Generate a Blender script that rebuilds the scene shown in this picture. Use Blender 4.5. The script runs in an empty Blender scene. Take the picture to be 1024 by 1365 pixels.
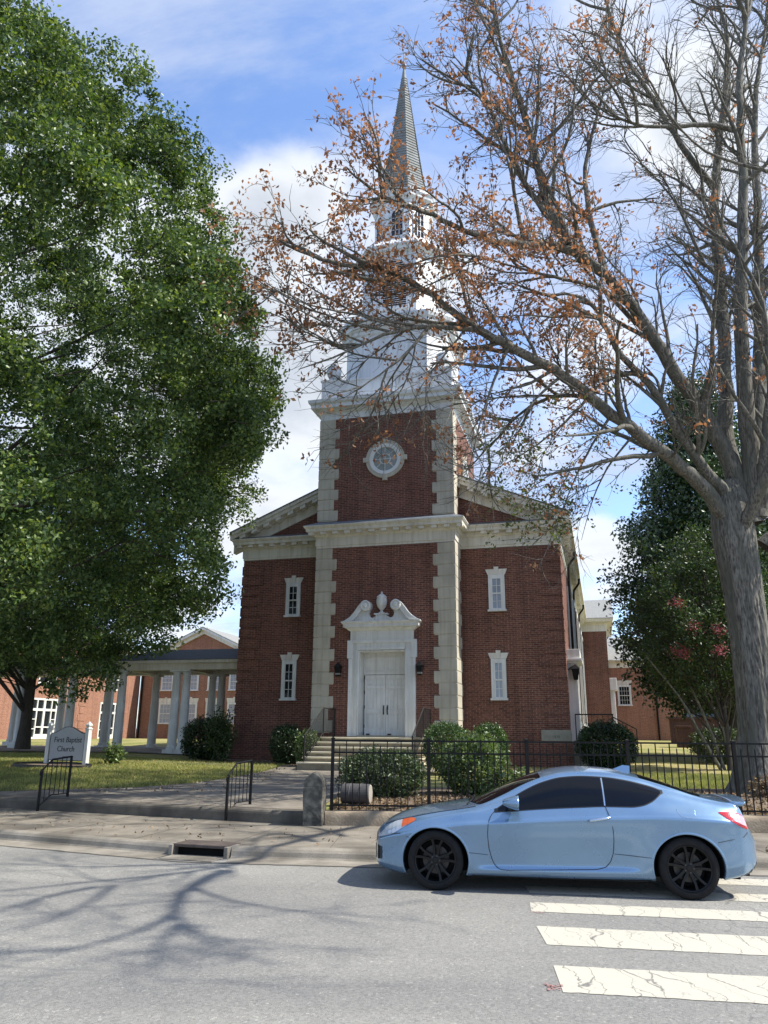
import bpy, math, random
import numpy as np
from mathutils import Vector, Matrix
R = math.radians
SC = bpy.context.scene
COL = SC.collection
# ------------------------------------------------------------------ camera, sky, sun, exposure
def setup():
    cam = bpy.data.cameras.new('camera'); co = bpy.data.objects.new('camera', cam); COL.objects.link(co)
    p, r = R(16.0), R(0.45)
    V = Vector((0, -math.sin(p), math.cos(p))); D = Vector((0, math.cos(p), math.sin(p))); X = Vector((1, 0, 0))
    right = math.cos(r) * X + math.sin(r) * V; up = -math.sin(r) * X + math.cos(r) * V
    m = Matrix((right, up, -D)).transposed().to_4x4(); m.translation = Vector((0, 0, 1.72))
    co.matrix_world = m
    cam.sensor_fit = 'VERTICAL'; cam.sensor_height = 24.0; cam.lens = 1036 / 1365 * 24.0
    cam.clip_start = 0.05; cam.clip_end = 3000
    SC.camera = co
    vs = SC.view_settings
    vs.view_transform = 'Standard'; vs.look = 'None'; vs.gamma = 1; vs.use_curve_mapping = False
    vs.exposure = EXPOSURE
EXPOSURE = 1.0
SUN_EL, SUN_AZ = R(50), R(9.5)          # the sun stands to the right, a little behind the church front
SUN_DIR = Vector((math.cos(SUN_EL) * math.cos(SUN_AZ), -math.cos(SUN_EL) * math.sin(SUN_AZ), math.sin(SUN_EL)))
setup()
def nd(nt, t, **kw):
    n = nt.nodes.new(t)
    for k, v in kw.items():
        if k.startswith('_'): n.inputs[int(k[1:])].default_value = v
        else: setattr(n, k, v)
    return n
def lk(nt, a, b): nt.links.new(a, b)
def mth(nt, op, a, b=None, c=None, clamp=False):
    n = nt.nodes.new('ShaderNodeMath'); n.operation = op; n.use_clamp = clamp
    for i, v in enumerate((a, b, c)):
        if v is None: continue
        if isinstance(v, (int, float)): n.inputs[i].default_value = v
        else: lk(nt, v, n.inputs[i])
    return n.outputs[0]
def ramp(nt, fac, stops):
    n = nt.nodes.new('ShaderNodeValToRGB'); cr = n.color_ramp
    while len(cr.elements) < len(stops): cr.elements.new(0.5)
    for e, (p, c) in zip(cr.elements, stops):
        e.position = p; e.color = (*c, 1) if len(c) == 3 else c
    lk(nt, fac, n.inputs[0]); return n.outputs[0]
def mixc(nt, fac, a, b, blend='MIX'):
    n = nt.nodes.new('ShaderNodeMix'); n.data_type = 'RGBA'; n.blend_type = blend
    for s, v in ((n.inputs[0], fac), (n.inputs[6], a), (n.inputs[7], b)):
        if isinstance(v, (int, float)): s.default_value = v
        elif isinstance(v, tuple): s.default_value = (*v, 1) if len(v) == 3 else v
        else: lk(nt, v, s)
    return n.outputs[2]
def direction(px, py):
    p, r = R(16.0), R(0.45)
    V = Vector((0, -math.sin(p), math.cos(p))); D = Vector((0, math.cos(p), math.sin(p))); X = Vector((1, 0, 0))
    return (D + (math.cos(r) * X + math.sin(r) * V) * (px - 512) / 1036 - (-math.sin(r) * X + math.cos(r) * V) * (py - 682.5) / 1036).normalized()
def make_world():
    w = bpy.data.worlds.new('World'); SC.world = w; w.use_nodes = True
    nt = w.node_tree; nt.nodes.clear()
    out = nd(nt, 'ShaderNodeOutputWorld'); bg = nd(nt, 'ShaderNodeBackground'); bg.inputs[1].default_value = 0.15
    sky = nd(nt, 'ShaderNodeTexSky', sky_type='NISHITA', sun_disc=False)
    sky.sun_elevation = SUN_EL; sky.sun_rotation = R(90) + SUN_AZ
    sky.altitude = 100; sky.air_density = 1.0; sky.dust_density = 0.6; sky.ozone_density = 2.2
    tc = nd(nt, 'ShaderNodeTexCoord'); sep = nd(nt, 'ShaderNodeSeparateXYZ'); lk(nt, tc.outputs['Generated'], sep.inputs[0])
    z = mth(nt, 'ADD', mth(nt, 'MAXIMUM', sep.outputs[2], 0.0), 0.22)
    cmb = nd(nt, 'ShaderNodeCombineXYZ')
    lk(nt, mth(nt, 'DIVIDE', sep.outputs[0], z), cmb.inputs[0]); lk(nt, mth(nt, 'DIVIDE', sep.outputs[1], z), cmb.inputs[1])
    n1 = nd(nt, 'ShaderNodeTexNoise'); n1.inputs['Scale'].default_value = 2.6; n1.inputs['Detail'].default_value = 9; n1.inputs['Roughness'].default_value = 0.58
    lk(nt, cmb.outputs[0], n1.inputs['Vector'])
    n2 = nd(nt, 'ShaderNodeTexNoise'); n2.inputs['Scale'].default_value = 2.1; n2.inputs['Detail'].default_value = 9; n2.inputs['Roughness'].default_value = 0.62; n2.inputs['Distortion'].default_value = 0.35
    mp = nd(nt, 'ShaderNodeMapping'); mp.inputs['Scale'].default_value = (0.8, 1.6, 1); mp.inputs['Rotation'].default_value = (0, 0, 0.6); mp.inputs['Location'].default_value = (3.1, 1.2, 0)
    lk(nt, cmb.outputs[0], mp.inputs[0]); lk(nt, mp.outputs[0], n2.inputs['Vector'])
    # where the cumulus of the day stands: direction and angular radius of each bank
    dens = mth(nt, 'MULTIPLY', n1.outputs[0], 1.0)
    for (dx, dy, rad, wgt) in CLOUDS:
        d = direction(dx, dy)
        dt = nd(nt, 'ShaderNodeVectorMath', operation='DOT_PRODUCT'); lk(nt, tc.outputs['Generated'], dt.inputs[0]); dt.inputs[1].default_value = d
        mr = nd(nt, 'ShaderNodeMapRange', interpolation_type='SMOOTHSTEP')
        lk(nt, dt.outputs['Value'], mr.inputs[0]); mr.inputs[1].default_value = math.cos(R(rad)); mr.inputs[2].default_value = math.cos(R(rad * 0.3))
        mr.inputs[3].default_value = 0; mr.inputs[4].default_value = wgt
        dens = mth(nt, 'ADD', dens, mr.outputs[0])
    cov = nd(nt, 'ShaderNodeMapRange', interpolation_type='SMOOTHSTEP'); lk(nt, dens, cov.inputs[0])
    cov.inputs[1].default_value = 0.54; cov.inputs[2].default_value = 0.90
    core = nd(nt, 'ShaderNodeMapRange', interpolation_type='SMOOTHSTEP'); lk(nt, dens, core.inputs[0])
    core.inputs[1].default_value = 0.74; core.inputs[2].default_value = 1.12
    veil = nd(nt, 'ShaderNodeMapRange', interpolation_type='SMOOTHSTEP'); lk(nt, n2.outputs[0], veil.inputs[0])
    veil.inputs[1].default_value = 0.36; veil.inputs[2].default_value = 0.62; veil.inputs[4].default_value = 0.85
    ccol = mixc(nt, core.outputs[0], CLOUD_WHITE, CLOUD_GREY)
    skyc = mixc(nt, 1.0, sky.outputs[0], SKY_TINT, 'MULTIPLY')
    c1 = mixc(nt, veil.outputs[0], skyc, CLOUD_VEIL)
    c2 = mixc(nt, cov.outputs[0], c1, ccol)
    lk(nt, c2, bg.inputs[0]); lk(nt, bg.outputs[0], out.inputs[0])
CLOUD_WHITE, CLOUD_GREY, CLOUD_VEIL = (3.5, 3.62, 3.8), (2.2, 2.42, 2.75), (2.15, 2.5, 3.3)
SKY_TINT = (0.92, 0.98, 1.10)
CLOUDS = [(430, 400, 14, 0.27), (330, 560, 13, 0.22), (250, 830, 5, 0.32), (800, 745, 4.5, 0.36), (860, 60, 9, 0.27), (960, 170, 6, 0.22),
          (770, 470, 6, 0.26), (700, 560, 5, 0.2), (380, 270, 5, 0.22), (980, 900, 6, 0.3), (120, 420, 17, 0.24), (330, 690, 6, 0.16)]
make_world()
def make_sun():
    l = bpy.data.lights.new('sun', 'SUN'); l.energy = 3.9; l.angle = R(0.45); l.color = (1, 0.95, 0.86)
    o = bpy.data.objects.new('sun', l); COL.objects.link(o)
    o.rotation_euler = SUN_DIR.to_track_quat('Z', 'Y').to_euler()
make_sun()
# ------------------------------------------------------------------ materials
MATS = {}
def base_mat(name):
    m = bpy.data.materials.new(name); m.use_nodes = True; nt = m.node_tree
    MATS[name] = m
    return m, nt, nt.nodes['Principled BSDF']
def M(name, c1, c2=None, scale=8.0, rough=0.6, bump=0.0, bscale=None, metallic=0.0, spec=0.5, detail=5, coat=0.0, lo=0.35, hi=0.65, dirt=None, dscale=0.8, stretch=None, streak=0.0):
    m, nt, b = base_mat(name)
    b.inputs['Roughness'].default_value = rough; b.inputs['Metallic'].default_value = metallic
    b.inputs['Specular IOR Level'].default_value = spec; b.inputs['Coat Weight'].default_value = coat
    b.inputs['Base Color'].default_value = (*c1, 1)
    tc = nd(nt, 'ShaderNodeTexCoord'); vec = tc.outputs['Object']
    if stretch:
        mp = nd(nt, 'ShaderNodeMapping'); mp.inputs['Scale'].default_value = stretch; lk(nt, vec, mp.inputs[0]); vec = mp.outputs[0]
    if c2 is not None:
        n = nd(nt, 'ShaderNodeTexNoise'); n.inputs['Scale'].default_value = scale; n.inputs['Detail'].default_value = detail; n.inputs['Roughness'].default_value = 0.6
        lk(nt, vec, n.inputs['Vector'])
        c = ramp(nt, n.outputs[0], [(lo, c1), (hi, c2)])
        if dirt is not None:
            n2 = nd(nt, 'ShaderNodeTexNoise'); n2.inputs['Scale'].default_value = dscale; n2.inputs['Detail'].default_value = 6
            lk(nt, vec, n2.inputs['Vector'])
            f = ramp(nt, n2.outputs[0], [(0.42, (0, 0, 0)), (0.68, (1, 1, 1))])
            c = mixc(nt, f, c, dirt)
        if streak:                                       # rain streaks running down
            ms = nd(nt, 'ShaderNodeMapping'); ms.inputs['Scale'].default_value = (7, 7, 0.35); lk(nt, tc.outputs['Object'], ms.inputs[0])
            n3 = nd(nt, 'ShaderNodeTexNoise'); n3.inputs['Scale'].default_value = 1; n3.inputs['Detail'].default_value = 7; n3.inputs['Roughness'].default_value = 0.65; lk(nt, ms.outputs[0], n3.inputs['Vector'])
            c = mixc(nt, streak, c, ramp(nt, n3.outputs[0], [(0.32, (0.62, 0.6, 0.55)), (0.52, (1, 1, 1)), (0.75, (1.06, 1.06, 1.06))]), 'MULTIPLY')
        lk(nt, c, b.inputs['Base Color'])
    if bump:
        nb = nd(nt, 'ShaderNodeTexNoise'); nb.inputs['Scale'].default_value = bscale or scale * 3; nb.inputs['Detail'].default_value = 6
        lk(nt, vec, nb.inputs['Vector'])
        bp = nd(nt, 'ShaderNodeBump'); bp.inputs['Strength'].default_value = min(1, bump); bp.inputs['Distance'].default_value = 0.02
        lk(nt, nb.outputs[0], bp.inputs['Height']); lk(nt, bp.outputs[0], b.inputs['Normal'])
    return m
def brick_mat(name, a, b_, mortar, stain=(0.5, 0.45, 0.42), stain_amt=0.45):
    m, nt, b = base_mat(name)
    uv = nd(nt, 'ShaderNodeUVMap')
    br = nd(nt, 'ShaderNodeTexBrick'); br.offset = 0.5
    br.inputs['Scale'].default_value = 1.0; br.inputs['Brick Width'].default_value = 0.215; br.inputs['Row Height'].default_value = 0.0677
    br.inputs['Mortar Size'].default_value = 0.0065; br.inputs['Mortar Smooth'].default_value = 0.15; br.inputs['Bias'].default_value = -0.1
    br.inputs['Color1'].default_value = (*a, 1); br.inputs['Color2'].default_value = (*b_, 1); br.inputs['Mortar'].default_value = (*mortar, 1)
    lk(nt, uv.outputs[0], br.inputs['Vector'])
    n = nd(nt, 'ShaderNodeTexNoise'); n.inputs['Scale'].default_value = 0.55; n.inputs['Detail'].default_value = 7; lk(nt, uv.outputs[0], n.inputs['Vector'])
    f = ramp(nt, n.outputs[0], [(0.4, (1, 1, 1)), (0.72, stain)])
    c = mixc(nt, stain_amt, br.outputs[0], f, 'MULTIPLY')
    n2 = nd(nt, 'ShaderNodeTexNoise'); n2.inputs['Scale'].default_value = 14; n2.inputs['Detail'].default_value = 3; lk(nt, uv.outputs[0], n2.inputs['Vector'])
    f2 = ramp(nt, n2.outputs[0], [(0.35, (0.75, 0.72, 0.72)), (0.65, (1.2, 1.18, 1.15))])
    c = mixc(nt, 0.8, c, f2, 'MULTIPLY')
    ms = nd(nt, 'ShaderNodeMapping'); ms.inputs['Scale'].default_value = (4.5, 0.22, 1); lk(nt, uv.outputs[0], ms.inputs[0])
    n3 = nd(nt, 'ShaderNodeTexNoise'); n3.inputs['Scale'].default_value = 1; n3.inputs['Detail'].default_value = 7; n3.inputs['Roughness'].default_value = 0.62; lk(nt, ms.outputs[0], n3.inputs['Vector'])
    c = mixc(nt, 0.75, c, ramp(nt, n3.outputs[0], [(0.3, (0.66, 0.66, 0.68)), (0.5, (1, 1, 1)), (0.72, (1.16, 1.14, 1.12))]), 'MULTIPLY')
    lk(nt, c, b.inputs['Base Color']); b.inputs['Roughness'].default_value = 0.85; b.inputs['Specular IOR Level'].default_value = 0.25
    bp = nd(nt, 'ShaderNodeBump'); bp.inputs['Strength'].default_value = 0.5; bp.inputs['Distance'].default_value = 0.008; bp.invert = True
    lk(nt, br.outputs['Fac'], bp.inputs['Height']); lk(nt, bp.outputs[0], b.inputs['Normal'])
    return m
brick_mat('church_brick', (0.20, 0.082, 0.058), (0.108, 0.047, 0.037), (0.29, 0.205, 0.16))
brick_mat('annex_brick', (0.32, 0.15, 0.10), (0.25, 0.11, 0.075), (0.38, 0.28, 0.21), stain_amt=0.25)
brick_mat('dark_brick', (0.09, 0.04, 0.032), (0.06, 0.028, 0.024), (0.1, 0.08, 0.07))
M('white_paint', (0.74, 0.75, 0.73), (0.64, 0.65, 0.63), 1.7, 0.5, 0.08, 30, dirt=(0.6, 0.6, 0.57), dscale=0.9, streak=0.55)
M('steeple_white', (0.74, 0.76, 0.77), (0.66, 0.68, 0.70), 1.1, 0.5, 0.05, 20, dirt=(0.6, 0.61, 0.61), streak=0.6)
M('cream_trim', (0.74, 0.715, 0.63), (0.66, 0.635, 0.56), 2.0, 0.6, 0.1, 25, dirt=(0.58, 0.55, 0.47), streak=0.6)
M('quoin_stone', (0.52, 0.48, 0.385), (0.46, 0.425, 0.34), 1.6, 0.85, 0.12, 30, dirt=(0.38, 0.35, 0.285), dscale=1.1, streak=0.6)
M('shingle', (0.10, 0.105, 0.105), (0.16, 0.16, 0.155), 9, 0.9, 0.35, 22, stretch=(1, 3, 1))
M('shingle_light', (0.2, 0.2, 0.19), (0.27, 0.27, 0.25), 9, 0.9, 0.3, 22)
M('shingle_dark', (0.035, 0.042, 0.047), (0.06, 0.07, 0.075), 10, 0.9, 0.35, 22)
M('flashing', (0.16, 0.18, 0.2), (0.1, 0.115, 0.13), 3, 0.5, 0.05)
M('dark_metal', (0.006, 0.006, 0.0065), (0.010, 0.0095, 0.009), 12, 0.5, 0.05, 60, spec=0.2)
M('bronze_pipe', (0.015, 0.014, 0.013), rough=0.7, spec=0.1)
M('tread_stone_sunlit', (0.58, 0.53, 0.40), (0.48, 0.435, 0.32), 3, 0.85, 0.15, 40, dirt=(0.38, 0.34, 0.25))  # light nosing stone, with the sunlit tone of the treads painted in
M('riser_stone_shaded', (0.24, 0.21, 0.15), (0.16, 0.14, 0.1), 2.5, 0.9, 0.2, 40)  # same steps, darker: the shade on the risers is put into the colour
M('rail_paint', (0.02, 0.019, 0.019), (0.03, 0.028, 0.026), 20, 0.5, spec=0.25)
M('handle_black', (0.01, 0.01, 0.01), rough=0.35)
M('lamp_glass', (0.16, 0.16, 0.15), rough=0.15)
M('step_stone', (0.42, 0.385, 0.29), (0.33, 0.30, 0.225), 2.2, 0.85, 0.2, 40, dirt=(0.25, 0.23, 0.17))
M('window_glass', (0.012, 0.015, 0.018), rough=0.06, spec=0.6)
M('curtain_glass', (0.25, 0.29, 0.36), (0.34, 0.38, 0.45), 5, 0.12, spec=0.6, stretch=(6, 1, 0.6))
M('pale_glass', (0.26, 0.29, 0.28), (0.33, 0.36, 0.36), 2, 0.1, spec=0.6)
M('louver_dark', (0.02, 0.021, 0.022), rough=0.8)
M('copper_spire', (0.15, 0.165, 0.165), (0.225, 0.24, 0.238), 3.2, 0.75, 0.2, 12, dirt=(0.13, 0.135, 0.125), dscale=1.0)
M('old_stone', (0.19, 0.172, 0.135), (0.085, 0.078, 0.062), 7, 0.95, 0.9, 22, dirt=(0.04, 0.038, 0.033), dscale=3.6, lo=0.4, hi=0.6)
M('corner_stone', (0.34, 0.32, 0.26), (0.27, 0.25, 0.2), 6, 0.9, 0.3, 30)
M('wall_stone', (0.33, 0.27, 0.19), (0.24, 0.19, 0.13), 5, 0.95, 0.5, 26, dirt=(0.15, 0.115, 0.08), dscale=2.4)
# ------------------------------------------------------------------ mesh helpers
class MB:
    def __init__(s): s.v = []; s.f = []
    def add(s, vs, fs):
        o = len(s.v); s.v += [tuple(map(float, p)) for p in vs]; s.f += [tuple(i + o for i in f) for f in fs]; return s
    def quad(s, a, b, c, d): return s.add([a, b, c, d], [(0, 1, 2, 3)])
    def box(s, x0, x1, y0, y1, z0, z1, rot=0, piv=None):
        vs = [(x, y, z) for z in (z0, z1) for y in (y0, y1) for x in (x0, x1)]
        if rot:
            px, py = piv or ((x0 + x1) / 2, (y0 + y1) / 2); c, n = math.cos(rot), math.sin(rot)
            vs = [(px + (x - px) * c - (y - py) * n, py + (x - px) * n + (y - py) * c, z) for x, y, z in vs]
        return s.add(vs, [(0, 2, 3, 1), (4, 5, 7, 6), (0, 1, 5, 4), (1, 3, 7, 5), (3, 2, 6, 7), (2, 0, 4, 6)])
    def prism(s, poly, y0, y1):          # polygon in x, z extruded along y
        n = len(poly)
        vs = [(x, y0, z) for x, z in poly] + [(x, y1, z) for x, z in poly]
        return s.add(vs, [tuple(range(n)), tuple(range(2 * n - 1, n - 1, -1))] + [(i, i + n, (i + 1) % n + n, (i + 1) % n) for i in range(n)])
    def slab(s, poly, z0, z1):           # polygon in x, y extruded along z
        n = len(poly)
        vs = [(x, y, z0) for x, y in poly] + [(x, y, z1) for x, y in poly]
        return s.add(vs, [tuple(range(n - 1, -1, -1)), tuple(range(n, 2 * n))] + [(i, (i + 1) % n, (i + 1) % n + n, i + n) for i in range(n)])
    def rings(s, rings, cap0=False, cap1=False, closed=True):
        n = len(rings[0]); vs = [p for r in rings for p in r]; fs = []
        for k in range(len(rings) - 1):
            for i in range(n if closed else n - 1):
                j = (i + 1) % n; fs.append((k * n + i, k * n + j, (k + 1) * n + j, (k + 1) * n + i))
        if cap0: fs.append(tuple(range(n - 1, -1, -1)))
        if cap1: fs.append(tuple(range((len(rings) - 1) * n, len(rings) * n)))
        return s.add(vs, fs)
    def lathe(s, c, prof, n=20, axis='z', cap=True):
        rs = []
        for r, h in prof:
            ring = []
            for i in range(n):
                a = 2 * math.pi * i / n
                if axis == 'z': ring.append((c[0] + r * math.cos(a), c[1] + r * math.sin(a), c[2] + h))
                elif axis == 'y': ring.append((c[0] + r * math.cos(a), c[1] - h, c[2] + r * math.sin(a)))
                else: ring.append((c[0] + h, c[1] + r * math.cos(a), c[2] + r * math.sin(a)))
            rs.append(ring)
        return s.rings(rs, cap, cap)
    def tube(s, pts, rad, n=8, cap=True):
        pts = [Vector(p) for p in pts]; rs = []
        rad = rad if isinstance(rad, (list, tuple)) else [rad] * len(pts)
        up = Vector((0, 0, 1)); d0 = (pts[1] - pts[0]).normalized()
        if abs(d0.dot(up)) > 0.95: up = Vector((1, 0, 0))
        u = d0.cross(up).normalized()
        for i, p in enumerate(pts):
            d = (pts[min(i + 1, len(pts) - 1)] - pts[max(i - 1, 0)]).normalized()
            u = (u - d * u.dot(d)).normalized(); w = d.cross(u)
            rs.append([tuple(p + rad[i] * (math.cos(2 * math.pi * k / n) * u + math.sin(2 * math.pi * k / n) * w)) for k in range(n)])
        return s.rings(rs, cap, cap)
    def wall(s, x0, x1, z0, z1, y, holes=(), depth=0.12, mp=None):
        """front sheet of a wall in the plane y (facing -y) with real openings and their reveals"""
        mp = mp or (lambda x, y, z: (x, y, z))
        xs = sorted({x0, x1, *[h[0] for h in holes], *[h[1] for h in holes]}); zs = sorted({z0, z1, *[h[2] for h in holes], *[h[3] for h in holes]})
        for i in range(len(xs) - 1):
            for k in range(len(zs) - 1):
                cx, cz = (xs[i] + xs[i + 1]) / 2, (zs[k] + zs[k + 1]) / 2
                if any(h[0] < cx < h[1] and h[2] < cz < h[3] for h in holes): continue
                s.quad(mp(xs[i], y, zs[k]), mp(xs[i + 1], y, zs[k]), mp(xs[i + 1], y, zs[k + 1]), mp(xs[i], y, zs[k + 1]))
        for h in holes:
            a, b, c, d = h[:4]; e = y + (h[4] if len(h) > 4 else depth)
            s.quad(mp(a, y, c), mp(a, e, c), mp(a, e, d), mp(a, y, d)); s.quad(mp(b, y, c), mp(b, y, d), mp(b, e, d), mp(b, e, c))
            s.quad(mp(a, y, d), mp(a, e, d), mp(b, e, d), mp(b, y, d)); s.quad(mp(a, y, c), mp(b, y, c), mp(b, e, c), mp(a, e, c))
        return s
    def build(s, name, mat, parent=None, bevel=0.0, smooth=False, mats=None, seg=2):
        me = bpy.data.meshes.new(name); me.from_pydata(s.v, [], s.f)
        box_uv(me); me.materials.append(MATS[mat] if isinstance(mat, str) else mat)
        if smooth: me.polygons.foreach_set('use_smooth', [True] * len(me.polygons))
        return link(name, me, parent, bevel, seg)
def link(name, me, parent=None, bevel=0.0, seg=2):
    o = bpy.data.objects.new(name, me); COL.objects.link(o)
    if parent is not None: o.parent = parent
    if bevel:
        b = o.modifiers.new('bevel', 'BEVEL'); b.width = bevel; b.segments = seg; b.limit_method = 'ANGLE'; b.angle_limit = R(40); b.harden_normals = False
    return o
def box_uv(me):
    n = len(me.loops)
    if not n: return
    me.update()
    co = np.empty(len(me.vertices) * 3, np.float32); me.vertices.foreach_get('co', co); co = co.reshape(-1, 3)
    vi = np.empty(n, np.int32); me.loops.foreach_get('vertex_index', vi)
    pn = np.empty(len(me.polygons) * 3, np.float32); me.polygons.foreach_get('normal', pn); pn = np.abs(pn.reshape(-1, 3))
    lt = np.empty(len(me.polygons), np.int32); me.polygons.foreach_get('loop_total', lt)
    ln = np.repeat(pn, lt, axis=0); p = co[vi]
    uv = np.stack([p[:, 0], p[:, 2]], 1)
    sx = (ln[:, 0] > ln[:, 1]) & (ln[:, 2] < 0.7); uv[sx] = p[sx][:, [1, 2]]
    sz = ln[:, 2] >= 0.7; uv[sz] = p[sz][:, [0, 1]]
    l = me.uv_layers.new(name='uv'); l.data.foreach_set('uv', uv.astype(np.float32).ravel())
def raw_mesh(name, verts, faces_n, mat, parent=None, smooth=False, idx=None):
    """big meshes straight from numpy: verts (N,3), faces as (F,k) index array"""
    me = bpy.data.meshes.new(name); F, k = faces_n.shape
    me.vertices.add(len(verts)); me.vertices.foreach_set('co', np.asarray(verts, np.float32).ravel())
    me.loops.add(F * k); me.loops.foreach_set('vertex_index', faces_n.astype(np.int32).ravel())
    me.polygons.add(F); me.polygons.foreach_set('loop_start', np.arange(0, F * k, k, dtype=np.int32))
    try: me.polygons.foreach_set('loop_total', np.full(F, k, np.int32))
    except Exception: pass
    if smooth: me.polygons.foreach_set('use_smooth', np.ones(F, bool))
    me.update(); me.validate()
    me.materials.append(MATS[mat])
    return link(name, me, parent)
def tag(o, label=None, cat=None, group=None, kind=None):
    if label: o['label'] = label
    if cat: o['category'] = cat
    if group: o['group'] = group
    if kind: o['kind'] = kind
    return o
def empty(name, loc=(0, 0, 0), rz=0.0, label=None, cat=None, group=None, parent=None):
    o = bpy.data.objects.new(name, None); COL.objects.link(o); o.location = loc; o.rotation_euler = (0, 0, rz)
    o.empty_display_size = 0.2
    if parent is not None: o.parent = parent
    return tag(o, label, cat, group)
def copy_tree(o, parent=None):
    c = o.copy(); COL.objects.link(c); c.parent = parent
    for ch in list(o.children): copy_tree(ch, c)
    return c
def text_mesh(body, size, mat, name, parent, loc, rot, depth=0.004, space=1.0, font_shear=0.0):
    cu = bpy.data.curves.new(name, 'FONT'); cu.body = body; cu.size = size; cu.align_x = 'CENTER'; cu.align_y = 'CENTER'; cu.extrude = depth; cu.space_character = space; cu.shear = font_shear
    t = bpy.data.objects.new(name, cu); COL.objects.link(t)
    dg = bpy.context.evaluated_depsgraph_get(); me = bpy.data.meshes.new_from_object(t.evaluated_get(dg))
    bpy.data.objects.remove(t)
    me.materials.clear(); me.materials.append(MATS[mat])
    o = link(name, me, parent); o.location = loc; o.rotation_euler = rot
    return o
# ------------------------------------------------------------------ the setting
def back_edge(x):                      # the line where the pavement meets the raised ground
    return 14.95 - 0.418 * (x + 1.44) if x < -1.44 else 14.95 - 0.085 * (x + 1.44)
def kerb_y(x):                         # street edge of the pavement
    if x < -2.6: return 12.15 - 0.46 * (x + 2.6)
    return 12.15 - 0.13 * (x + 2.6) if x < 0.4 else 11.76 - 0.075 * (x - 0.4)
def slope_k(x): return float(np.interp(x, [-10, -5.5, 0, 5.5], [0.046, 0.034, 0.030, 0.028]))
def ground_z(x, y):
    d = y - back_edge(x); k = slope_k(x)
    b = float(np.interp(x, [-1.6, -0.6], [0.355, 0.375]))
    if d < 0: return b
    return b + k * min(d, 19.5) + max(d - 19.5, 0) * float(np.interp(x, [-8, 2, 8], [0.003, 0.02, 0.024])) * (1 if d < 60 else 60 / d)
M('asphalt', (0.222, 0.217, 0.202), (0.29, 0.283, 0.26), 190, 0.9, 0.55, 130, detail=4, lo=0.42, hi=0.62)
def asphalt_detail():
    m = MATS['asphalt']; nt = m.node_tree; b = nt.nodes['Principled BSDF']
    col = b.inputs['Base Color'].links[0].from_socket
    tc = nd(nt, 'ShaderNodeTexCoord')
    v = nd(nt, 'ShaderNodeTexVoronoi'); v.inputs['Scale'].default_value = 58; lk(nt, tc.outputs['Object'], v.inputs['Vector'])
    sp = ramp(nt, v.outputs['Color'], [(0.0, (0.55, 0.55, 0.55)), (0.55, (0.95, 0.95, 0.94)), (0.85, (1.1, 1.1, 1.08)), (1.0, (1.9, 1.85, 1.75))])
    c = mixc(nt, 0.75, col, sp, 'MULTIPLY')
    n = nd(nt, 'ShaderNodeTexNoise'); n.inputs['Scale'].default_value = 0.35; n.inputs['Detail'].default_value = 8; lk(nt, tc.outputs['Object'], n.inputs['Vector'])
    c = mixc(nt, 0.7, c, ramp(nt, n.outputs[0], [(0.35, (0.82, 0.82, 0.83)), (0.65, (1.12, 1.11, 1.08))]), 'MULTIPLY')
    # thin wandering cracks
    nz = nd(nt, 'ShaderNodeTexNoise'); nz.inputs['Scale'].default_value = 1.1; nz.inputs['Detail'].default_value = 6; lk(nt, tc.outputs['Object'], nz.inputs['Vector'])
    mv = nd(nt, 'ShaderNodeVectorMath', operation='MULTIPLY_ADD'); lk(nt, nz.outputs['Color'], mv.inputs[0]); mv.inputs[1].default_value = (1.3, 1.3, 0); lk(nt, tc.outputs['Object'], mv.inputs[2])
    vc = nd(nt, 'ShaderNodeTexVoronoi', feature='DISTANCE_TO_EDGE'); vc.inputs['Scale'].default_value = 0.22; lk(nt, mv.outputs[0], vc.inputs['Vector'])
    c = mixc(nt, ramp(nt, vc.outputs['Distance'], [(0.0, (1, 1, 1)), (0.0014, (0.4, 0.4, 0.4)), (0.0024, (0, 0, 0))]), c, (0.185, 0.182, 0.17))
    # the cracks of the crossing run on into the asphalt beside the bars
    nz = nd(nt, 'ShaderNodeTexNoise'); nz.inputs['Scale'].default_value = 2.2; nz.inputs['Detail'].default_value = 5; lk(nt, tc.outputs['Object'], nz.inputs['Vector'])
    mv = nd(nt, 'ShaderNodeVectorMath', operation='MULTIPLY_ADD'); lk(nt, nz.outputs['Color'], mv.inputs[0]); mv.inputs[1].default_value = (0.45, 0.45, 0); lk(nt, tc.outputs['Object'], mv.inputs[2])
    mp = nd(nt, 'ShaderNodeMapping'); mp.inputs['Scale'].default_value = (4.6, 0.55, 1); mp.inputs['Rotation'].default_value = (0, 0, R(-24)); lk(nt, mv.outputs[0], mp.inputs[0])
    vk = nd(nt, 'ShaderNodeTexVoronoi', feature='DISTANCE_TO_EDGE'); vk.inputs['Scale'].default_value = 1.0; lk(nt, mp.outputs[0], vk.inputs['Vector'])
    sx = nd(nt, 'ShaderNodeSeparateXYZ'); lk(nt, tc.outputs['Object'], sx.inputs[0])
    n6 = nd(nt, 'ShaderNodeTexNoise'); n6.inputs['Scale'].default_value = 0.9; lk(nt, tc.outputs['Object'], n6.inputs['Vector'])
    msk = mth(nt, 'MULTIPLY', mth(nt, 'MULTIPLY', mth(nt, 'SUBTRACT', sx.outputs[0], 1.3), 0.8, clamp=True), ramp(nt, n6.outputs[0], [(0.42, (0, 0, 0)), (0.55, (1, 1, 1))]), clamp=True)
    kk = ramp(nt, vk.outputs['Distance'], [(0.0, (1, 1, 1)), (0.006, (0.5, 0.5, 0.5)), (0.014, (0, 0, 0))])
    c = mixc(nt, mth(nt, 'MULTIPLY', kk, msk), c, (0.12, 0.118, 0.11))
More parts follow.
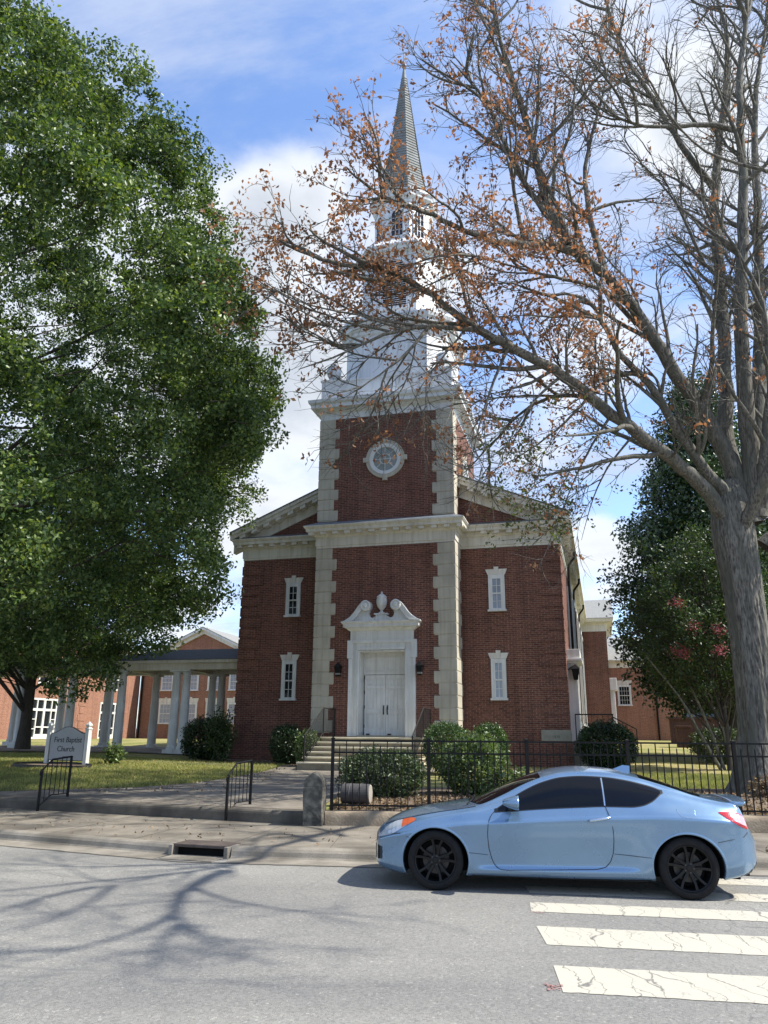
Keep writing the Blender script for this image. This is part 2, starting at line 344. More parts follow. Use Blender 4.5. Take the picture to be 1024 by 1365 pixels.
    # traffic lanes and drips: long faint streaks along the street, darker blots
    mpl = nd(nt, 'ShaderNodeMapping'); mpl.inputs['Scale'].default_value = (0.05, 0.75, 1); mpl.inputs['Rotation'].default_value = (0, 0, R(9)); lk(nt, tc.outputs['Object'], mpl.inputs[0])
    nl = nd(nt, 'ShaderNodeTexNoise'); nl.inputs['Scale'].default_value = 1.0; nl.inputs['Detail'].default_value = 4; lk(nt, mpl.outputs[0], nl.inputs['Vector'])
    c = mixc(nt, 0.8, c, ramp(nt, nl.outputs[0], [(0.35, (0.84, 0.84, 0.85)), (0.65, (1.08, 1.07, 1.05))]), 'MULTIPLY')
    nb_ = nd(nt, 'ShaderNodeTexNoise'); nb_.inputs['Scale'].default_value = 1.7; nb_.inputs['Detail'].default_value = 6; nb_.inputs['Roughness'].default_value = 0.7; lk(nt, tc.outputs['Object'], nb_.inputs['Vector'])
    c = mixc(nt, 0.6, c, ramp(nt, nb_.outputs[0], [(0.24, (0.55, 0.55, 0.56)), (0.34, (1, 1, 1))]), 'MULTIPLY')
    lk(nt, c, b.inputs['Base Color'])
asphalt_detail()
def paint_mat():
    m, nt, b = base_mat('road_paint')
    tc = nd(nt, 'ShaderNodeTexCoord')
    nz = nd(nt, 'ShaderNodeTexNoise'); nz.inputs['Scale'].default_value = 2.2; nz.inputs['Detail'].default_value = 5; lk(nt, tc.outputs['Object'], nz.inputs['Vector'])
    mv = nd(nt, 'ShaderNodeVectorMath', operation='MULTIPLY_ADD'); lk(nt, nz.outputs['Color'], mv.inputs[0]); mv.inputs[1].default_value = (0.45, 0.45, 0); lk(nt, tc.outputs['Object'], mv.inputs[2])
    mp = nd(nt, 'ShaderNodeMapping'); mp.inputs['Scale'].default_value = (4.6, 0.55, 1); mp.inputs['Rotation'].default_value = (0, 0, R(-24)); lk(nt, mv.outputs[0], mp.inputs[0])
    v = nd(nt, 'ShaderNodeTexVoronoi', feature='DISTANCE_TO_EDGE'); v.inputs['Scale'].default_value = 1.0; lk(nt, mp.outputs[0], v.inputs['Vector'])
    cr = ramp(nt, v.outputs['Distance'], [(0.0, (1, 1, 1)), (0.007, (0.7, 0.7, 0.7)), (0.017, (0, 0, 0))])
    mp2 = nd(nt, 'ShaderNodeMapping'); mp2.inputs['Scale'].default_value = (9, 5, 1); mp2.inputs['Rotation'].default_value = (0, 0, 0.5); lk(nt, mv.outputs[0], mp2.inputs[0])
    v2 = nd(nt, 'ShaderNodeTexVoronoi', feature='DISTANCE_TO_EDGE'); v2.inputs['Scale'].default_value = 1.0; lk(nt, mp2.outputs[0], v2.inputs['Vector'])
    cr2 = ramp(nt, v2.outputs['Distance'], [(0.0, (0.55, 0.55, 0.55)), (0.02, (0, 0, 0))])
    n2 = nd(nt, 'ShaderNodeTexNoise'); n2.inputs['Scale'].default_value = 60; n2.inputs['Detail'].default_value = 4; lk(nt, tc.outputs['Object'], n2.inputs['Vector'])
    base = ramp(nt, n2.outputs[0], [(0.3, (0.42, 0.40, 0.34)), (0.42, (0.43, 0.405, 0.33)), (0.7, (0.48, 0.45, 0.365))])
    nm = nd(nt, 'ShaderNodeTexNoise'); nm.inputs['Scale'].default_value = 1.2; lk(nt, tc.outputs['Object'], nm.inputs['Vector'])
    c = mixc(nt, mixc(nt, ramp(nt, nm.outputs[0], [(0.45, (0, 0, 0)), (0.6, (1, 1, 1))]), (0, 0, 0), cr2), base, (0.2, 0.195, 0.18))
    c = mixc(nt, cr, c, (0.14, 0.134, 0.12))
    lk(nt, c, b.inputs['Base Color']); b.inputs['Roughness'].default_value = 0.8
    # tyre-worn chips where the asphalt shows through
    n4 = nd(nt, 'ShaderNodeTexNoise'); n4.inputs['Scale'].default_value = 26; n4.inputs['Detail'].default_value = 7; n4.inputs['Roughness'].default_value = 0.7; lk(nt, tc.outputs['Object'], n4.inputs['Vector'])
    n5 = nd(nt, 'ShaderNodeTexNoise'); n5.inputs['Scale'].default_value = 1.6; n5.inputs['Detail'].default_value = 3; lk(nt, tc.outputs['Object'], n5.inputs['Vector'])
    chip = mth(nt, 'GREATER_THAN', mth(nt, 'ADD', n4.outputs[0], mth(nt, 'MULTIPLY', n5.outputs[0], 0.5)), 0.93)
    tr = nd(nt, 'ShaderNodeBsdfTransparent'); mx = nd(nt, 'ShaderNodeMixShader'); lk(nt, chip, mx.inputs[0]); lk(nt, b.outputs[0], mx.inputs[1]); lk(nt, tr.outputs[0], mx.inputs[2]); lk(nt, mx.outputs[0], nt.nodes['Material Output'].inputs[0])
paint_mat()
M('red_paint', (0.42, 0.19, 0.17), (0.33, 0.21, 0.19), 30, 0.9)
def concrete(name, a, b_, dark, crack=True):
    m = M(name, a, b_, 3.0, 0.92, 0.35, 70, dirt=dark, dscale=1.3, detail=8)
    nt = m.node_tree; b = nt.nodes['Principled BSDF']; col = b.inputs['Base Color'].links[0].from_socket
    tc = nd(nt, 'ShaderNodeTexCoord'); n = nd(nt, 'ShaderNodeTexNoise'); n.inputs['Scale'].default_value = 120; n.inputs['Detail'].default_value = 3; lk(nt, tc.outputs['Object'], n.inputs['Vector'])
    c = mixc(nt, 0.7, col, ramp(nt, n.outputs[0], [(0.35, (0.7, 0.7, 0.7)), (0.65, (1.2, 1.2, 1.2))]), 'MULTIPLY')
    lk(nt, c, b.inputs['Base Color'])
concrete('pavement_concrete', (0.25, 0.22, 0.172), (0.175, 0.153, 0.118), (0.105, 0.091, 0.07))
concrete('kerb_concrete', (0.30, 0.27, 0.22), (0.22, 0.195, 0.155), (0.13, 0.115, 0.09))
concrete('walk_concrete', (0.255, 0.222, 0.178), (0.185, 0.16, 0.125), (0.125, 0.108, 0.086))
def lawn_mat(name, g1, g2, dry, amt=(0.42, 0.62)):
    m, nt, b = base_mat(name)
    tc = nd(nt, 'ShaderNodeTexCoord')
    n = nd(nt, 'ShaderNodeTexNoise'); n.inputs['Scale'].default_value = 9; n.inputs['Detail'].default_value = 8; n.inputs['Roughness'].default_value = 0.7; lk(nt, tc.outputs['Object'], n.inputs['Vector'])
    c = ramp(nt, n.outputs[0], [(0.35, g1), (0.65, g2)])
    n2 = nd(nt, 'ShaderNodeTexNoise'); n2.inputs['Scale'].default_value = 0.55; n2.inputs['Detail'].default_value = 7; n2.inputs['Roughness'].default_value = 0.65; lk(nt, tc.outputs['Object'], n2.inputs['Vector'])
    c = mixc(nt, ramp(nt, n2.outputs[0], [(amt[0], (0, 0, 0)), (amt[1], (1, 1, 1))]), c, dry)
    lk(nt, c, b.inputs['Base Color']); b.inputs['Roughness'].default_value = 0.95; b.inputs['Specular IOR Level'].default_value = 0.1
    bp = nd(nt, 'ShaderNodeBump'); bp.inputs['Strength'].default_value = 1; bp.inputs['Distance'].default_value = 0.05; lk(nt, n.outputs[0], bp.inputs['Height']); lk(nt, bp.outputs[0], b.inputs['Normal'])
lawn_mat('lawn_soil', (0.14, 0.165, 0.048), (0.24, 0.24, 0.08), (0.38, 0.31, 0.15), (0.42, 0.66))
M('mulch', (0.09, 0.062, 0.042), (0.2, 0.15, 0.1), 22, 0.95, 0.9, 40, detail=8, lo=0.3, hi=0.7)
def build_setting():
    # street: one sheet out to the horizon
    m = MB(); m.quad((-900, -900, 0), (900, -900, 0), (900, 1400, 0), (-900, 1400, 0)); tag(m.build('road', 'asphalt'), kind='structure')
    # raised ground
    xs = np.concatenate([np.linspace(-600, -40, 15), np.linspace(-38, 30, 69), np.linspace(35, 600, 15)])
    ds = np.concatenate([np.linspace(0, 24, 41), np.linspace(26, 60, 14), [80, 130, 250, 500, 900]])
    m = MB(); rows = []
    for x in xs: rows.append([(x, back_edge(x) + 0.06 + d, ground_z(x, back_edge(x) + d)) for d in ds])
    m.rings(rows, closed=False)
    g = m.build('lawn', 'lawn_soil', smooth=True); tag(g, kind='structure')
    # riser of the step along the lawn and the church walk (a real concrete edge, its shade darkened into the colour)
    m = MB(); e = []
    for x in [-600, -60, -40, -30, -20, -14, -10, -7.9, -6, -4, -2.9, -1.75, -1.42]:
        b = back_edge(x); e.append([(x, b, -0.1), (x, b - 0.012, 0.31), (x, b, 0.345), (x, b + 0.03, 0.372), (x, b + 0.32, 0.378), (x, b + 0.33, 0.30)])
    m.rings([list(r) for r in e], closed=False); concrete('riser_concrete_shaded', (0.17, 0.148, 0.115), (0.105, 0.09, 0.07), (0.065, 0.056, 0.044)); tag(m.build('step_edge', 'riser_concrete_shaded'), kind='structure')
    # pavement between kerb and step
    m = MB(); top = []
    for x in [-600, -60, -40, -30, -20, -14, -10, -8, -6, -4, -3.2, -2.6, -2, -1.44, -1.0, -0.5, 0, 0.4, 1, 2, 4, 6, 10, 16, 30, 60, 600]:
        k = kerb_y(x) + 0.17; top.append([(x, k, 0.142), (x, max(back_edge(x) + 0.05, k + 0.5), 0.158)])
    m.rings(top, closed=False); tag(m.build('pavement', 'pavement_concrete'), kind='structure')
    # joints of the pavement slabs: thin dark lines
    m = MB()
    for x in np.arange(-24, 20, 1.55):
        if False: continue
        k = kerb_y(x) + 0.18; b = back_edge(x) - 0.01; dx = (0.36 if x < -1.8 else 0.1)
        if b < k + 0.6: continue
        z0, z1 = 0.1425 + 0.0035, 0.157 + 0.0035
        m.quad((x, k, z0), (x + 0.012, k, z0), (x + 0.012 + dx * (b - k) * 0.6, b, z1), (x + dx * (b - k) * 0.6, b, z1))
    M('joint_dark', (0.1, 0.09, 0.075), rough=0.95)
    tag(m.build('pavement_joints', 'joint_dark'), kind='structure')
    # rolled kerb with a gutter pan, broken by the storm drain
    prof = [(-0.46, 0.0045), (-0.02, 0.012), (0.0, 0.035), (0.02, 0.095), (0.05, 0.13), (0.09, 0.147), (0.19, 0.149)]
    xk = [-600, -60, -40, -30, -20, -14, -10, -8, -6.5, -5, -4, -3.10]; xk2 = [-2.16, -1.8, -1.2, -0.6, 0, 0.4, 1, 2, 4, 6, 10, 16, 30, 60, 600]
    m = MB()
    for part in (xk, xk2):
        m.rings([[(x + o * 0.3 * (x < -2.6), kerb_y(x) + o, z) for o, z in prof] for x in part], closed=False)
    tag(m.build('kerb', 'kerb_concrete'), kind='structure')
    m = MB(); rj = random.Random(8); sx = np.linspace(-12, 8, 160); w_ = [(rj.gauss(0, 0.01), 0.012 + abs(rj.gauss(0, 0.012))) for _ in sx]
    m.rings([[(x + o0 * 0.3 * (x < -2.6), kerb_y(x) - 0.46 + a - b_, 0.0062), (x + o0 * 0.3 * (x < -2.6), kerb_y(x) - 0.46 + a + b_, 0.0066)] for x, (a, b_) in zip(sx, w_) for o0 in (-0.46,)], closed=False)
    tag(m.build('gutter_seam', 'joint_dark'), kind='structure')
    # concrete walk from the pavement to the church steps
    def strip(name, left, right, mat, lift=0.014, n=10):
        m = MB(); rows = []
        for (a, b) in zip(left, right):
            row = []
            for i in range(n + 1):
                t = i / n; x = a[0] + (b[0] - a[0]) * t; y = a[1] + (b[1] - a[1]) * t
                row.append((x, y, ground_z(x, y) + lift))
            rows.append(row)
        m.rings(rows, closed=False); return tag(m.build(name, mat), kind='structure')
    strip('church_walk', [(-9.6, back_edge(-9.6) + 0.3), (-8.6, 19.0), (-7.3, 19.3), (-5.9, 19.7), (-4.7, 20.8), (-4.0, 22.5), (-3.5, 24.6), (-3.1, 27.6)],
          [(-1.3, back_edge(-1.3) + 0.3), (-1.2, 15.7), (-1.1, 16.2), (-1.0, 17), (-0.6, 18.5), (0.0, 20.5), (0.6, 22), (1.9, 25.3)], 'walk_concrete')
    # narrow path along the church front towards the arcade
    O = np.array([0.35, 28.5]); fu = np.array([math.cos(R(15.4)), -math.sin(R(15.4))]); fn = np.array([-math.sin(R(15.4)), -math.cos(R(15.4))])
    pt = lambda u, w: tuple(O + u * fu + w * fn)
    us = np.linspace(-34, -2.2, 26)
    strip('path', [pt(u, 2.3) for u in us], [pt(u, 3.05) for u in us], 'walk_concrete', 0.02, 2)
    strip('arcade_floor', [pt(u, -4.1) for u in np.linspace(-34, -6.2, 24)], [pt(u, -0.55) for u in np.linspace(-34, -6.2, 24)], 'walk_concrete', 0.03, 2)
    # planting bed of mulch behind the low wall
    strip('mulch_bed', [(-0.95, 15.1), (-0.7, 17), (-0.2, 18.4), (0.4, 19.4)][:4], [(16, 14), (14, 16.4), (11, 19.6), (5.6, 19.6)], 'mulch', 0.022, 30)
    strip('foundation_bed', [pt(u, 0.0) for u in np.linspace(-6.6, -2.1, 8)], [pt(u, 1.7) for u in np.linspace(-6.9, -2.1, 8)], 'mulch', 0.016, 3)
    # crosswalk bars and specks of red marking paint
    m = MB(); d = np.array([math.cos(R(-9.5)), math.sin(R(-9.5))]); n = np.array([-d[1], d[0]])
    for a, b in [((1.59, 9.19), (1.53, 8.72)), ((1.48, 8.09), (1.42, 7.42)), ((1.335, 6.80), (1.265, 6.14)), ((1.72, 10.15), (1.68, 9.7)), ((1.82, 11.2), (1.77, 10.72))]:
        for p in ():
            pass
        A, B = np.array(a), np.array(b); L = 4.4
        rj = random.Random(int(a[1] * 100)); k = 70; lo, hi = [], []
        for i in range(k + 1):
            p = B + d * L * i / k + n * rj.gauss(0, 0.005); q = A + d * L * i / k + n * rj.gauss(0, 0.005)
            if i == 0: p = p + d * rj.gauss(0, 0.01); q = q + d * rj.gauss(0, 0.01)
            lo.append((*p, 0.004)); hi.append((*q, 0.004))
        m.rings([lo, hi], closed=False)
    tag(m.build('crosswalk_marking', 'road_paint'), kind='structure')
    m = MB(); rs = random.Random(4)
    for (x0, y0, s0, n) in [(1.215, 6.255, 0.035, 60), (1.60, 8.68, 0.03, 18)]:
        for _ in range(n):
            x, y, s = x0 + rs.gauss(0, s0), y0 + rs.gauss(0, s0), rs.uniform(0.003, 0.012)
            m.add([(x + s * rs.uniform(0.6, 1.2) * math.cos(k * 1.05), y + s * rs.uniform(0.6, 1.2) * math.sin(k * 1.05), 0.0065) for k in range(6)], [tuple(range(6))])
    tag(m.build('red_survey_paint', 'red_paint'), kind='structure')
build_setting()
# ------------------------------------------------------------------ the church
W, A, P = 6.09, 2.56, 1.265            # half width of the nave front, half width and projection of the tower
CH = empty('church', (0.35, 28.5, 0), R(-15.4), 'red brick church with a white steeple, stone quoins and a pedimented white double door', 'church')
def oct_ring(hw, c, z, cx=0.0, cy=0.0):
    return [(cx + a, cy + b, z) for a, b in [(hw - c, -hw), (hw, -hw + c), (hw, hw - c), (hw - c, hw), (-hw + c, hw), (-hw, hw - c), (-hw, -hw + c), (-hw + c, -hw)]]
def off(hw, c, o): return hw + o, c + o * (2 - math.sqrt(2))
def rect_ring(x0, x1, y0, y1, o, z): return [(x0 - o, y0 - o, z), (x1 + o, y0 - o, z), (x1 + o, y1 + o, z), (x0 - o, y1 + o, z)]
def sash_window(parent, mp, x0, x1, z0, z1, y, cols, rows, glass, casing=0.1, lintel=True, paint='white_paint', deep=0.06, rec=0.02, stone='cream_trim', sash_w=0.045, mun=0.018, lh=0.2):
    """a window on the plane y facing -y (mapped by mp): casing, sill, two sashes with muntins, glass, keyed lintel"""
    def bx(m, a, b, c, d, e, f):
        vs = [mp(x, yy, zz) for zz in (e, f) for yy in (c, d) for x in (a, b)]
        m.add(vs, [(0, 2, 3, 1), (4, 5, 7, 6), (0, 1, 5, 4), (1, 3, 7, 5), (3, 2, 6, 7), (2, 0, 4, 6)])
    m = MB()
    bx(m, x0, x0 + casing, y - deep, y + 0.02, z0, z1); bx(m, x1 - casing, x1, y - deep, y + 0.02, z0, z1)
    bx(m, x0 + casing, x1 - casing, y - deep, y + 0.02, z1 - casing, z1)
    w = m.build('window', paint, parent)
    s = MB(); bx(s, x0 - 0.04, x1 + 0.04, y - deep - 0.05, y + 0.02, z0 - 0.07, z0); s.build('sill', paint, w)
    a, b, c, d = x0 + casing, x1 - casing, z0, z1 - casing; mid = (c + d) / 2
    g = MB(); bx(g, a, b, y - rec, y + 0.01, c, d); g.build('pane', glass, w)
    f = MB()
    for (lo, hi, dy) in ((c, mid + 0.02, 0.0), (mid - 0.02, d, -0.012)):
        yy = y - rec - 0.03 + dy; ye = y - rec + 0.002 + dy
        bx(f, a, a + sash_w, yy, ye, lo, hi); bx(f, b - sash_w, b, yy, ye, lo, hi)
        bx(f, a + sash_w, b - sash_w, yy, ye, lo, lo + sash_w); bx(f, a + sash_w, b - sash_w, yy, ye, hi - sash_w, hi)
        for i in range(1, cols):
            x = a + sash_w + (b - a - 2 * sash_w) * i / cols; bx(f, x - mun / 2, x + mun / 2, yy + 0.008, ye, lo + sash_w, hi - sash_w)
        for k in range(1, rows):
            z = lo + sash_w + (hi - lo - 2 * sash_w) * k / rows; bx(f, a + sash_w, b - sash_w, yy + 0.010, ye, z - mun / 2, z + mun / 2)
    f.build('sash', paint, w)
    if lintel:
        l = MB(); t = 0.10; zz = z1 + 0.006
        def pr(poly, ya, yb):
            n = len(poly); l.add([mp(x, ya, z) for x, z in poly] + [mp(x, yb, z) for x, z in poly], [tuple(range(n)), tuple(range(2 * n - 1, n - 1, -1))] + [(i, i + n, (i + 1) % n + n, (i + 1) % n) for i in range(n)])
        cx = (x0 + x1) / 2
        pr([(x0 - 0.02, zz), (cx - 0.062, zz), (cx - 0.085, zz + lh), (x0 - t, zz + lh)], y - 0.045, y + 0.02)
        pr([(x1 + 0.02, zz), (x1 + t, zz + lh), (cx + 0.085, zz + lh), (cx + 0.062, zz)], y - 0.045, y + 0.02)
        pr([(cx - 0.06, zz), (cx + 0.06, zz), (cx + 0.085, zz + lh + 0.085), (cx - 0.085, zz + lh + 0.085)], y - 0.065, y + 0.02)
        l.build('lintel', stone, w)
    return w
IDM = lambda x, y, z: (x, y, z)
def church():
    # --- brick body. front sheets with real openings
    wins = [(-4.23, -3.64, 6.07, 7.31), (-4.27, -3.69, 2.98, 4.38)]; winr = [(3.55, 4.13, 6.03, 7.28), (3.56, 4.08, 2.96, 4.30)]
    m = MB(); zb, zt = 0.2, 8.32
    hole = lambda h: (h[0] + 0.05, h[1] - 0.05, h[2], h[3] - 0.05)
    m.wall(-W, -A, zb, zt, 0, [hole(h) for h in wins], 0.1)
    m.wall(A, W, zb, zt, 0, [hole(h) for h in winr], 0.1)
    mpR = lambda x, y, z: (W + y * -1, x, z)           # right flank: x runs back, y<0 stands out
    m.wall(0, 25, zb, zt, 0, [], 0.1, mpR); m.wall(25, 40, zb, zt, 0, [], 0.1, mpR)
    m.quad((-W, 0, zb), (-W, 0, zt), (-W, 40, zt), (-W, 40, zb)); m.quad((-W, 40, zb), (-W, 40, 12), (W, 40, 12), (W, 40, zb))
    # projecting brick corner blocks and the base courses
    k = 0; z = 1.62
    while z + 0.34 < 8.25:
        lx = 0.86 if k % 2 == 0 else 0.68; ly = 0.68 if k % 2 == 0 else 0.86
        m.box(-W - 0.03, -W + lx, -0.03, ly, z, z + 0.338); m.box(W - lx, W + 0.03, -0.03, ly, z, z + 0.338)
        z += 0.406; k += 1
    m.box(-W - 0.09, -A + 0.02, -0.09, 0.35, 0.1, 1.50); m.box(A - 0.02, W + 0.09, -0.09, 0.35, 0.1, 1.50)
    m.box(W - 0.3, W + 0.09, 0.35, 25, 0.1, 1.50)
    m.box(-W - 0.06, -A + 0.02, -0.06, 0.3, 1.5, 1.57); m.box(A - 0.02, W + 0.06, -0.06, 0.3, 1.5, 1.57)
    # gable above the cornice, sides of the tower projection
    ap = 9.35 + 0.42 * 6.3
    m.prism([(-W, 8.3), (W, 8.3), (W, 9.3), (0, ap - 0.25), (-W, 9.3)], 0.0, 0.35)
    body = m.build('wall', 'church_brick', CH)
    # --- tower
    m = MB()
    m.wall(-A, A, 1.55, 13.42, -P, [(-0.93, 0.83, 1.6, 4.56, 0.75)], 0.75)
    m.quad((-A, 0, 0.2), (-A, -P, 0.2), (-A, -P, 9.3), (-A, 0, 9.3)); m.quad((A, -P, 0.2), (A, 0, 0.2), (A, 0, 9.3), (A, -P, 9.3))
    y2 = -P + 2 * A
    m.quad((-A, y2, 9), (-A, -P, 9), (-A, -P, 13.42), (-A, y2, 13.42)); m.quad((A, -P, 9), (A, y2, 9), (A, y2, 13.42), (A, -P, 13.42)); m.quad((A, y2, 9), (-A, y2, 9), (-A, y2, 13.42), (A, y2, 13.42))
    m.box(-A - 0.06, -0.98, -P - 0.06, 0, 0.2, 1.55); m.box(0.88, A + 0.06, -P - 0.06, 0, 0.2, 1.55)
    tw = m.build('tower', 'church_brick', CH)
    # quoins: each strip of stones is one part
    def quoins(z_top, n, sx, sidelen, back=False):
        m = MB(); h = 0.406
        for i in range(n):
            ln = 0.60 if i % 2 == 0 else 0.77; sd = (0.95 if i % 2 == 0 else 0.72) * sidelen
            z1 = z_top - i * h - 0.012; z0 = z1 - h + 0.024
            x0, x1 = (A - ln, A + 0.03) if sx > 0 else (-A - 0.03, -A + ln)
            e = 0.02
            m.rings([[(x0, -P + 0.01, z0), (x1, -P + 0.01, z0), (x1, -P + sd, z0), (x0, -P + sd, z0)]] +
                    [[(x0 + a, -P - 0.03 + b, z0 + c), (x1 - a, -P - 0.03 + b, z0 + c), (x1 - a, -P + sd - a, z0 + c), (x0 + a, -P + sd - a, z0 + c)] for a, b, c in ((0, 0.022, 0.0), (0, 0, e), (0, 0, h - 0.024 - e), (0, 0.022, h - 0.024))], True, True)
            m.box(x0 + 0.03, x1 - 0.02, -P - 0.012, -P + sd - 0.03, z0 - 0.03, z0 + 0.01)
        return m.build('quoin_strip', 'quoin_stone', CH)
    for sx in (-1, 1): quoins(8.29, 16, sx, 1.15); quoins(13.39, 10, sx, 0.8)
    # --- entablatures: (offset, z) profiles swept round the walls
    prof = [(0.02, 8.29), (0.02, 8.37), (0.05, 8.38), (0.05, 8.70), (0.10, 8.74), (0.12, 8.80), (0.12, 8.87), (0.34, 8.875), (0.35, 8.97), (0.38, 9.0), (0.42, 9.06), (0.42, 9.09), (0.0, 9.10)]
    m = MB(); m.rings([rect_ring(-W, W, 0, 40, o, z) for o, z in prof]); fr = m.build('cornice', 'cream_trim', CH)
    m = MB(); m.rings([rect_ring(-A, A, -P, 1.0, o, z + (0.003 if o > 0.3 else 0)) for o, z in [(a, b) for a, b in prof]]); m.build('tower_cornice', 'cream_trim', CH)
    m = MB()
    for x in np.arange(-W - 0.2, W + 0.3, 0.46):
        if -A - 0.55 < x < A + 0.45: continue
        m.box(x, x + 0.2, -0.31, -0.10, 8.765, 8.872)
    for y in np.arange(0.1, 25, 0.46): m.box(W + 0.10, W + 0.31, y, y + 0.2, 8.765, 8.872)
    for x in np.arange(-A - 0.25, A + 0.2, 0.46): m.box(x, x + 0.2, -P - 0.31, -P - 0.10, 8.767, 8.872)
    m.build('modillion_band', 'cream_trim', CH)
    # tin flashing on the ledge
    m = MB(); m.rings([rect_ring(-A, A, -P, 1.0, 0.40, 9.097), rect_ring(-A, A, -P, 1.0, 0.39, 9.115), rect_ring(-A, A, -P, 1.0, 0.0, 9.30)])
    for s in (-1, 1):
        x0, x1 = (-W - 0.41, -A) if s < 0 else (A, W + 0.41)
        m.add([(x0, -0.40, 9.098), (x1, -0.40, 9.098), (x1, 0.0, 9.26), (x0, 0.0, 9.26)], [(0, 1, 2, 3)])
    m.build('ledge_flashing', 'flashing', CH)
    # --- gable roof with raking cornices
    sl = 0.42; ex = W + 0.45; ez = 9.32; y0 = -0.52
    rz = lambda x: ez + (ex - abs(x)) * sl
    m = MB()
    for s in (-1, 1):
        m.add([(s * ex, y0, ez), (0, y0, rz(0)), (0, 40.2, rz(0)), (s * ex, 40.2, ez), (s * ex, y0, ez + 0.05), (0, y0, rz(0) + 0.05), (0, 40.2, rz(0) + 0.05), (s * ex, 40.2, ez + 0.05)],
              [(0, 1, 2, 3), (4, 7, 6, 5), (0, 4, 5, 1), (0, 3, 7, 4)])
    m.build('roof', 'shingle', CH)
    m = MB()
    for s in (-1, 1):                                   # fascia, soffit, frieze board of the rake
        def strip(a, b, ya, yb):                        # a, b: depth below the roof line
            xs = [s * ex, 0.0]
            v = [(x, y, rz(x) - d) for x in xs for (y, d) in ((ya, a), (ya, b), (yb, b), (yb, a))]
            m.add(v, [(0, 4, 5, 1), (1, 5, 6, 2), (2, 6, 7, 3), (3, 7, 4, 0), (0, 1, 2, 3), (4, 7, 6, 5)])
        strip(0.003, 0.12, -0.50, 0.2); strip(0.123, 0.27, -0.44, 0.2); strip(0.273, 0.33, -0.16, 0.2); strip(0.333, 0.72, -0.06, 0.2)
    m.build('rake', 'cream_trim', CH)
    for s in (-1, 1):
        m = MB()
        for t in np.arange(0.5, 6.2, 0.5):
            x = s * (ex - t); d = 0.275
            zc = rz(x) - d; dz = -s * sl * 0.11
            m.add([(x - 0.11, -0.42, zc - dz), (x + 0.11, -0.42, zc + dz), (x + 0.11, -0.07, zc + dz), (x - 0.11, -0.07, zc - dz), (x - 0.11, -0.42, zc - dz - 0.13), (x + 0.11, -0.42, zc + dz - 0.13), (x + 0.11, -0.07, zc + dz - 0.13), (x - 0.11, -0.07, zc - dz - 0.13)],
                  [(0, 1, 5, 4), (1, 2, 6, 5), (2, 3, 7, 6), (3, 0, 4, 7), (4, 5, 6, 7), (0, 3, 2, 1)])
        m.build('rake_block_band', 'cream_trim', CH)
    # side gutter, downspouts with their elbows
    m = MB(); m.box(W + 0.38, W + 0.49, 0, 40, 9.02, 9.14); m.build('gutter', 'cream_trim', CH)
    for y in (4.6, 10.5, 18.5):
        m = MB(); x = W + 0.14
        m.tube([(W + 0.43, y, 9.04), (W + 0.41, y, 8.80), (x + 0.02, y, 8.46), (x, y, 8.25), (x, y, 1.4)], 0.05, 8); m.build('downspout', 'bronze_pipe', CH)
    # --- tower cornice, parapet, urns
    prof = [(0.012, 13.37), (0.012, 13.62), (0.06, 13.66), (0.14, 13.70), (0.14, 13.74), (0.32, 13.78), (0.32, 13.92), (0.40, 13.98), (0.42, 14.08), (0.42, 14.11), (0.0, 14.16)]
    m = MB(); m.rings([rect_ring(-A, A, -P, -P + 2 * A, o, z) for o, z in prof]); m.build('upper_cornice', 'steeple_white', CH)
    m = MB(); x = A - 0.04
    m.rings([rect_ring(-x, x, -P + 0.04, -P + 2 * A - 0.04, 0, z) for z in (14.1, 14.97)], False, False)
    m.rings([rect_ring(-x, x, -P + 0.04, -P + 2 * A - 0.04, o, z) for o, z in ((0.0, 14.96), (0.035, 14.965), (0.035, 15.02), (-0.2, 15.03))])
    m.rings([rect_ring(-x, x, -P + 0.04, -P + 2 * A - 0.04, -0.2, z) for z in (15.03, 14.2)], False, True)
    for sx in (-1, 1):
        for yy in (-P, -P + 2 * A):
            cx = sx * (A - 0.35); cy = yy + (0.35 if yy < 0 else -0.35)
            m.box(cx - 0.37, cx + 0.37, cy - 0.37, cy + 0.37, 14.1, 15.0); m.box(cx - 0.41, cx + 0.41, cy - 0.41, cy + 0.41, 15.0, 15.07)
            if yy < 0:                                  # raised panel on the pier face
                for q in ((-0.22, -0.19, 14.22, 14.88), (0.19, 0.22, 14.22, 14.88), (-0.22, 0.22, 14.22, 14.25), (-0.22, 0.22, 14.85, 14.88)): m.box(cx + q[0], cx + q[1], cy - 0.385, cy - 0.36, q[2], q[3])
            m.box(cx + 0.36 * sx, cx + 0.385 * sx, cy - 0.2, cy - 0.17, 14.22, 14.88) if sx > 0 else None
    for x in (-1.35, -0.45, 0.45, 1.35): m.box(x - 0.03, x + 0.03, -P + 0.02, -P + 0.05, 14.2, 14.9)
    m.box(-1.8, 1.8, -P + 0.02, -P + 0.05, 14.2, 14.24); m.box(-1.8, 1.8, -P + 0.02, -P + 0.05, 14.86, 14.9)
    par = m.build('parapet', 'steeple_white', CH)
    up = [(0.10, 0), (0.17, 0.02), (0.17, 0.06), (0.08, 0.09), (0.07, 0.16), (0.14, 0.21), (0.25, 0.34), (0.30, 0.52), (0.31, 0.68), (0.27, 0.78), (0.29, 0.80), (0.29, 0.84), (0.22, 0.90), (0.12, 0.97), (0.05, 1.0), (0.06, 1.05), (0.04, 1.1), (0.0, 1.12)]
    for sx in (-1, 1):
        for yy in (-P + 0.35, -P + 2 * A - 0.35):
            MB().lathe((sx * (A - 0.35), yy, 15.07), [(r * 0.95, h * 0.8) for r, h in up], 20).build('urn', 'steeple_white', par, smooth=True)
    # --- steeple stages, chamfered squares round the tower axis
    cx, cy = 0.10, 1.30
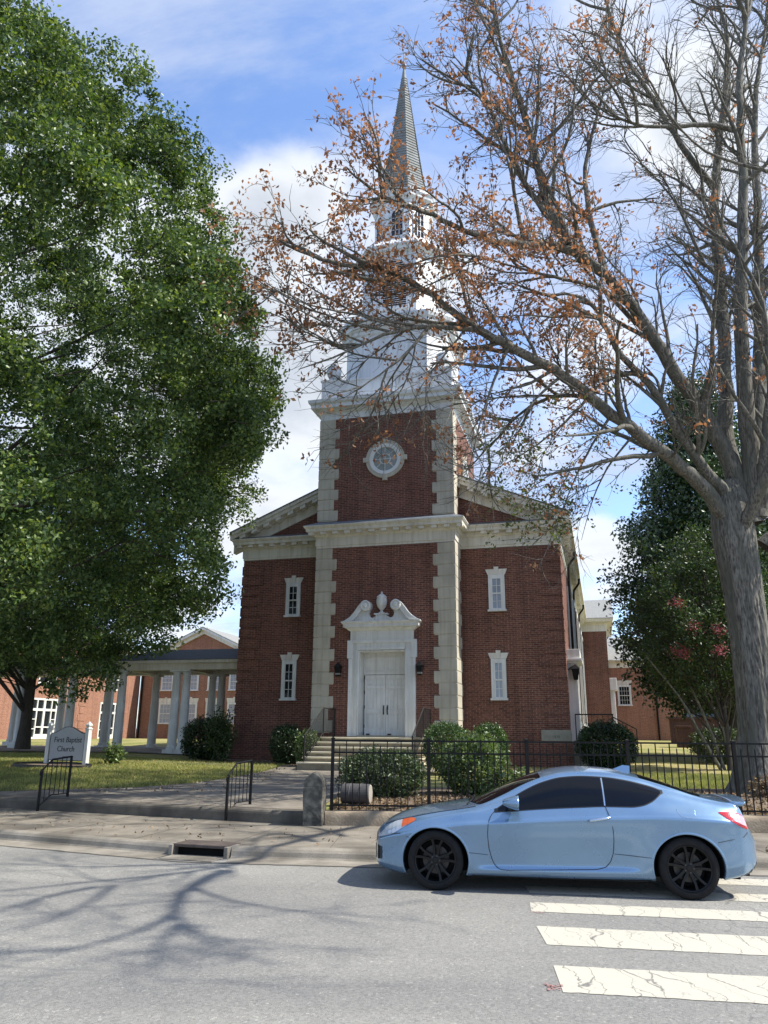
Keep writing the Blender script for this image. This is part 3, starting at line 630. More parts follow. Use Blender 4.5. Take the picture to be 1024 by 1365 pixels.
    O8 = lambda hw, c, z: oct_ring(hw, c, z, cx, cy)
    def stage(spec): return [O8(*off(hw, c, o), z) for hw, c, o, z in spec]
    m = MB(); b1 = (2.05, 0.62)
    m.rings(stage([(*b1, 0, 14.2), (*b1, 0, 17.0)]))
    for (a, b) in ((-1.43, -1.39), (-0.5, -0.46), (0.44, 0.48), (1.39, 1.43)): m.box(cx + a, cx + b, cy - 2.07, cy - 2.04, 15.0, 17.0); m.box(cx + 2.04, cx + 2.07, cy + a, cy + b, 15.0, 17.0)
    st = m.build('steeple_base', 'steeple_white', CH)
    m = MB(); m.rings(stage([(*b1, o, z) for o, z in ((0.0, 16.9), (0.03, 16.92), (0.03, 17.05), (0.10, 17.12), (0.12, 17.22), (0.26, 17.34), (0.28, 17.44), (0.34, 17.52), (0.38, 17.66), (0.38, 17.74), (-0.42, 18.0))])); m.build('steeple_cornice', 'steeple_white', st)
    b2 = (1.58, 0.66)
    m = MB(); m.rings(stage([(*b2, 0, 17.7), (*b2, 0, 21.0)])); m.rings(stage([(*b2, 0.0, 17.9), (*b2, 0.06, 17.92), (*b2, 0.06, 18.2), (*b2, 0.0, 18.25)]))
    for a in (-0.84, 0.84): m.box(cx + a - 0.07, cx + a + 0.07, cy - 1.62, cy - 1.57, 18.2, 20.9); m.box(cx + 1.57, cx + 1.62, cy + a - 0.07, cy + a + 0.07, 18.2, 20.9)
    bf = m.build('belfry', 'steeple_white', CH)
    # arched louvers, front and right
    def arch(x0, x1, z0, zs, n=12):
        r = (x1 - x0) / 2; c = (x0 + x1) / 2
        return [(x0, z0), (x1, z0)] + [(c + r * math.cos(math.pi * i / n), zs + r * math.sin(math.pi * i / n)) for i in range(n + 1)]
    for face in range(2):
        mp = (lambda x, y, z: (cx + x, cy - 1.58 + y, z)) if face == 0 else (lambda x, y, z: (cx + 1.58 - y, cy + x, z))
        m = MB(); poly = arch(-0.5, 0.5, 18.5, 20.2); n = len(poly)
        m.add([mp(x, -0.012, z) for x, z in poly], [tuple(range(n))]); lv = m.build('louver_opening', 'louver_dark', bf)
        m = MB()
        z = 18.53
        while z < 20.66:
            h = 0.5 if z < 20.2 else math.sqrt(max(0, 0.25 - (z - 20.2) ** 2))
            if h > 0.06:
                v = [(-h, -0.015, z + 0.05), (h, -0.015, z + 0.05), (h, -0.075, z), (-h, -0.075, z), (-h, -0.075, z - 0.018), (h, -0.075, z - 0.018), (h, -0.015, z + 0.032), (-h, -0.015, z + 0.032)]
                m.add([mp(*p) for p in v], [(0, 3, 2, 1), (3, 4, 5, 2), (4, 7, 6, 5)])
            z += 0.092
        m.build('louver', 'steeple_white', lv)
        m = MB(); a1 = arch(-0.6, 0.6, 18.4, 20.2); a0 = arch(-0.5, 0.5, 18.5, 20.2)
        m.add([mp(x, -0.09, z) for x, z in a1] + [mp(x, -0.09, z) for x, z in a0] + [mp(x, 0.01, z) for x, z in a1] + [mp(x, -0.013, z) for x, z in a0],
              [(i, (i + 1) % n, n + (i + 1) % n, n + i) for i in range(n)] + [(2 * n + i, 2 * n + (i + 1) % n, (i + 1) % n, i) for i in range(n)] + [(n + i, n + (i + 1) % n, 3 * n + (i + 1) % n, 3 * n + i) for i in range(n)])
        m.build('louver_frame', 'steeple_white', lv)
    m = MB(); m.rings(stage([(*b2, o, z) for o, z in ((0.0, 20.85), (0.04, 20.87), (0.04, 20.98), (0.12, 21.05), (0.22, 21.12), (0.24, 21.2), (0.30, 21.28), (0.30, 21.34), (0.05, 21.5), (-0.3, 21.95))])); m.build('belfry_cornice', 'steeple_white', bf)
    b3 = (1.19, 0.66)
    m = MB(); m.rings(stage([(*b3, 0, 21.8), (*b3, 0, 24.0)])); m.rings(stage([(*b3, 0.0, 21.8), (*b3, 0.05, 21.85), (*b3, 0.05, 22.05), (*b3, 0.0, 22.08)]))
    for k in range(8):
        a = math.pi / 4 * k + math.pi / 8
    ln = m.build('lantern', 'steeple_white', CH)
    for face in range(3):                               # arched lights: left chamfer, front, right chamfer, right side
        pass
    fr = [(0.0, -1, 1.19), (1, 0, 1.19), (0.7071, -0.7071, (2 * 1.19 - 0.66) / math.sqrt(2)), (-0.7071, -0.7071, (2 * 1.19 - 0.66) / math.sqrt(2))]
    for nx, ny, dist in fr:
        tx, ty = -ny, nx; q = 0.24 if abs(nx * ny) < 0.1 else 0.22
        mp = lambda x, y, z, nx=nx, ny=ny, tx=tx, ty=ty, dist=dist: (cx + nx * (dist - y) + tx * x, cy + ny * (dist - y) + ty * x, z)
        poly = arch(-q, q, 22.15, 23.2, 10); n = len(poly); a1 = arch(-q - 0.07, q + 0.07, 22.1, 23.2, 10)
        m = MB(); m.add([mp(x, -0.008, z) for x, z in poly], [tuple(range(n))]); pn = m.build('lantern_light', 'window_glass', ln)
        m = MB()
        m.add([mp(x, -0.05, z) for x, z in a1] + [mp(x, -0.05, z) for x, z in poly] + [mp(x, 0.01, z) for x, z in a1], [(i, (i + 1) % n, n + (i + 1) % n, n + i) for i in range(n)] + [(2 * n + i, 2 * n + (i + 1) % n, (i + 1) % n, i) for i in range(n)])
        for x in (-q / 3, q / 3): m.add([mp(x + e, -0.02, z) for e, z in ((-0.012, 22.15), (0.012, 22.15), (0.012, 23.36), (-0.012, 23.36))], [(0, 1, 2, 3)])
        for z in (22.45, 22.75, 23.05): m.add([mp(x, -0.021, z + e) for x, e in ((-q, -0.012), (q, -0.012), (q, 0.012), (-q, 0.012))], [(0, 1, 2, 3)])
        m.build('light_frame', 'steeple_white', pn)
    m = MB(); m.rings(stage([(*b3, o, z) for o, z in ((0.0, 23.75), (0.03, 23.78), (0.03, 23.9), (0.10, 23.98), (0.18, 24.06), (0.2, 24.16), (0.26, 24.26), (0.26, 24.34), (0.0, 24.46))])); m.build('lantern_cornice', 'steeple_white', ln)
    m = MB(); m.rings([O8(h, h * 0.5858, z) for h, z in ((1.2, 24.42), (1.09, 24.75), (0.93, 25.4), (0.80, 26.2), (0.62, 27.5), (0.42, 29.1), (0.2, 30.9), (0.05, 32.15))], False, True)
    sp = m.build('spire', 'copper_spire', CH)
    m = MB()                                            # standing courses of the spire covering
    prev = [(1.09, 24.75), (0.93, 25.4), (0.80, 26.2), (0.62, 27.5), (0.42, 29.1), (0.2, 30.9), (0.05, 32.15)]
    z = 24.8
    while z < 31.6:
        h = float(np.interp(z, [p[1] for p in prev], [p[0] for p in prev])); h2 = float(np.interp(z + 0.03, [p[1] for p in prev], [p[0] for p in prev]))
        m.rings([O8(h + 0.0, h * 0.5858, z - 0.01), O8(h + 0.022, (h + 0.022) * 0.5858, z), O8(h2 + 0.002, h2 * 0.5858, z + 0.03)]); z += 0.16
    m.build('spire_course', 'copper_spire', sp)
    MB().lathe((cx, cy, 32.1), [(0.06, 0), (0.05, 0.1), (0.1, 0.16), (0.13, 0.24), (0.1, 0.32), (0.03, 0.36), (0.025, 0.9), (0.0, 1.25)], 10).build('finial', 'flashing', sp, smooth=True)
    # --- round window of the tower, front and right side
    def oculus(mp, glass):
        n = 40; m = MB()
        def ring(r0, r1, y, zc=11.59):
            m.add([mp(r0 * math.cos(2 * math.pi * i / n), y, zc + r0 * math.sin(2 * math.pi * i / n)) for i in range(n)] + [mp(r1 * math.cos(2 * math.pi * i / n), y, zc + r1 * math.sin(2 * math.pi * i / n)) for i in range(n)], [(i, (i + 1) % n, n + (i + 1) % n, n + i) for i in range(n)])
        def lath(prof):
            m.rings([[mp(r * math.cos(2 * math.pi * i / n), y, 11.59 + r * math.sin(2 * math.pi * i / n)) for i in range(n)] for r, y in prof])
        lath([(0.745, 0.01), (0.745, -0.05), (0.735, -0.06), (0.60, -0.06), (0.59, -0.05)])
        for a in range(4):
            c, s = round(math.cos(a * math.pi / 2)), round(math.sin(a * math.pi / 2))
            v = []
            for yy in (0.01, -0.085):
                for (rr, t) in ((0.60, -0.075), (0.60, 0.075), (0.84, 0.095), (0.84, -0.095)): v.append(mp(c * rr - s * t, yy, 11.59 + s * rr + c * t))
            m.add(v, [(4, 5, 6, 7), (0, 4, 7, 3), (1, 2, 6, 5), (2, 3, 7, 6), (0, 1, 5, 4)])
        o = m.build('round_window', 'quoin_stone', CH)
        m = MB(); m.rings([[mp(r * math.cos(2 * math.pi * i / n), y, 11.59 + r * math.sin(2 * math.pi * i / n)) for i in range(n)] for r, y in ((0.6, -0.05), (0.6, -0.075), (0.47, -0.055), (0.46, -0.02))])
        m.rings([[mp(r * math.cos(2 * math.pi * i / n), y, 11.59 + r * math.sin(2 * math.pi * i / n)) for i in range(n)] for r, y in ((0.215, -0.028), (0.215, -0.045), (0.185, -0.045), (0.185, -0.028))])
        for k in range(8):
            a = k * math.pi / 4; c, s = math.cos(a), math.sin(a); r0 = 0.2 if k % 2 else (0.0 if k in (0, 2, 4, 6) else 0.2); t = 0.014
            m.add([mp(c * rr - s * tt, -0.04, 11.59 + s * rr + c * tt) for rr, tt in ((r0, -t), (r0, t), (0.47, t), (0.47, -t))], [(0, 3, 2, 1)])
        m.build('frame', 'white_paint', o)
        m = MB(); m.add([mp(0.5 * math.cos(2 * math.pi * i / n), -0.02, 11.59 + 0.5 * math.sin(2 * math.pi * i / n)) for i in range(n)], [tuple(range(n))]); m.build('pane', glass, o)
    oculus(lambda x, y, z: (x + 0.02, -P + y, z), 'pale_glass'); oculus(lambda x, y, z: (A - y, cy + x, z), 'pale_glass')
    # --- front windows
    for h in wins: sash_window(CH, IDM, *h, 0, 2, 2, 'window_glass')
    for h in winr: sash_window(CH, IDM, *h, 0, 2, 2, 'curtain_glass')
    # --- main doorway
    y = -P
    m = MB()
    for s, x0, x1 in ((-1, -1.24, -0.92), (1, 0.80, 1.16)):   # moulded architrave
        a, b = (x0, x1)
        m.box(a, b, y - 0.05, y + 0.05, 1.66, 4.9)
        m.box(a if s < 0 else b - 0.1, a + 0.1 if s < 0 else b, y - 0.09, y, 1.66, 4.28 - 0.003)
        m.box(b - 0.09 if s < 0 else a, b if s < 0 else a + 0.09, y - 0.075, y, 1.66, 4.56)
        m.box(a - 0.05 if s < 0 else b - 0.15, a + 0.15 if s < 0 else b + 0.05, y - 0.10, y, 4.28, 4.9)   # ears
    m.box(-0.92, 0.80, y - 0.05, y + 0.05, 4.56, 4.9); m.box(-1.29, 1.21, y - 0.105, y, 4.80, 4.9)
    m.box(-0.92, 0.80, y - 0.075, y, 4.56, 4.65)
    # recess lining, threshold
    m.box(-0.925, -0.87, y - 0.02, y + 0.74, 1.66, 4.556); m.box(0.77, 0.826, y - 0.02, y + 0.74, 1.66, 4.556); m.box(-0.87, 0.77, y - 0.02, y + 0.74, 4.50, 4.556)
    for k, (z0, z1) in enumerate(((1.8, 2.5), (2.62, 3.5), (3.62, 4.4))):   # panels of the reveals
        m.box(-0.872, -0.855, y + 0.12, y + 0.62, z0, z1); m.box(0.755, 0.772, y + 0.12, y + 0.62, z0, z1)
    sur = m.build('door_surround', 'white_paint', CH, bevel=0.012)
    m = MB()                                            # frieze, cornice
    m.box(-1.18, 1.10, y - 0.08, y + 0.02, 4.9, 5.24)
    m.rings([[(x0, y - d, z), (x1, y - d, z), (x1, y + 0.02, z), (x0, y + 0.02, z)] for x0, x1, d, z in ((-1.2, 1.12, 0.10, 5.22), (-1.26, 1.18, 0.16, 5.26), (-1.30, 1.22, 0.2, 5.30), (-1.40, 1.32, 0.30, 5.34), (-1.40, 1.32, 0.30, 5.44), (-1.46, 1.38, 0.36, 5.50), (-1.46, 1.38, 0.36, 5.54))], True, True)
    m.build('door_cornice', 'white_paint', sur)
    # swan-neck scrolls
    for s in (-1, 1):
        c0 = -0.04
        def X(x): return c0 + s * x
        top = [(1.40, 5.545), (1.28, 5.60), (1.12, 5.70), (0.98, 5.85), (0.86, 6.02), (0.74, 6.17), (0.62, 6.26), (0.50, 6.27), (0.40, 6.21), (0.355, 6.11), (0.36, 6.00), (0.43, 5.91)]
        bot = [(1.30, 5.545), (1.18, 5.545), (1.0, 5.57), (0.90, 5.66), (0.80, 5.80), (0.70, 5.93), (0.62, 6.01), (0.55, 6.06), (0.51, 6.08), (0.49, 6.07), (0.48, 6.05), (0.48, 6.03)]
        m = MB(); v = []; n = len(top)
        for (d0, e) in ((-0.30, 0.0), (0.01, 0.0)):
            v += [(X(x), y + d0, z) for x, z in top] + [(X(x), y + d0, z) for x, z in bot]
        fs = []
        for i in range(n - 1):
            fs += [(i, i + 1, n + i + 1, n + i), (2 * n + i, 2 * n + i + 1, i + 1, i), (n + i, n + i + 1, 3 * n + i + 1, 3 * n + i)]
        m.add(v, fs)
        # tympanum board behind the scroll
        poly = [(1.36, 5.545), (0.98, 5.83), (0.80, 6.05), (0.66, 6.12), (0.50, 6.05), (0.42, 5.93), (0.46, 5.82), (0.42, 5.70), (0.33, 5.66), (0.26, 5.70), (0.2, 5.72), (0.2, 5.545)]
        poly = [(X(x), z) for x, z in poly]
        m.prism(poly if s > 0 else poly[::-1], y - 0.14, y + 0.01)
        m.lathe((X(0.55), y - 0.26, 6.08), [(0.19, -0.12), (0.19, 0.07), (0.15, 0.10), (0.13, 0.07), (0.08, 0.07), (0.06, 0.12), (0.0, 0.13)], 24, 'y')
        m.build('scroll', 'white_paint', sur, bevel=0.008)
    m = MB(); m.box(-0.24, 0.16, y - 0.2, y + 0.01, 5.545, 5.76); m.box(-0.29, 0.21, y - 0.24, y + 0.01, 5.76, 5.81)
    m.build('pedestal', 'white_paint', sur, bevel=0.008)
    MB().lathe((-0.04, y - 0.12, 5.81), [(r * 0.62, h * 0.70) for r, h in up], 20).build('urn', 'white_paint', sur, smooth=True)
    # double doors with panels, transom panel
    yd = y + 0.56
    m = MB(); m.box(-0.87, 0.77, yd, yd + 0.06, 3.76, 4.50)
    for x0, x1 in ((-0.78, -0.12), (0.02, 0.70)):
        for q in ((x0, x0 + 0.03, 3.86, 4.36), (x1 - 0.03, x1, 3.86, 4.36), (x0, x1, 3.86, 3.89), (x0, x1, 4.33, 4.36)): m.box(q[0], q[1], yd - 0.02, yd, q[2], q[3])
    m.build('transom_panel', 'white_paint', sur)
    for s, x0, x1 in ((-1, -0.82, -0.062), (1, -0.055, 0.70)):
        m = MB(); m.box(x0, x1, yd + 0.02, yd + 0.065, 1.70, 3.745)
        st = 0.085; mid = (x0 + x1) / 2
        for (a, b) in ((x0, x0 + st), (x1 - st, x1), (mid - st / 2, mid + st / 2)): m.box(a, b, yd - 0.012, yd + 0.02, 1.70, 3.745)
        for (c, d) in ((1.70, 1.90), (2.42, 2.56), (3.28, 3.38), (3.62, 3.745)):
            m.box(x0 + st, mid - st / 2, yd - 0.012, yd + 0.02, c, d); m.box(mid + st / 2, x1 - st, yd - 0.012, yd + 0.02, c, d)
        for (a, b) in ((x0 + st + 0.05, mid - st / 2 - 0.05), (mid + st / 2 + 0.05, x1 - st - 0.05)):
            for (c, d) in ((1.95, 2.37), (2.61, 3.23), (3.43, 3.57)): m.box(a, b, yd + 0.006, yd + 0.02, c, d)
        dl = m.build('door_leaf', 'white_paint', CH, bevel=0.004)
        hx = -0.125 if s < 0 else 0.01
        m = MB(); m.box(hx - 0.025, hx + 0.025, yd - 0.012, yd, 2.38, 2.72); m.tube([(hx, yd - 0.01, 2.42), (hx, yd - 0.07, 2.46), (hx, yd - 0.07, 2.62), (hx, yd - 0.01, 2.66)], 0.014, 8); m.build('handle', 'handle_black', dl)
        for z in (1.95, 2.6, 3.1, 3.6): m = MB(); m.box(*((x0 - 0.012, x0 + 0.012) if s < 0 else (x1 - 0.012, x1 + 0.012)), yd - 0.022, yd + 0.01, z, z + 0.11); m.build('hinge', 'handle_black', dl)
        m = MB(); m.box(x0 + 0.08, x0 + 0.2, yd - 0.05, yd, 1.71, 1.76); m.build('door_stop', 'handle_black', dl)
    m = MB(); m.box(-0.9, 0.8, y - 0.06, yd + 0.1, 1.6, 1.70); m.build('threshold', 'step_stone', CH)
    # cornerstone
    m = MB(); m.box(5.18, W + 0.075, -0.075, 0.3, 1.56, 1.92); cs = m.build('cornerstone', 'corner_stone', CH, bevel=0.01)
    text_mesh('1970', 0.13, 'joint_dark', 'date', cs, (5.66, -0.078, 1.69), (R(90), 0, 0), 0.002)
    # --- right flank: side door with hood, tall windows, brick piers
    mpF = lambda x, y, z: (W - y, x, z)
    def bx(m, a, b, c, d, e, f): m.box(W + c, W + d, a, b, e, f)
    m = MB(); bx(m, 1.7, 1.95, -0.05, 0.34, 1.55, 4.1); bx(m, 3.15, 3.4, -0.05, 0.34, 1.55, 4.1); bx(m, 1.7, 3.4, -0.05, 0.34, 4.0, 4.25)
    for (o, z0, z1) in ((0.40, 4.25, 4.33), (0.52, 4.33, 4.42), (0.46, 4.42, 4.75)): bx(m, 1.6 - (o - 0.4), 3.5 + (o - 0.4), -0.05, o, z0, z1)
    sd = m.build('side_door_surround', 'white_paint', CH, bevel=0.01)
    m = MB(); bx(m, 1.95, 3.15, -0.02, 0.06, 1.6, 4.0); m.build('side_door', 'white_paint', sd)
    m = MB(); bx(m, 0.9, 4.6, 0.0, 1.5, 0.5, 1.52); m.build('side_landing', 'step_stone', CH, bevel=0.015)
    for k, yy in enumerate((5.6, 9.2, 12.8, 16.4, 20.0, 23.0)):
        m = MB(); bx(m, yy, yy + 0.16, -0.02, 0.16, 2.3, 7.6); bx(m, yy + 1.5, yy + 1.66, -0.02, 0.16, 2.3, 7.6); bx(m, yy, yy + 1.66, -0.02, 0.18, 7.6, 7.8); bx(m, yy - 0.06, yy + 1.72, -0.02, 0.22, 2.18, 2.3)
        w = m.build('tall_window', 'white_paint', CH)
        m = MB(); bx(m, yy + 0.16, yy + 1.5, -0.02, 0.02, 2.3, 7.6); m.build('pane', 'window_glass', w)
        m = MB()
        for z in np.arange(2.3, 7.6, 0.53): bx(m, yy + 0.16, yy + 1.5, 0.0, 0.05, z - 0.02, z + 0.02)
        for q in (0.45, 0.8, 1.15): bx(m, yy + 0.16 + q - 0.02, yy + 0.16 + q + 0.02, 0.0, 0.052, 2.3, 7.6)
        m.build('sash', 'white_paint', w)
    # --- transept at the back
    m = MB(); tx = 7.75
    m.box(W - 0.5, tx, 25, 33, 0.2, 8.3); m.build('transept_wall', 'church_brick', CH)
    prof = [(0.02, 8.29), (0.02, 8.72), (0.12, 8.8), (0.12, 8.87), (0.42, 8.88), (0.5, 9.05), (0.5, 9.09), (0.0, 9.1)]
    m = MB(); m.rings([rect_ring(W - 0.6, tx, 25, 33, o, z) for o, z in prof]); m.build('transept_cornice', 'cream_trim', CH)
    m = MB(); x1 = tx + 0.5
    m.add([(W - 3, 24.45, 9.1), (x1, 24.45, 9.1), (x1, 29, 11.0), (W - 3, 29, 11.0), (x1, 33.5, 9.1), (W - 3, 33.5, 9.1)], [(0, 1, 2, 3), (3, 2, 4, 5), (1, 4, 2)]); m.build('transept_roof', 'shingle_light', CH)
    # service hood on the transept flank
    m = MB(); m.box(tx, tx + 0.45, 26.2, 27.2, 4.6, 5.4); m.box(tx, tx + 0.3, 26.3, 26.5, 2.2, 4.6); m.box(tx, tx + 0.3, 26.9, 27.1, 2.2, 4.6); m.build('flank_door_hood', 'white_paint', CH, bevel=0.02)
    # --- entrance steps
    st = empty('entrance_steps', (0, 0, 0), 0, None, None, parent=CH)
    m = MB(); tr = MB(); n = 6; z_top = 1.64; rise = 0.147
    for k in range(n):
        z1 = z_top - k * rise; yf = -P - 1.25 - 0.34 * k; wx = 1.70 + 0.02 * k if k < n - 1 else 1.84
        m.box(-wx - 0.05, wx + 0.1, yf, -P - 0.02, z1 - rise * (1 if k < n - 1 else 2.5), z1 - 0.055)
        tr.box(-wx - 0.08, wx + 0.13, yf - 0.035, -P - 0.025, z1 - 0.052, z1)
    s_ = m.build('step', 'riser_stone_shaded', st); tr.build('tread', 'tread_stone_sunlit', s_, bevel=0.015)
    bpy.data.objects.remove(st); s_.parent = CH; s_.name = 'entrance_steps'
church()
def church_fittings():
    to_world = lambda x, y: (0.35 + x * math.cos(R(15.4)) + y * math.sin(R(15.4)), 28.5 - x * math.sin(R(15.4)) + y * math.cos(R(15.4)))
    # wall lanterns beside the door
    def lantern(x, lab):
        wx, wy = to_world(x, -P - 0.02)
        t = empty('wall_lantern', (wx, wy, 3.88), R(-15.4), lab, 'wall lamp', 'lanterns flanking the church door')
        m = MB(); m.box(-0.05, 0.05, -0.0, 0.03, -0.2, 0.12); m.tube([(0, 0, 0.05), (0, -0.08, 0.16), (0, -0.16, 0.24)], 0.014, 6); m.build('bracket', 'dark_metal', t)
        m = MB(); m.rings([[(a * r, -0.16 + b * r, z) for a, b in ((-1, -1), (1, -1), (1, 1), (-1, 1))] for r, z in ((0.045, -0.22), (0.07, -0.2), (0.11, 0.1), (0.135, 0.105), (0.06, 0.19), (0.02, 0.25))], True, True)
        c = m.build('cage', 'dark_metal', t)
        m = MB(); m.rings([[(a * r, -0.16 + b * r, z) for a, b in ((-1, -1), (1, -1), (1, 1), (-1, 1))] for r, z in ((0.065, -0.17), (0.075, -0.17), (0.103, 0.07), (0.095, 0.07))]); m.build('glass', 'lamp_glass', t)
    lantern(-1.58, 'black wall lantern left of the white church door'); lantern(1.33, 'black wall lantern right of the white church door')
    wx, wy = to_world(W + 0.02, 1.45)
    t = empty('wall_lantern', (wx, wy, 3.9), R(74.6), 'black carriage lantern beside the side door on the church flank', 'wall lamp')
    m = MB(); m.tube([(0, 0, 0.1), (0, -0.12, 0.2), (0, -0.26, 0.28)], 0.016, 6); m.build('bracket', 'dark_metal', t)
    m = MB(); m.rings([[(a * r, -0.26 + b * r, z) for a, b in ((-1, -1), (1, -1), (1, 1), (-1, 1))] for r, z in ((0.05, -0.25), (0.08, -0.22), (0.13, 0.12), (0.16, 0.13), (0.06, 0.24), (0.02, 0.3))], True, True); m.build('cage', 'dark_metal', t)
    # handrails of the steps, side railing
    def rail(name, pts, lab, group, low, n, ret=None):
        """pts: top line points in church coords (x, y, z); balusters hang down to `low` below it"""
        t = empty(name, (0.35, 28.5, 0), R(-15.4), lab, 'handrail', group)
        m = MB(); m.tube(pts, 0.022, 8); m.build('top_rail', 'rail_paint', t)
        m = MB(); m.tube([(x, y, z - low + 0.1) for x, y, z in pts], 0.014, 6); m.build('bottom_rail', 'rail_paint', t)
        P_ = [Vector(p) for p in pts]; m = MB(); L = [(P_[i + 1] - P_[i]).length for i in range(len(P_) - 1)]; T = sum(L)
        for k in range(1, n):
            d = T * k / n; i = 0
            while i < len(L) - 1 and d > L[i]: d -= L[i]; i += 1
            q = P_[i].lerp(P_[i + 1], d / L[i]); m.tube([(q.x, q.y, q.z), (q.x, q.y, q.z - low + 0.1)], 0.008, 5, False)
        m.build('baluster_set', 'rail_paint', t)
        for p in (pts[0], pts[-1], *([pts[ret]] if ret else [])):
            m = MB(); m.box(p[0] - 0.018, p[0] + 0.018, p[1] - 0.018, p[1] + 0.018, p[2] - low - 0.03, p[2] + 0.01); m.build('post', 'rail_paint', t)
    yb, yt = -P - 1.25 - 0.34 * 5 + 0.1, -P - 1.2
    rail('step_handrail', [(-1.72, yb, 1.68), (-1.70, yt, 2.56), (-1.68, -P - 0.1, 2.56)], 'iron handrail on the left side of the church steps, beside the sunlit shrub', 'handrails of the church steps', 0.88, 26, 1)
    rail('step_handrail', [(1.70, yb, 1.68), (1.68, yt, 2.56), (1.66, -P - 0.1, 2.56)], 'iron handrail on the right side of the church steps, above the clipped boxwoods', 'handrails of the church steps', 0.88, 26, 1)
    rail('side_railing', [(W + 0.2, 0.95, 2.45), (W + 1.45, 0.95, 2.45), (W + 1.45, 4.2, 2.45), (W + 2.3, 4.2, 2.0)], 'black railing round the side door landing behind the round dark bush', None, 0.9, 30, 2)
church_fittings()
# ------------------------------------------------------------------ buildings beside and behind the church
def cf(name, u, y, z, label, cat, group=None):     # an Empty placed in the church's own grid (u along the front, y to the back)
    c, s = math.cos(R(15.4)), math.sin(R(15.4))
    return empty(name, (0.35 + u * c + y * s, 28.5 - u * s + y * c, z), R(-15.4), label, cat, group)
def arcade():
    t = cf('covered_walkway', -12, 2.3, 0, 'long covered walkway on paired white columns running from the church to the left', 'arcade')
    U, Y = 12.0, -2.3                                 # local = church grid + (U, Y)
    fl = lambda u: float(np.interp(u, [-34, -19, -12, -7], [1.5, 1.27, 1.1, 1.05]))
    def col(u, y):
        m = MB(); b = fl(u) - 0.02; h = 4.16 - b
        prof = [(0.235, 0), (0.235, 0.07), (0.21, 0.09), (0.225, 0.14), (0.19, 0.17), (0.185, 0.19)] + [(0.185 - 0.035 * (k / 8) ** 1.6, 0.19 + (h - 0.39) * k / 8) for k in range(1, 9)] + [(0.165, h - 0.19), (0.165, h - 0.16), (0.15, h - 0.15), (0.152, h - 0.1), (0.2, h - 0.06)]
        m.lathe((u + U, y + Y, b), prof, 20); m.box(u + U - 0.22, u + U + 0.22, y + Y - 0.22, y + Y + 0.22, 4.10, 4.165); m.box(u + U - 0.26, u + U + 0.26, y + Y - 0.26, y + Y + 0.26, b - 0.1, b + 0.05)
        m.build('column', 'white_paint', t, smooth=False)
    for u in (-8.78, -9.22, -11.68, -14.04, -16.42, -18.75, -21.1, -23.4): col(u, 1.0)
    for u in (-8.48, -8.92, -11.65, -14.03, -16.38, -18.82, -21.2, -23.6): col(u, 3.5)
    m = MB()
    for y in (1.0, 3.5):
        m.box(-34 + U, -6.12 + U, y + Y - 0.2, y + Y + 0.2, 4.17, 4.42); m.box(-34 + U, -6.12 + U, y + Y - 0.24, y + Y + 0.24, 4.42, 4.47)
    for u in (-9.0, -11.67, -14.03, -16.4, -18.8): m.box(u + U - 0.15, u + U + 0.15, 1.2 + Y, 3.3 + Y, 4.18, 4.4)
    m.box(-34 + U, -6.12 + U, 0.6 + Y, 3.9 + Y, 4.475, 4.50); m.box(-34 + U, -6.12 + U, 0.56 + Y, 0.64 + Y, 4.42, 4.53); m.box(-34 + U, -6.12 + U, 3.86 + Y, 3.94 + Y, 4.42, 4.53)
    m.build('beam', 'cream_trim', t)
    m = MB(); e = 4.535
    m.add([(-12.7 + U, 0.5 + Y, e), (-6.12 + U, 0.5 + Y, e), (-6.12 + U, 2.25 + Y, 5.12), (-11.0 + U, 2.25 + Y, 5.12), (-12.7 + U, 4.0 + Y, e), (-6.12 + U, 4.0 + Y, e)], [(0, 1, 2, 3), (3, 2, 5, 4), (0, 3, 4)])
    m.add([(-34 + U, 0.5 + Y, e - 0.004), (-12.6 + U, 0.5 + Y, e - 0.004), (-12.6 + U, 2.25 + Y, 4.86), (-34 + U, 2.25 + Y, 4.86), (-12.6 + U, 4.0 + Y, e - 0.004), (-34 + U, 4.0 + Y, e - 0.004)], [(0, 1, 2, 3), (3, 2, 4, 5)])
    m.build('roof', 'shingle_dark', t)
    m = MB(); x, y = -11.9 + U, 0.72 + Y
    m.tube([(x - 0.25, y - 0.12, 4.5), (x - 0.22, y - 0.1, 4.25), (x, y - 0.02, 4.0), (x, y, 3.8), (x, y, 1.2)], 0.045, 8); m.build('downspout', 'white_paint', t)
arcade()
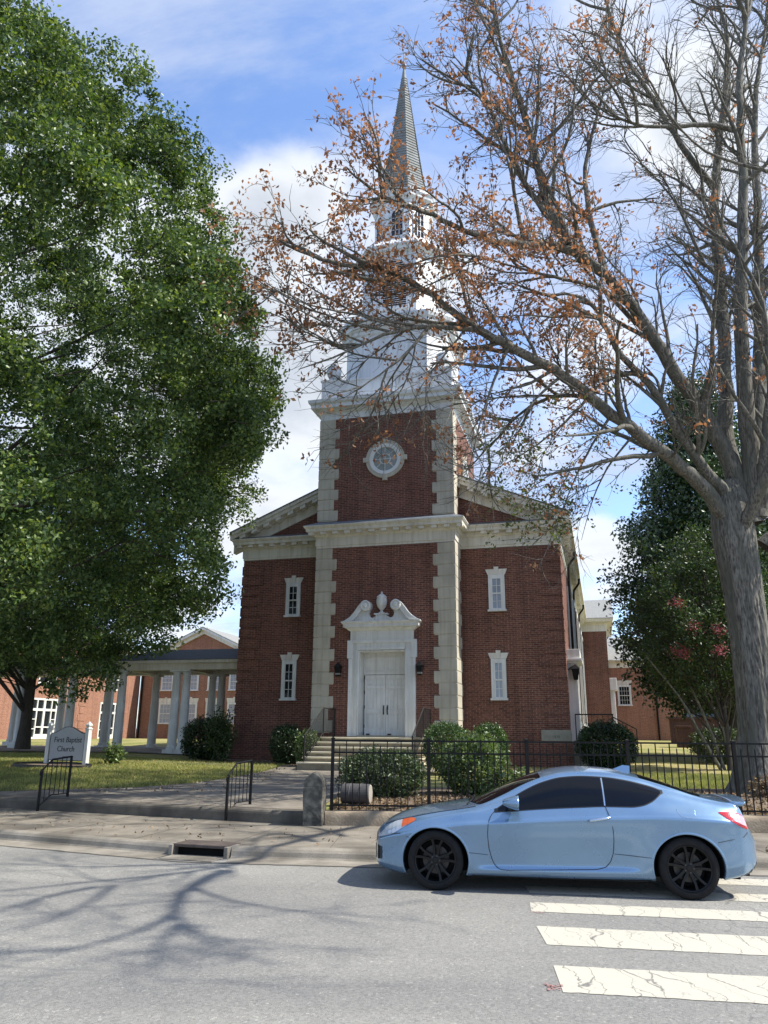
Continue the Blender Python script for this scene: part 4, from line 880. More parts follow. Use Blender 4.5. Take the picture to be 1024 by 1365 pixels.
def annex():
    # gabled wing parallel to the church front
    t = cf('school_wing', -22.6, 28, 0, 'two storey brick wing with a white gable seen between the arcade columns', 'building')
    U, Y = 22.66, -28
    m = MB(); x0, x1 = -28.0, -17.2; ap = 9.35; ez = 6.95
    m.wall(x0 + U, x1 + U, 0.8, ez, 0, []); m.add([(x0 + U, 0, ez), (x1 + U, 0, ez), (0, 0, ap)], [(0, 1, 2)])
    m.box(x1 + U, -7 + U, 0.05, 12, 0.8, 6.9); m.box(x0 + U + 0.02, x1 + U - 0.02, 0.1, 14, 0.8, ez - 0.1)
    m.box(x0 + U, x1 + U, -0.06, 0, 0.8, 2.05)
    m.build('wall', 'annex_brick', t)
    m = MB(); s = (ap - ez) / (-x0 - 22.66)
    for q in (-1, 1):
        e = 5.9
        m.add([(q * e, -0.5, ap + 0.42 - e * s), (0, -0.5, ap + 0.42), (0, 15, ap + 0.42), (q * e, 15, ap + 0.42 - e * s)], [(0, 1, 2, 3)])
    m.build('roof', 'shingle_light', t)
    m = MB()
    for q in (-1, 1):
        e = 5.9
        for (a, b, yy) in ((0.02, 0.22, -0.46), (0.22, 0.5, -0.2)):
            v = [(x, y, ap + 0.40 - abs(x) * s - d) for x in (q * e, 0) for y, d in ((yy, a), (yy, b), (0.02, b), (0.02, a))]
            m.add(v, [(0, 4, 5, 1), (1, 5, 6, 2), (2, 6, 7, 3), (3, 7, 4, 0), (0, 1, 2, 3)])
    m.build('gable_trim', 'white_paint', t)
    mp = lambda x, y, z: (x + U, y, z)
    for u in (-25.62, -23.45, -21.6, -19.8, -18.0):
        sash_window(t, mp, u - 0.56, u + 0.56, 2.46, 4.0, 0, 3, 2, 'curtain_glass', lh=0.32)
        sash_window(t, mp, u - 0.54, u + 0.54, 4.95, 6.25, 0, 3, 2, 'curtain_glass', lintel=False)
    m = MB(); m.tube([(x0 + U + 0.25, -0.12, 6.8), (x0 + U + 0.25, -0.12, 1.2)], 0.06, 8); m.build('downspout', 'bronze_pipe', t)
    # sunlit wing running towards the street
    t = cf('parish_hall', -28, 16, 0, 'sunlit brick hall with white glass doors behind the arcade at the left', 'building')
    U, Y = 28.0, -16
    mpR = lambda x, y, z: (0 - y, x, z)              # its right-hand wall; x runs to the back
    doors = [(-0.15, 2.35, 1.3, 3.85), (7.1, 9.5, 1.3, 3.85)]; win2 = [(7.4, 9.2, 4.75, 6.3), (0.2, 2.0, 4.75, 6.3)]
    m = MB(); m.wall(-14, 12, 0.8, 8.0, 0, [(a, b, c, d) for a, b, c, d in doors] + win2, 0.14, mpR)
    m.box(-12, -0.17, -13.98, 12, 0.8, 7.95)
    for k in range(11):                               # corner blocks laid in brick
        z = 1.5 + 0.5 * k; q = 0.55 if k % 2 else 0.8
        m.box(0.0, 0.03, 5.0 - q / 2, 5.0 + q / 2, z, z + 0.42)
    m.build('wall', 'annex_brick', t)
    m = MB(); m.add([(0.5, -14.5, 8.0), (0.5, 12, 8.0), (-6, 12, 10.4), (-6, -14.5, 10.4), (-12.5, 12, 8), (-12.5, -14.5, 8)], [(0, 1, 2, 3), (3, 2, 4, 5)]); m.build('roof', 'shingle_light', t)
    m = MB(); m.box(-0.02, 0.4, -14.4, 12, 7.7, 7.98); m.box(0.0, 0.05, -14, 12, 7.3, 7.7); m.build('eave', 'white_paint', t)
    for a, b, c, d in doors + win2:
        door = d < 4
        m = MB(); f = 0.12
        def bx(y0, y1, z0, z1, x0=-0.1, x1=0.02): m.box(x0, x1, y0, y1, z0, z1)
        bx(a, a + f, c, d); bx(b - f, b, c, d); bx(a + f, b - f, d - f, d); bx(a + f, b - f, c, c + f)
        if door:
            q0, q1 = a + 0.5, b - 0.5; mid = (a + b) / 2
            bx(q0, q0 + 0.1, c + f, d - f); bx(q1 - 0.1, q1, c + f, d - f); bx(mid - 0.1, mid + 0.1, c + f, d - f); bx(a + f, b - f, 3.05, 3.2, -0.1, 0.018)
            bx(q0 + 0.1, q1 - 0.1, c + f, c + 0.3, -0.1, 0.016); bx(q0 + 0.1, q1 - 0.1, 2.0, 2.08, -0.1, 0.016)
            for z in (1.9, 2.5): bx(a + f, q0, z, z + 0.05, -0.1, 0.016); bx(q1, b - f, z, z + 0.05, -0.1, 0.016)
        else:
            bx((a + b) / 2 - 0.05, (a + b) / 2 + 0.05, c + f, d - f); bx(a + f, b - f, (c + d) / 2 - 0.05, (c + d) / 2 + 0.05, -0.1, 0.018)
        fr = m.build('glass_door' if door else 'window', 'white_paint', t)
        m = MB(); m.box(-0.12, -0.06, a, b, c, d); m.build('pane', 'window_glass', fr)
    # low wing seen at the right behind the transept
    t = cf('rear_wing', 10.3, 32, 0, 'low brick wing with a hipped grey roof and one white window', 'building')
    U = -10.3
    m = MB(); m.wall(7.2 + U, 12.7 + U, 0.6, 6.55, 0, []); m.box(7.2 + U, 12.7 + U, 0.02, 14, 0.6, 6.5); m.build('wall', 'annex_brick', t)
    m = MB(); m.box(7.0 + U, 12.75 + U, -0.05, 14, 6.5, 6.95); m.box(7.0 + U, 13.0 + U, -0.32, 14.3, 6.95, 7.05); m.build('cornice', 'cream_trim', t)
    m = MB(); m.add([(6.5 + U, -0.4, 7.055), (13.1 + U, -0.4, 7.055), (10.2 + U, 4.6, 9.2), (6.5 + U, 4.6, 9.2), (13.1 + U, 14.4, 7.055), (10.2 + U, 9, 9.2), (6.5 + U, 9, 9.2)], [(0, 1, 2, 3), (1, 4, 5, 2), (3, 2, 5, 6)]); m.build('roof', 'shingle_light', t)
    sash_window(t, lambda x, y, z: (x + U, y, z), 8.3, 9.25, 3.9, 5.3, 0, 4, 2, 'window_glass', stone='cream_trim', lh=0.3)
    m = MB(); m.tube([(10.9 + U, -0.1, 6.5), (10.9 + U, -0.1, 1.0)], 0.06, 8); m.build('downspout', 'bronze_pipe', t)
    m = MB(); m.box(7.9 + U, 12.6 + U, -0.9, 0.0, 0.4, 1.15); m.box(9.0 + U, 11.6 + U, -2.6, -0.9, 0.4, 1.0); m.build('stoop', 'step_stone', t)
annex()
def right_yard():
    t = empty('gate_pillar', (16.4, 44, 0.7), R(-15), 'dark brick gate pillar with a flat cap, between the rear wing and the azalea', 'pillar')
    m = MB(); m.box(-0.35, 0.35, -0.35, 0.35, 0, 1.5); m.build('shaft', 'dark_brick', t)
    m = MB(); m.box(-0.4, 0.4, -0.4, 0.4, 1.5, 1.62); m.build('cap', 'dark_brick', t, bevel=0.02)
    t = empty('brick_wall', (20.6, 50, 0.8), R(-12), 'dark brick garden wall with a projecting coping behind the crape myrtle', 'wall')
    m = MB(); m.box(-2.6, 4.5, -0.2, 0.2, 0, 2.0); m.build('body', 'dark_brick', t)
    m = MB(); m.box(-2.7, 4.6, -0.3, 0.3, 2.0, 2.15); m.build('coping', 'dark_brick', t)
    M('blue_siding', (0.11, 0.15, 0.24), (0.14, 0.18, 0.28), 3, 0.7)
    t = empty('distant_house', (32, 78, 1.0), R(20), 'distant blue grey house with a pale roof glimpsed under the crape myrtle', 'house')
    m = MB(); m.box(-4, 6, -3, 3, 0, 3.4); m.build('wall', 'blue_siding', t)
    m = MB(); m.add([(-4.5, -3.5, 3.3), (6.5, -3.5, 3.3), (6.5, 0, 5.6), (-4.5, 0, 5.6), (6.5, 3.5, 3.3), (-4.5, 3.5, 3.3)], [(0, 1, 2, 3), (3, 2, 4, 5), (0, 3, 5), (1, 4, 2)]); m.build('roof', 'shingle_light', t)
    m = MB(); m.box(-2.6, -1.4, -3.04, -2.9, 0.9, 2.4); m.box(0.6, 1.8, -3.04, -2.9, 0.9, 2.4); m.build('window_bay', 'white_paint', t)
right_yard()
# ------------------------------------------------------------------ things along the street
def tilt(px): return px
def iron_fence():
    t = empty('iron_fence', (2.6, 14.75, 0.4), 0, 'black iron picket fence on the low stone wall behind the blue car', 'fence')
    xs = [-0.91, 0.85, 2.62, 4.40, 6.24, 8.05, 9.9]
    yy = lambda x: 15.07 - 0.085 * (x + 1.44); O = Vector((2.6, 14.75, 0.4))
    L = lambda x, z: Vector((x, yy(x), z)) - O
    for x in xs:
        m = MB(); p = L(x, 0); m.box(p.x - 0.03, p.x + 0.03, p.y - 0.03, p.y + 0.03, -0.03, 1.24); m.box(p.x - 0.036, p.x + 0.036, p.y - 0.036, p.y + 0.036, 1.24, 1.262)
        m.rings([[(p.x + a * r, p.y + b * r, z) for a, b in ((-1, -1), (1, -1), (1, 1), (-1, 1))] for r, z in ((0.03, 1.262), (0.002, 1.285))]); m.build('post', 'dark_metal', t)
    for a, b in zip(xs[:-1], xs[1:]):
        m = MB(); n = int(round((b - a) / 0.122))
        for z, h in ((1.215, 0.03), (1.0, 0.03), (0.09, 0.03)):
            p, q = L(a + 0.03, z + 0.4), L(b - 0.03, z + 0.4); m.add([(p.x, p.y - 0.014, z - h / 2), (q.x, q.y - 0.014, z - h / 2), (q.x, q.y + 0.014, z - h / 2), (p.x, p.y + 0.014, z - h / 2), (p.x, p.y - 0.014, z + h / 2), (q.x, q.y - 0.014, z + h / 2), (q.x, q.y + 0.014, z + h / 2), (p.x, p.y + 0.014, z + h / 2)], [(0, 1, 5, 4), (2, 3, 7, 6), (4, 5, 6, 7), (3, 2, 1, 0)])
        for k in range(1, n):
            p = L(a + (b - a) * k / n, 0); top = 1.2 if k % 2 == 0 else 1.1; w = 0.0085
            m.box(p.x - w, p.x + w, p.y - w, p.y + w, 0.0, top)
            if k % 2: m.rings([[(p.x + c * r, p.y + d * r, z) for c, d in ((-1, -1), (1, -1), (1, 1), (-1, 1))] for r, z in ((w, 1.1), (0.001, 1.135))])
        m.build('picket_panel', 'dark_metal', t)
iron_fence()
def low_wall():
    f = lambda x: 14.92 - 0.085 * (x + 1.44)
    t = empty('low_stone_wall', (4, f(4), 0), 0); tag(t, 'low weathered concrete retaining wall carrying the black fence', 'wall')
    prof = [(0.0, 0.12), (0.005, 0.30), (0.02, 0.36), (0.06, 0.39), (0.30, 0.395), (0.31, 0.2)]
    xs = np.linspace(-1.02, 18, 40)
    m = MB(); rs = random.Random(3)
    m.rings([[(x - 4, f(x) - f(4) + o + rs.uniform(-0.006, 0.006), z + 0.004 * (x + 1) + rs.uniform(-0.006, 0.006)) for o, z in prof] for x in xs], closed=False)
    m.quad((xs[0] - 4, f(xs[0]) - f(4), 0.12), (xs[0] - 4, f(xs[0]) - f(4) + 0.31, 0.12), (xs[0] - 4, f(xs[0]) - f(4) + 0.3, 0.395), (xs[0] - 4, f(xs[0]) - f(4), 0.3))
    o = m.build('body', 'wall_stone', t, smooth=True)
low_wall()
def gate_post():
    t = empty('stone_gatepost', (-1.21, 14.93, 0.15), R(-9), 'short weathered stone post with a rounded cap beside the church walk', 'post')
    m = MB(); rs = random.Random(5); w = 0.175
    rings = []
    for z in np.linspace(-0.02, 0.66, 9):
        rings.append([(sx * (w + rs.uniform(-0.006, 0.006)), sy * (w + rs.uniform(-0.006, 0.006)), z) for sx, sy in ((-1, -1), (0, -1), (1, -1), (1, 0), (1, 1), (0, 1), (-1, 1), (-1, 0))])
    m.rings(rings, True, True); m.build('shaft', 'old_stone', t, bevel=0.012)
    m = MB(); n = 13; w2 = 0.168
    arc = [(w2 * math.cos(math.pi * i / (n - 1)), 0.665 + 0.045 + 0.2 * (0.62 * math.sin(math.pi * i / (n - 1)) + 0.38 * (1 - abs(1 - 2 * i / (n - 1))))) for i in range(n)]
    rows = []
    for y, s in ((-0.168, 0.93), (-0.13, 1.0), (0.0, 1.03), (0.13, 1.0), (0.168, 0.93)):
        rows.append([(x, y, 0.665 + (z - 0.665) * s) for x, z in [(w2, 0.662)] + arc + [(-w2, 0.662)]])
    m.rings(rows, True, True); m.build('cap', 'old_stone', t, bevel=0.01)
gate_post()
def step_rail(x, y, lab):
    t = empty('step_railing', (x, y, 0.155), math.atan2(0.66, 0.33), lab, 'railing', 'short railings at the pavement step')
    # local x runs up the step
    H = [(0.0, 0.80), (0.24, 1.01), (0.74, 1.06)]
    tp = lambda s: float(np.interp(s, [h[0] for h in H], [h[1] for h in H])); bt = lambda s: float(np.interp(s, [0.0, 0.3, 0.74], [0.08, 0.30, 0.31]))
    m = MB(); m.tube([(0, 0, 0.80), (0.24, 0, 1.01), (0.74, 0, 1.06)], 0.02, 8); m.tube([(0, 0, 0.8), (-0.035, 0, 0.78), (-0.04, 0, 0.72), (-0.01, 0, 0.69)], 0.016, 6); m.build('top_rail', 'dark_metal', t)
    m = MB(); m.tube([(0, 0, 0.08), (0.3, 0, 0.30), (0.74, 0, 0.31)], 0.013, 6); m.build('bottom_rail', 'dark_metal', t)
    m = MB()
    for k in range(1, 6): s = 0.74 * k / 6; m.tube([(s, 0, bt(s)), (s, 0, tp(s))], 0.0085, 6)
    m.build('baluster_set', 'dark_metal', t)
    for s, b in ((0.0, -0.02), (0.74, 0.2)):
        m = MB(); m.box(s - 0.02, s + 0.02, -0.02, 0.02, b, tp(s) + 0.015); m.build('post', 'dark_metal', t)
step_rail(-7.1, 17.12, 'short black step railing in front of the white church sign'); step_rail(-2.91, 15.54, 'short black step railing nearest the stone post')
def sign():
    M('sign_grey', (0.36, 0.38, 0.40), (0.40, 0.42, 0.43), 2, 0.5); M('sign_black', (0.012, 0.012, 0.014), rough=0.5)
    x, y = -10.15, 26.2; z = ground_z(x, y)
    t = empty('church_sign', (x, y, z), R(-24), 'grey arched lawn sign lettered First Baptist Church between two white posts', 'sign')
    def outline(g):
        w = 0.71 + g; top = 0.98 + g; pts = [(-w, 0.16 - g), (w, 0.16 - g), (w, top)]
        for i in range(1, 16):
            x_ = w - 2 * w * i / 16; a = abs(x_) / w
            pts.append((x_, top + 0.2 * (0.5 + 0.5 * math.cos(math.pi * min(1, a * 1.04)))))
        pts.append((-w, top)); return pts
    m = MB(); m.prism(outline(0.022), -0.028, 0.05); m.build('edge_band', 'sign_black', t)
    m = MB(); m.prism(outline(0.0), -0.04, 0.0); b = m.build('board', 'sign_grey', t)
    text_mesh('First Baptist', 0.245, 'sign_black', 'lettering', b, (0.03, -0.044, 0.78), (R(90), 0, 0), 0.003, font_shear=0.08)
    text_mesh('Church', 0.245, 'sign_black', 'lettering', b, (-0.02, -0.044, 0.50), (R(90), 0, 0), 0.003, font_shear=0.08)
    m = MB()
    for k in range(6): m.box(-0.12 + k * 0.035, -0.098 + k * 0.035, -0.043, -0.041, 0.25, 0.28)
    m.build('small_line', 'sign_black', b)
    for s in (-1, 1):
        m = MB(); c = s * 0.82; m.box(c - 0.07, c + 0.07, -0.06, 0.08, -0.05, 1.1)
        m.rings([[(c + a * r, 0.01 + b * r, z) for a, b in ((-1, -1), (1, -1), (1, 1), (-1, 1))] for r, z in ((0.07, 1.1), (0.085, 1.11), (0.085, 1.14), (0.05, 1.17), (0.05, 1.19), (0.075, 1.22), (0.075, 1.26), (0.0, 1.36))]); m.build('post', 'white_paint', t, bevel=0.004)
    M('edging_black', (0.02, 0.02, 0.02), rough=0.6)
    bx, by = -10.4, 25.75; t2 = empty('bed_edging', (bx, by, ground_z(bx, by)), R(-24), 'black landscape edging round the mulch bed below the church sign', 'garden edging')
    m = MB(); n = 40; rr = [(1.55 * math.cos(2 * math.pi * i / n), 0.62 * math.sin(2 * math.pi * i / n)) for i in range(n)]
    gz = lambda a, b: -0.008 * 0 + 0.0
    c, s_ = math.cos(R(-24)), math.sin(R(-24)); g0 = ground_z(bx, by)
    gg = lambda a, b: ground_z(bx + a * c - b * s_, by + a * s_ + b * c) - g0
    m.rings([[(a * 1.0, b * 1.0, gg(a, b) + z) for a, b in rr] for z in (-0.03, 0.10)] + [[(a * 0.98, b * 0.96, gg(a, b) + z) for a, b in rr] for z in (0.10, -0.03)]); m.build('band', 'edging_black', t2)
    m = MB(); m.add([(0, 0, gg(0, 0) + 0.05)] + [(a * 0.97, b * 0.95, gg(a, b) + 0.05) for a, b in rr], [(0, 1 + i, 1 + (i + 1) % n) for i in range(n)]); m.build('mulch_fill', 'mulch', t2)
sign()
def drain():
    M('iron_lid', (0.10, 0.075, 0.06), (0.065, 0.05, 0.042), 8, 0.8, 0.4, 30); M('drain_dark', (0.004, 0.004, 0.004), rough=1.0)
    t = empty('storm_drain', (-2.62, 12.25, 0), R(-17), 'kerb inlet of a storm drain with a rusty iron lid', 'drain')
    m = MB(); m.box(-0.46, 0.42, -0.04, 0.42, 0.118, 0.163); m.build('lid', 'iron_lid', t, bevel=0.01)
    m = MB(); m.box(-0.44, 0.40, 0.10, 0.4, 0.004, 0.117); m.build('throat', 'drain_dark', t)
    m = MB(); m.box(-0.50, -0.44, -0.08, 0.3, 0.0, 0.15); m.box(0.40, 0.46, -0.08, 0.3, 0.0, 0.15); m.box(-0.44, 0.4, -0.42, 0.02, 0.0, 0.012); m.build('inlet_frame', 'kerb_concrete', t, bevel=0.012)
drain()
def barrel():
    M('drum_grey', (0.045, 0.044, 0.046), (0.075, 0.07, 0.07), 5, 0.7, 0.1); M('drum_end', (0.36, 0.33, 0.28), (0.28, 0.25, 0.2), 6, 0.8)
    t = empty('fallen_drum', (-0.5, 15.9, ground_z(-0.5, 15.9) + 0.02), R(-12), 'grey drum planter lying on its side behind the fence by the stone post', 'drum')
    m = MB(); m.lathe((-0.27, 0, 0.2), [(0.165, 0.0), (0.18, 0.02), (0.185, 0.16), (0.192, 0.17), (0.185, 0.18), (0.185, 0.36), (0.192, 0.37), (0.185, 0.38), (0.18, 0.54), (0.172, 0.555)], 28, 'x'); m.build('shell', 'drum_grey', t)
    m = MB(); m.lathe((-0.27, 0, 0.2), [(0.168, 0.54), (0.168, 0.562), (0.15, 0.565), (0.0, 0.566)], 28, 'x'); m.build('end_cap', 'drum_end', t)
barrel()
# ------------------------------------------------------------------ the blue coupe
def pchip(x, y, q):
    x = np.asarray(x, float); y = np.asarray(y, float); q = np.clip(np.asarray(q, float), x[0], x[-1])
    h = np.diff(x); d = np.diff(y) / h; m = np.zeros(len(x)); m[0], m[-1] = d[0], d[-1]
    for i in range(1, len(x) - 1):
        if d[i - 1] * d[i] > 0:
            w1, w2 = 2 * h[i] + h[i - 1], h[i] + 2 * h[i - 1]; m[i] = (w1 + w2) / (w1 / d[i - 1] + w2 / d[i])
    i = np.clip(np.searchsorted(x, q, side='right') - 1, 0, len(h) - 1); t = (q - x[i]) / h[i]
    return ((1 + 2 * t) * (1 - t) ** 2) * y[i] + t * (1 - t) ** 2 * h[i] * m[i] + t * t * (3 - 2 * t) * y[i + 1] + t * t * (t - 1) * h[i] * m[i + 1]
def curve(txt):
    p = sorted(tuple(map(float, s.split(':'))) for s in txt.split()); a = [k[0] for k in p]; b = [k[1] for k in p]
    return lambda q: pchip(a, b, q)
CAR = dict(
 zb='2.19:.31 2.15:.24 2.08:.20 1.95:.17 1.75:.145 1.4:.14 1:.15 0:.15 -.5:.155 -1:.165 -1.5:.18 -1.8:.20 -2.0:.235 -2.1:.26 -2.18:.30 -2.25:.36 -2.285:.43',
 zc='2.19:.52 2.15:.60 2.08:.675 1.95:.745 1.75:.81 1.4:.87 1.15:.905 1.0:.94 .7:1.065 .4:1.195 .15:1.285 0:1.325 -.3:1.358 -.57:1.35 -.9:1.31 -1.05:1.272 -1.37:1.175 -1.6:1.10 -1.75:1.06 -1.86:1.04 -2.0:1.02 -2.07:.985 -2.1:.93 -2.16:.76 -2.23:.68 -2.27:.56 -2.285:.47',
 zr='2.19:.50 2.15:.575 2.08:.645 1.95:.71 1.75:.762 1.4:.835 1.0:.90 .85:.93 .6:1.03 .345:1.155 .116:1.24 -.11:1.29 -.35:1.308 -.62:1.302 -.9:1.265 -1.17:1.197 -1.4:1.127 -1.6:1.065 -1.86:1.01 -2.0:.99 -2.07:.955 -2.1:.905 -2.16:.745 -2.23:.665 -2.27:.55 -2.285:.46',
 yr='2.19:.25 2.15:.45 2.08:.58 1.95:.66 1.75:.71 1.4:.75 1.0:.775 .85:.77 .6:.72 .345:.655 .1:.61 -.3:.585 -.7:.60 -1.1:.635 -1.4:.68 -1.7:.71 -2.0:.68 -2.1:.62 -2.18:.54 -2.25:.4 -2.285:.2',
 z5='2.19:.47 2.15:.525 2.08:.58 1.95:.64 1.75:.70 1.4:.785 1.0:.845 .7:.865 .4:.89 0:.922 -.5:.955 -.85:.965 -1.2:.975 -1.5:.965 -1.8:.94 -2.0:.915 -2.07:.885 -2.1:.85 -2.16:.70 -2.23:.62 -2.27:.52 -2.285:.445',
 y5='2.19:.28 2.15:.5 2.08:.65 1.95:.75 1.75:.815 1.4:.85 1.0:.865 .4:.868 -.5:.868 -.9:.86 -1.2:.84 -1.5:.83 -1.8:.82 -2.0:.78 -2.1:.71 -2.18:.62 -2.25:.45 -2.285:.22',
 y4='2.19:.30 2.15:.53 2.08:.69 1.95:.79 1.75:.865 1.4:.912 1.0:.912 .4:.918 -.5:.922 -1.0:.926 -1.4:.934 -1.8:.91 -2.0:.865 -2.1:.79 -2.18:.69 -2.25:.5 -2.285:.24')
CF = {k: curve(v) for k, v in CAR.items()}
WX, WZ, AX, AZ = (1.395, -1.425), 0.325, 0.392, 0.362
def section(x):
    """half section (y, z) from the sill up to the roof rail, as smooth rows"""
    f = {k: float(c(x)) for k, c in CF.items()}; H = f['z5'] - f['zb']
    fl = sum(0.012 * math.exp(-((x - w) / 0.34) ** 2) for w in WX); end = min(1.0, f['y4'] / 0.9); mid = math.exp(-(abs(x) / 0.93) ** 8)
    rows = [(f['y4'] - 0.13 * end, f['zb']), (f['y4'] - 0.062 * end, f['zb'] + 0.012 + 0.01 * end), (f['y4'] - 0.028 * end + fl + 0.012 * mid, f['zb'] + H * 0.125), (f['y4'] - 0.012 * end + fl * 1.2 - 0.028 * mid, f['zb'] + H * 0.205), (f['y4'] - 0.006 + fl - 0.022 * mid, f['zb'] + H * 0.40),
            (f['y4'] - 0.002 + fl * 0.8, f['zb'] + H * 0.62), (f['y4'] + 0.010 * end, f['zb'] + H * 0.82), (f['y4'] - 0.014 * end, f['zb'] + H * 0.88), (f['y5'], f['z5']), ((f['y5'] * 0.52 + f['yr'] * 0.48) + 0.022 * (f['zr'] - f['z5']) / 0.35, f['z5'] + (f['zr'] - f['z5']) * 0.5), (f['yr'] + 0.012, f['zr'] - 0.025 * min(1, (f['zr'] - f['z5']) / 0.2)), (f['yr'] - 0.004, f['zr'])]
    k = np.arange(len(rows)); q = np.linspace(0, len(rows) - 1, 60)
    return pchip(k, [r[0] for r in rows], q), np.maximum.accumulate(pchip(k, [r[1] for r in rows], q))
_XG = np.linspace(-2.284, 2.189, 700); _SEC = [section(x) for x in _XG]
def Y(x, z):
    i = int(np.clip(round((x + 2.284) / (4.473 / 699)), 0, 699)); y, zz = _SEC[i]; return float(np.interp(z, zz, y))
def ZT(x, y):
    yr, zr, zc = float(CF['yr'](x)), float(CF['zr'](x)), float(CF['zc'](x)); a = min(1, abs(y) / max(yr, 1e-3)); return zr + (zc - zr) * (1 - a ** 2.2)
def coupe():
    m_, nt, b = base_mat('car_paint'); b.inputs['Base Color'].default_value = (0.235, 0.395, 0.60, 1); b.inputs['Metallic'].default_value = 0.62; b.inputs['Roughness'].default_value = 0.3
    b.inputs['Coat Weight'].default_value = 0.9; b.inputs['Coat Roughness'].default_value = 0.04
    tc = nd(nt, 'ShaderNodeTexCoord'); n = nd(nt, 'ShaderNodeTexNoise'); n.inputs['Scale'].default_value = 2.5; n.inputs['Detail'].default_value = 6; lk(nt, tc.outputs['Object'], n.inputs['Vector'])
    lk(nt, ramp(nt, n.outputs[0], [(0.35, (0.18, 0.295, 0.435)), (0.7, (0.19, 0.305, 0.445))]), b.inputs['Base Color'])
    lk(nt, ramp(nt, n.outputs[0], [(0.3, (0.24, 0.24, 0.24)), (0.7, (0.32, 0.32, 0.32))]), b.inputs['Roughness'])
    M('car_glass', (0.003, 0.004, 0.006), rough=0.03, spec=0.3); M('car_trim', (0.01, 0.01, 0.011), rough=0.35); M('tyre_rubber', (0.012, 0.012, 0.0125), (0.019, 0.0185, 0.018), 20, 0.85, spec=0.2)
    M('rim_black', (0.006, 0.006, 0.0065), rough=0.42, spec=0.3); M('brake_disc', (0.07, 0.065, 0.06), rough=0.5, metallic=0.6); M('car_dark', (0.005, 0.005, 0.005), rough=0.9)
    M('lamp_clear', (0.52, 0.56, 0.6), rough=0.08, metallic=0.3, coat=1); M('lamp_orange', (0.5, 0.10, 0.04), rough=0.12, coat=1); M('lamp_red', (0.42, 0.012, 0.018), rough=0.1, coat=1); M('lamp_pink', (0.62, 0.30, 0.32), rough=0.1, coat=1); M('chrome_blue', (0.45, 0.55, 0.66), rough=0.15, metallic=0.8); M('seam', (0.02, 0.028, 0.04), rough=0.7)
    root = empty('blue_coupe', (2.146, 10.454, 0), math.atan2(0.15659, -0.98766), 'light blue two door coupe with black wheels stopped across the crosswalk', 'car')
    # ---- painted shell: half grid, mirrored
    e = lambda n: 0.5 - 0.5 * np.cos(np.linspace(0, math.pi, n))
    xs = np.unique(np.concatenate([np.linspace(-2.284, -2.0, 34), np.linspace(-2.0, 1.95, 170), np.linspace(1.95, 2.189, 30)]))
    n_side, n_top = 60, 14; V = []; 
    for x in xs:
        y, z = section(x); row = [(x, a, c) for a, c in zip(y, z)]
        yr = y[-1]; 
        for k in range(1, n_top + 1): yy = yr * (1 - k / n_top); row.append((x, yy, ZT(x, yy)))
        V.append(row)
    V = np.array(V); nx, nr = V.shape[:2]
    inside = np.zeros((nx, nr), bool)
    for w in WX:
        dx, dz = (V[:, :, 0] - w) / AX, (V[:, :, 2] - WZ) / AZ; r = np.sqrt(dx * dx + dz * dz); ins = (r < 1) & (np.arange(nr)[None, :] < n_side); inside |= ins
    faces = []; P = V.copy(); moved = set()
    for i in range(nx - 1):
        for j in range(nr - 1):
            q = [(i, j), (i + 1, j), (i + 1, j + 1), (i, j + 1)]; c = sum(inside[a] for a in q)
            if c == 4: continue
            faces.append(q)
            if c:
                for a in q:
                    if inside[a] and a not in moved:
                        moved.add(a); x, y, z = P[a]; w = min(WX, key=lambda t: abs(t - x)); dx, dz = (x - w) / AX, (z - WZ) / AZ; r = math.hypot(dx, dz) + 1e-6
                        x2, z2 = w + dx / r * AX, WZ + dz / r * AZ; zlow = float(CF['zb'](x2)); z2 = max(z2, zlow); P[a] = (x2, Y(x2, z2) if z2 > zlow + 0.01 else y, z2)
    m = MB(); flat = P.reshape(-1, 3); f1 = [tuple(a * nr + b_ for a, b_ in q) for q in faces]
    off_ = len(flat); fl2 = flat.copy(); fl2[:, 1] *= -1
    m.v = [tuple(p) for p in flat] + [tuple(p) for p in fl2]; m.f = [tuple(reversed(f)) for f in f1] + [tuple(i + off_ for i in f) for f in f1]
    for i in (0, nx - 1):                               # close nose and tail
        loop = [i * nr + j for j in range(nr)]; lo2 = [off_ + i * nr + j for j in range(nr - 1)]
        m.f.append(tuple(loop + lo2[::-1]))
    body = m.build('body', 'car_paint', root, smooth=True)
    bm = bmesh_merge(body)
    # ---- patches laid on the skin
    def patch(name, mat, x0, x1, lo, hi, parent, lift=0.004, n=36, k=10, both=True, smooth=True):
        o = None
        for s in ((1, -1) if both else (1,)):
            m = MB(); rows = []
            for i in range(n + 1):
                x = x0 + (x1 - x0) * i / n; a, c = lo(x), hi(x); c = max(c, a + 0.0005)
                rows.append([(x, s * (Y(x, a + (c - a) * j / k) + lift), a + (c - a) * j / k) for j in range(k + 1)])
            m.rings(rows, closed=False); o_ = m.build(name, mat, parent, smooth=smooth); o = o or o_
            if s > 0: first = o_
        return first
    def line(pts): 
        a = sorted(pts); return lambda x: float(pchip([p[0] for p in a], [p[1] for p in a], x)) 
    dlo_lo = line([(.68, .872), (.4, .896), (.02, .926), (-.3, .945), (-.56, .958), (-.85, .958), (-.97, .972), (-1.09, 1.015), (-1.22, 1.108)])
    dlo_hi = line([(.68, .885), (.523, .985), (.345, 1.088), (.116, 1.185), (-.11, 1.24), (-.349, 1.256), (-.62, 1.246), (-.81, 1.222), (-.97, 1.19), (-1.12, 1.152), (-1.22, 1.115)])
    patch('window_trim', 'car_trim', .70, -1.235, lambda x: dlo_lo(x) - .014, lambda x: dlo_hi(x) + .012, body, 0.003, 60)
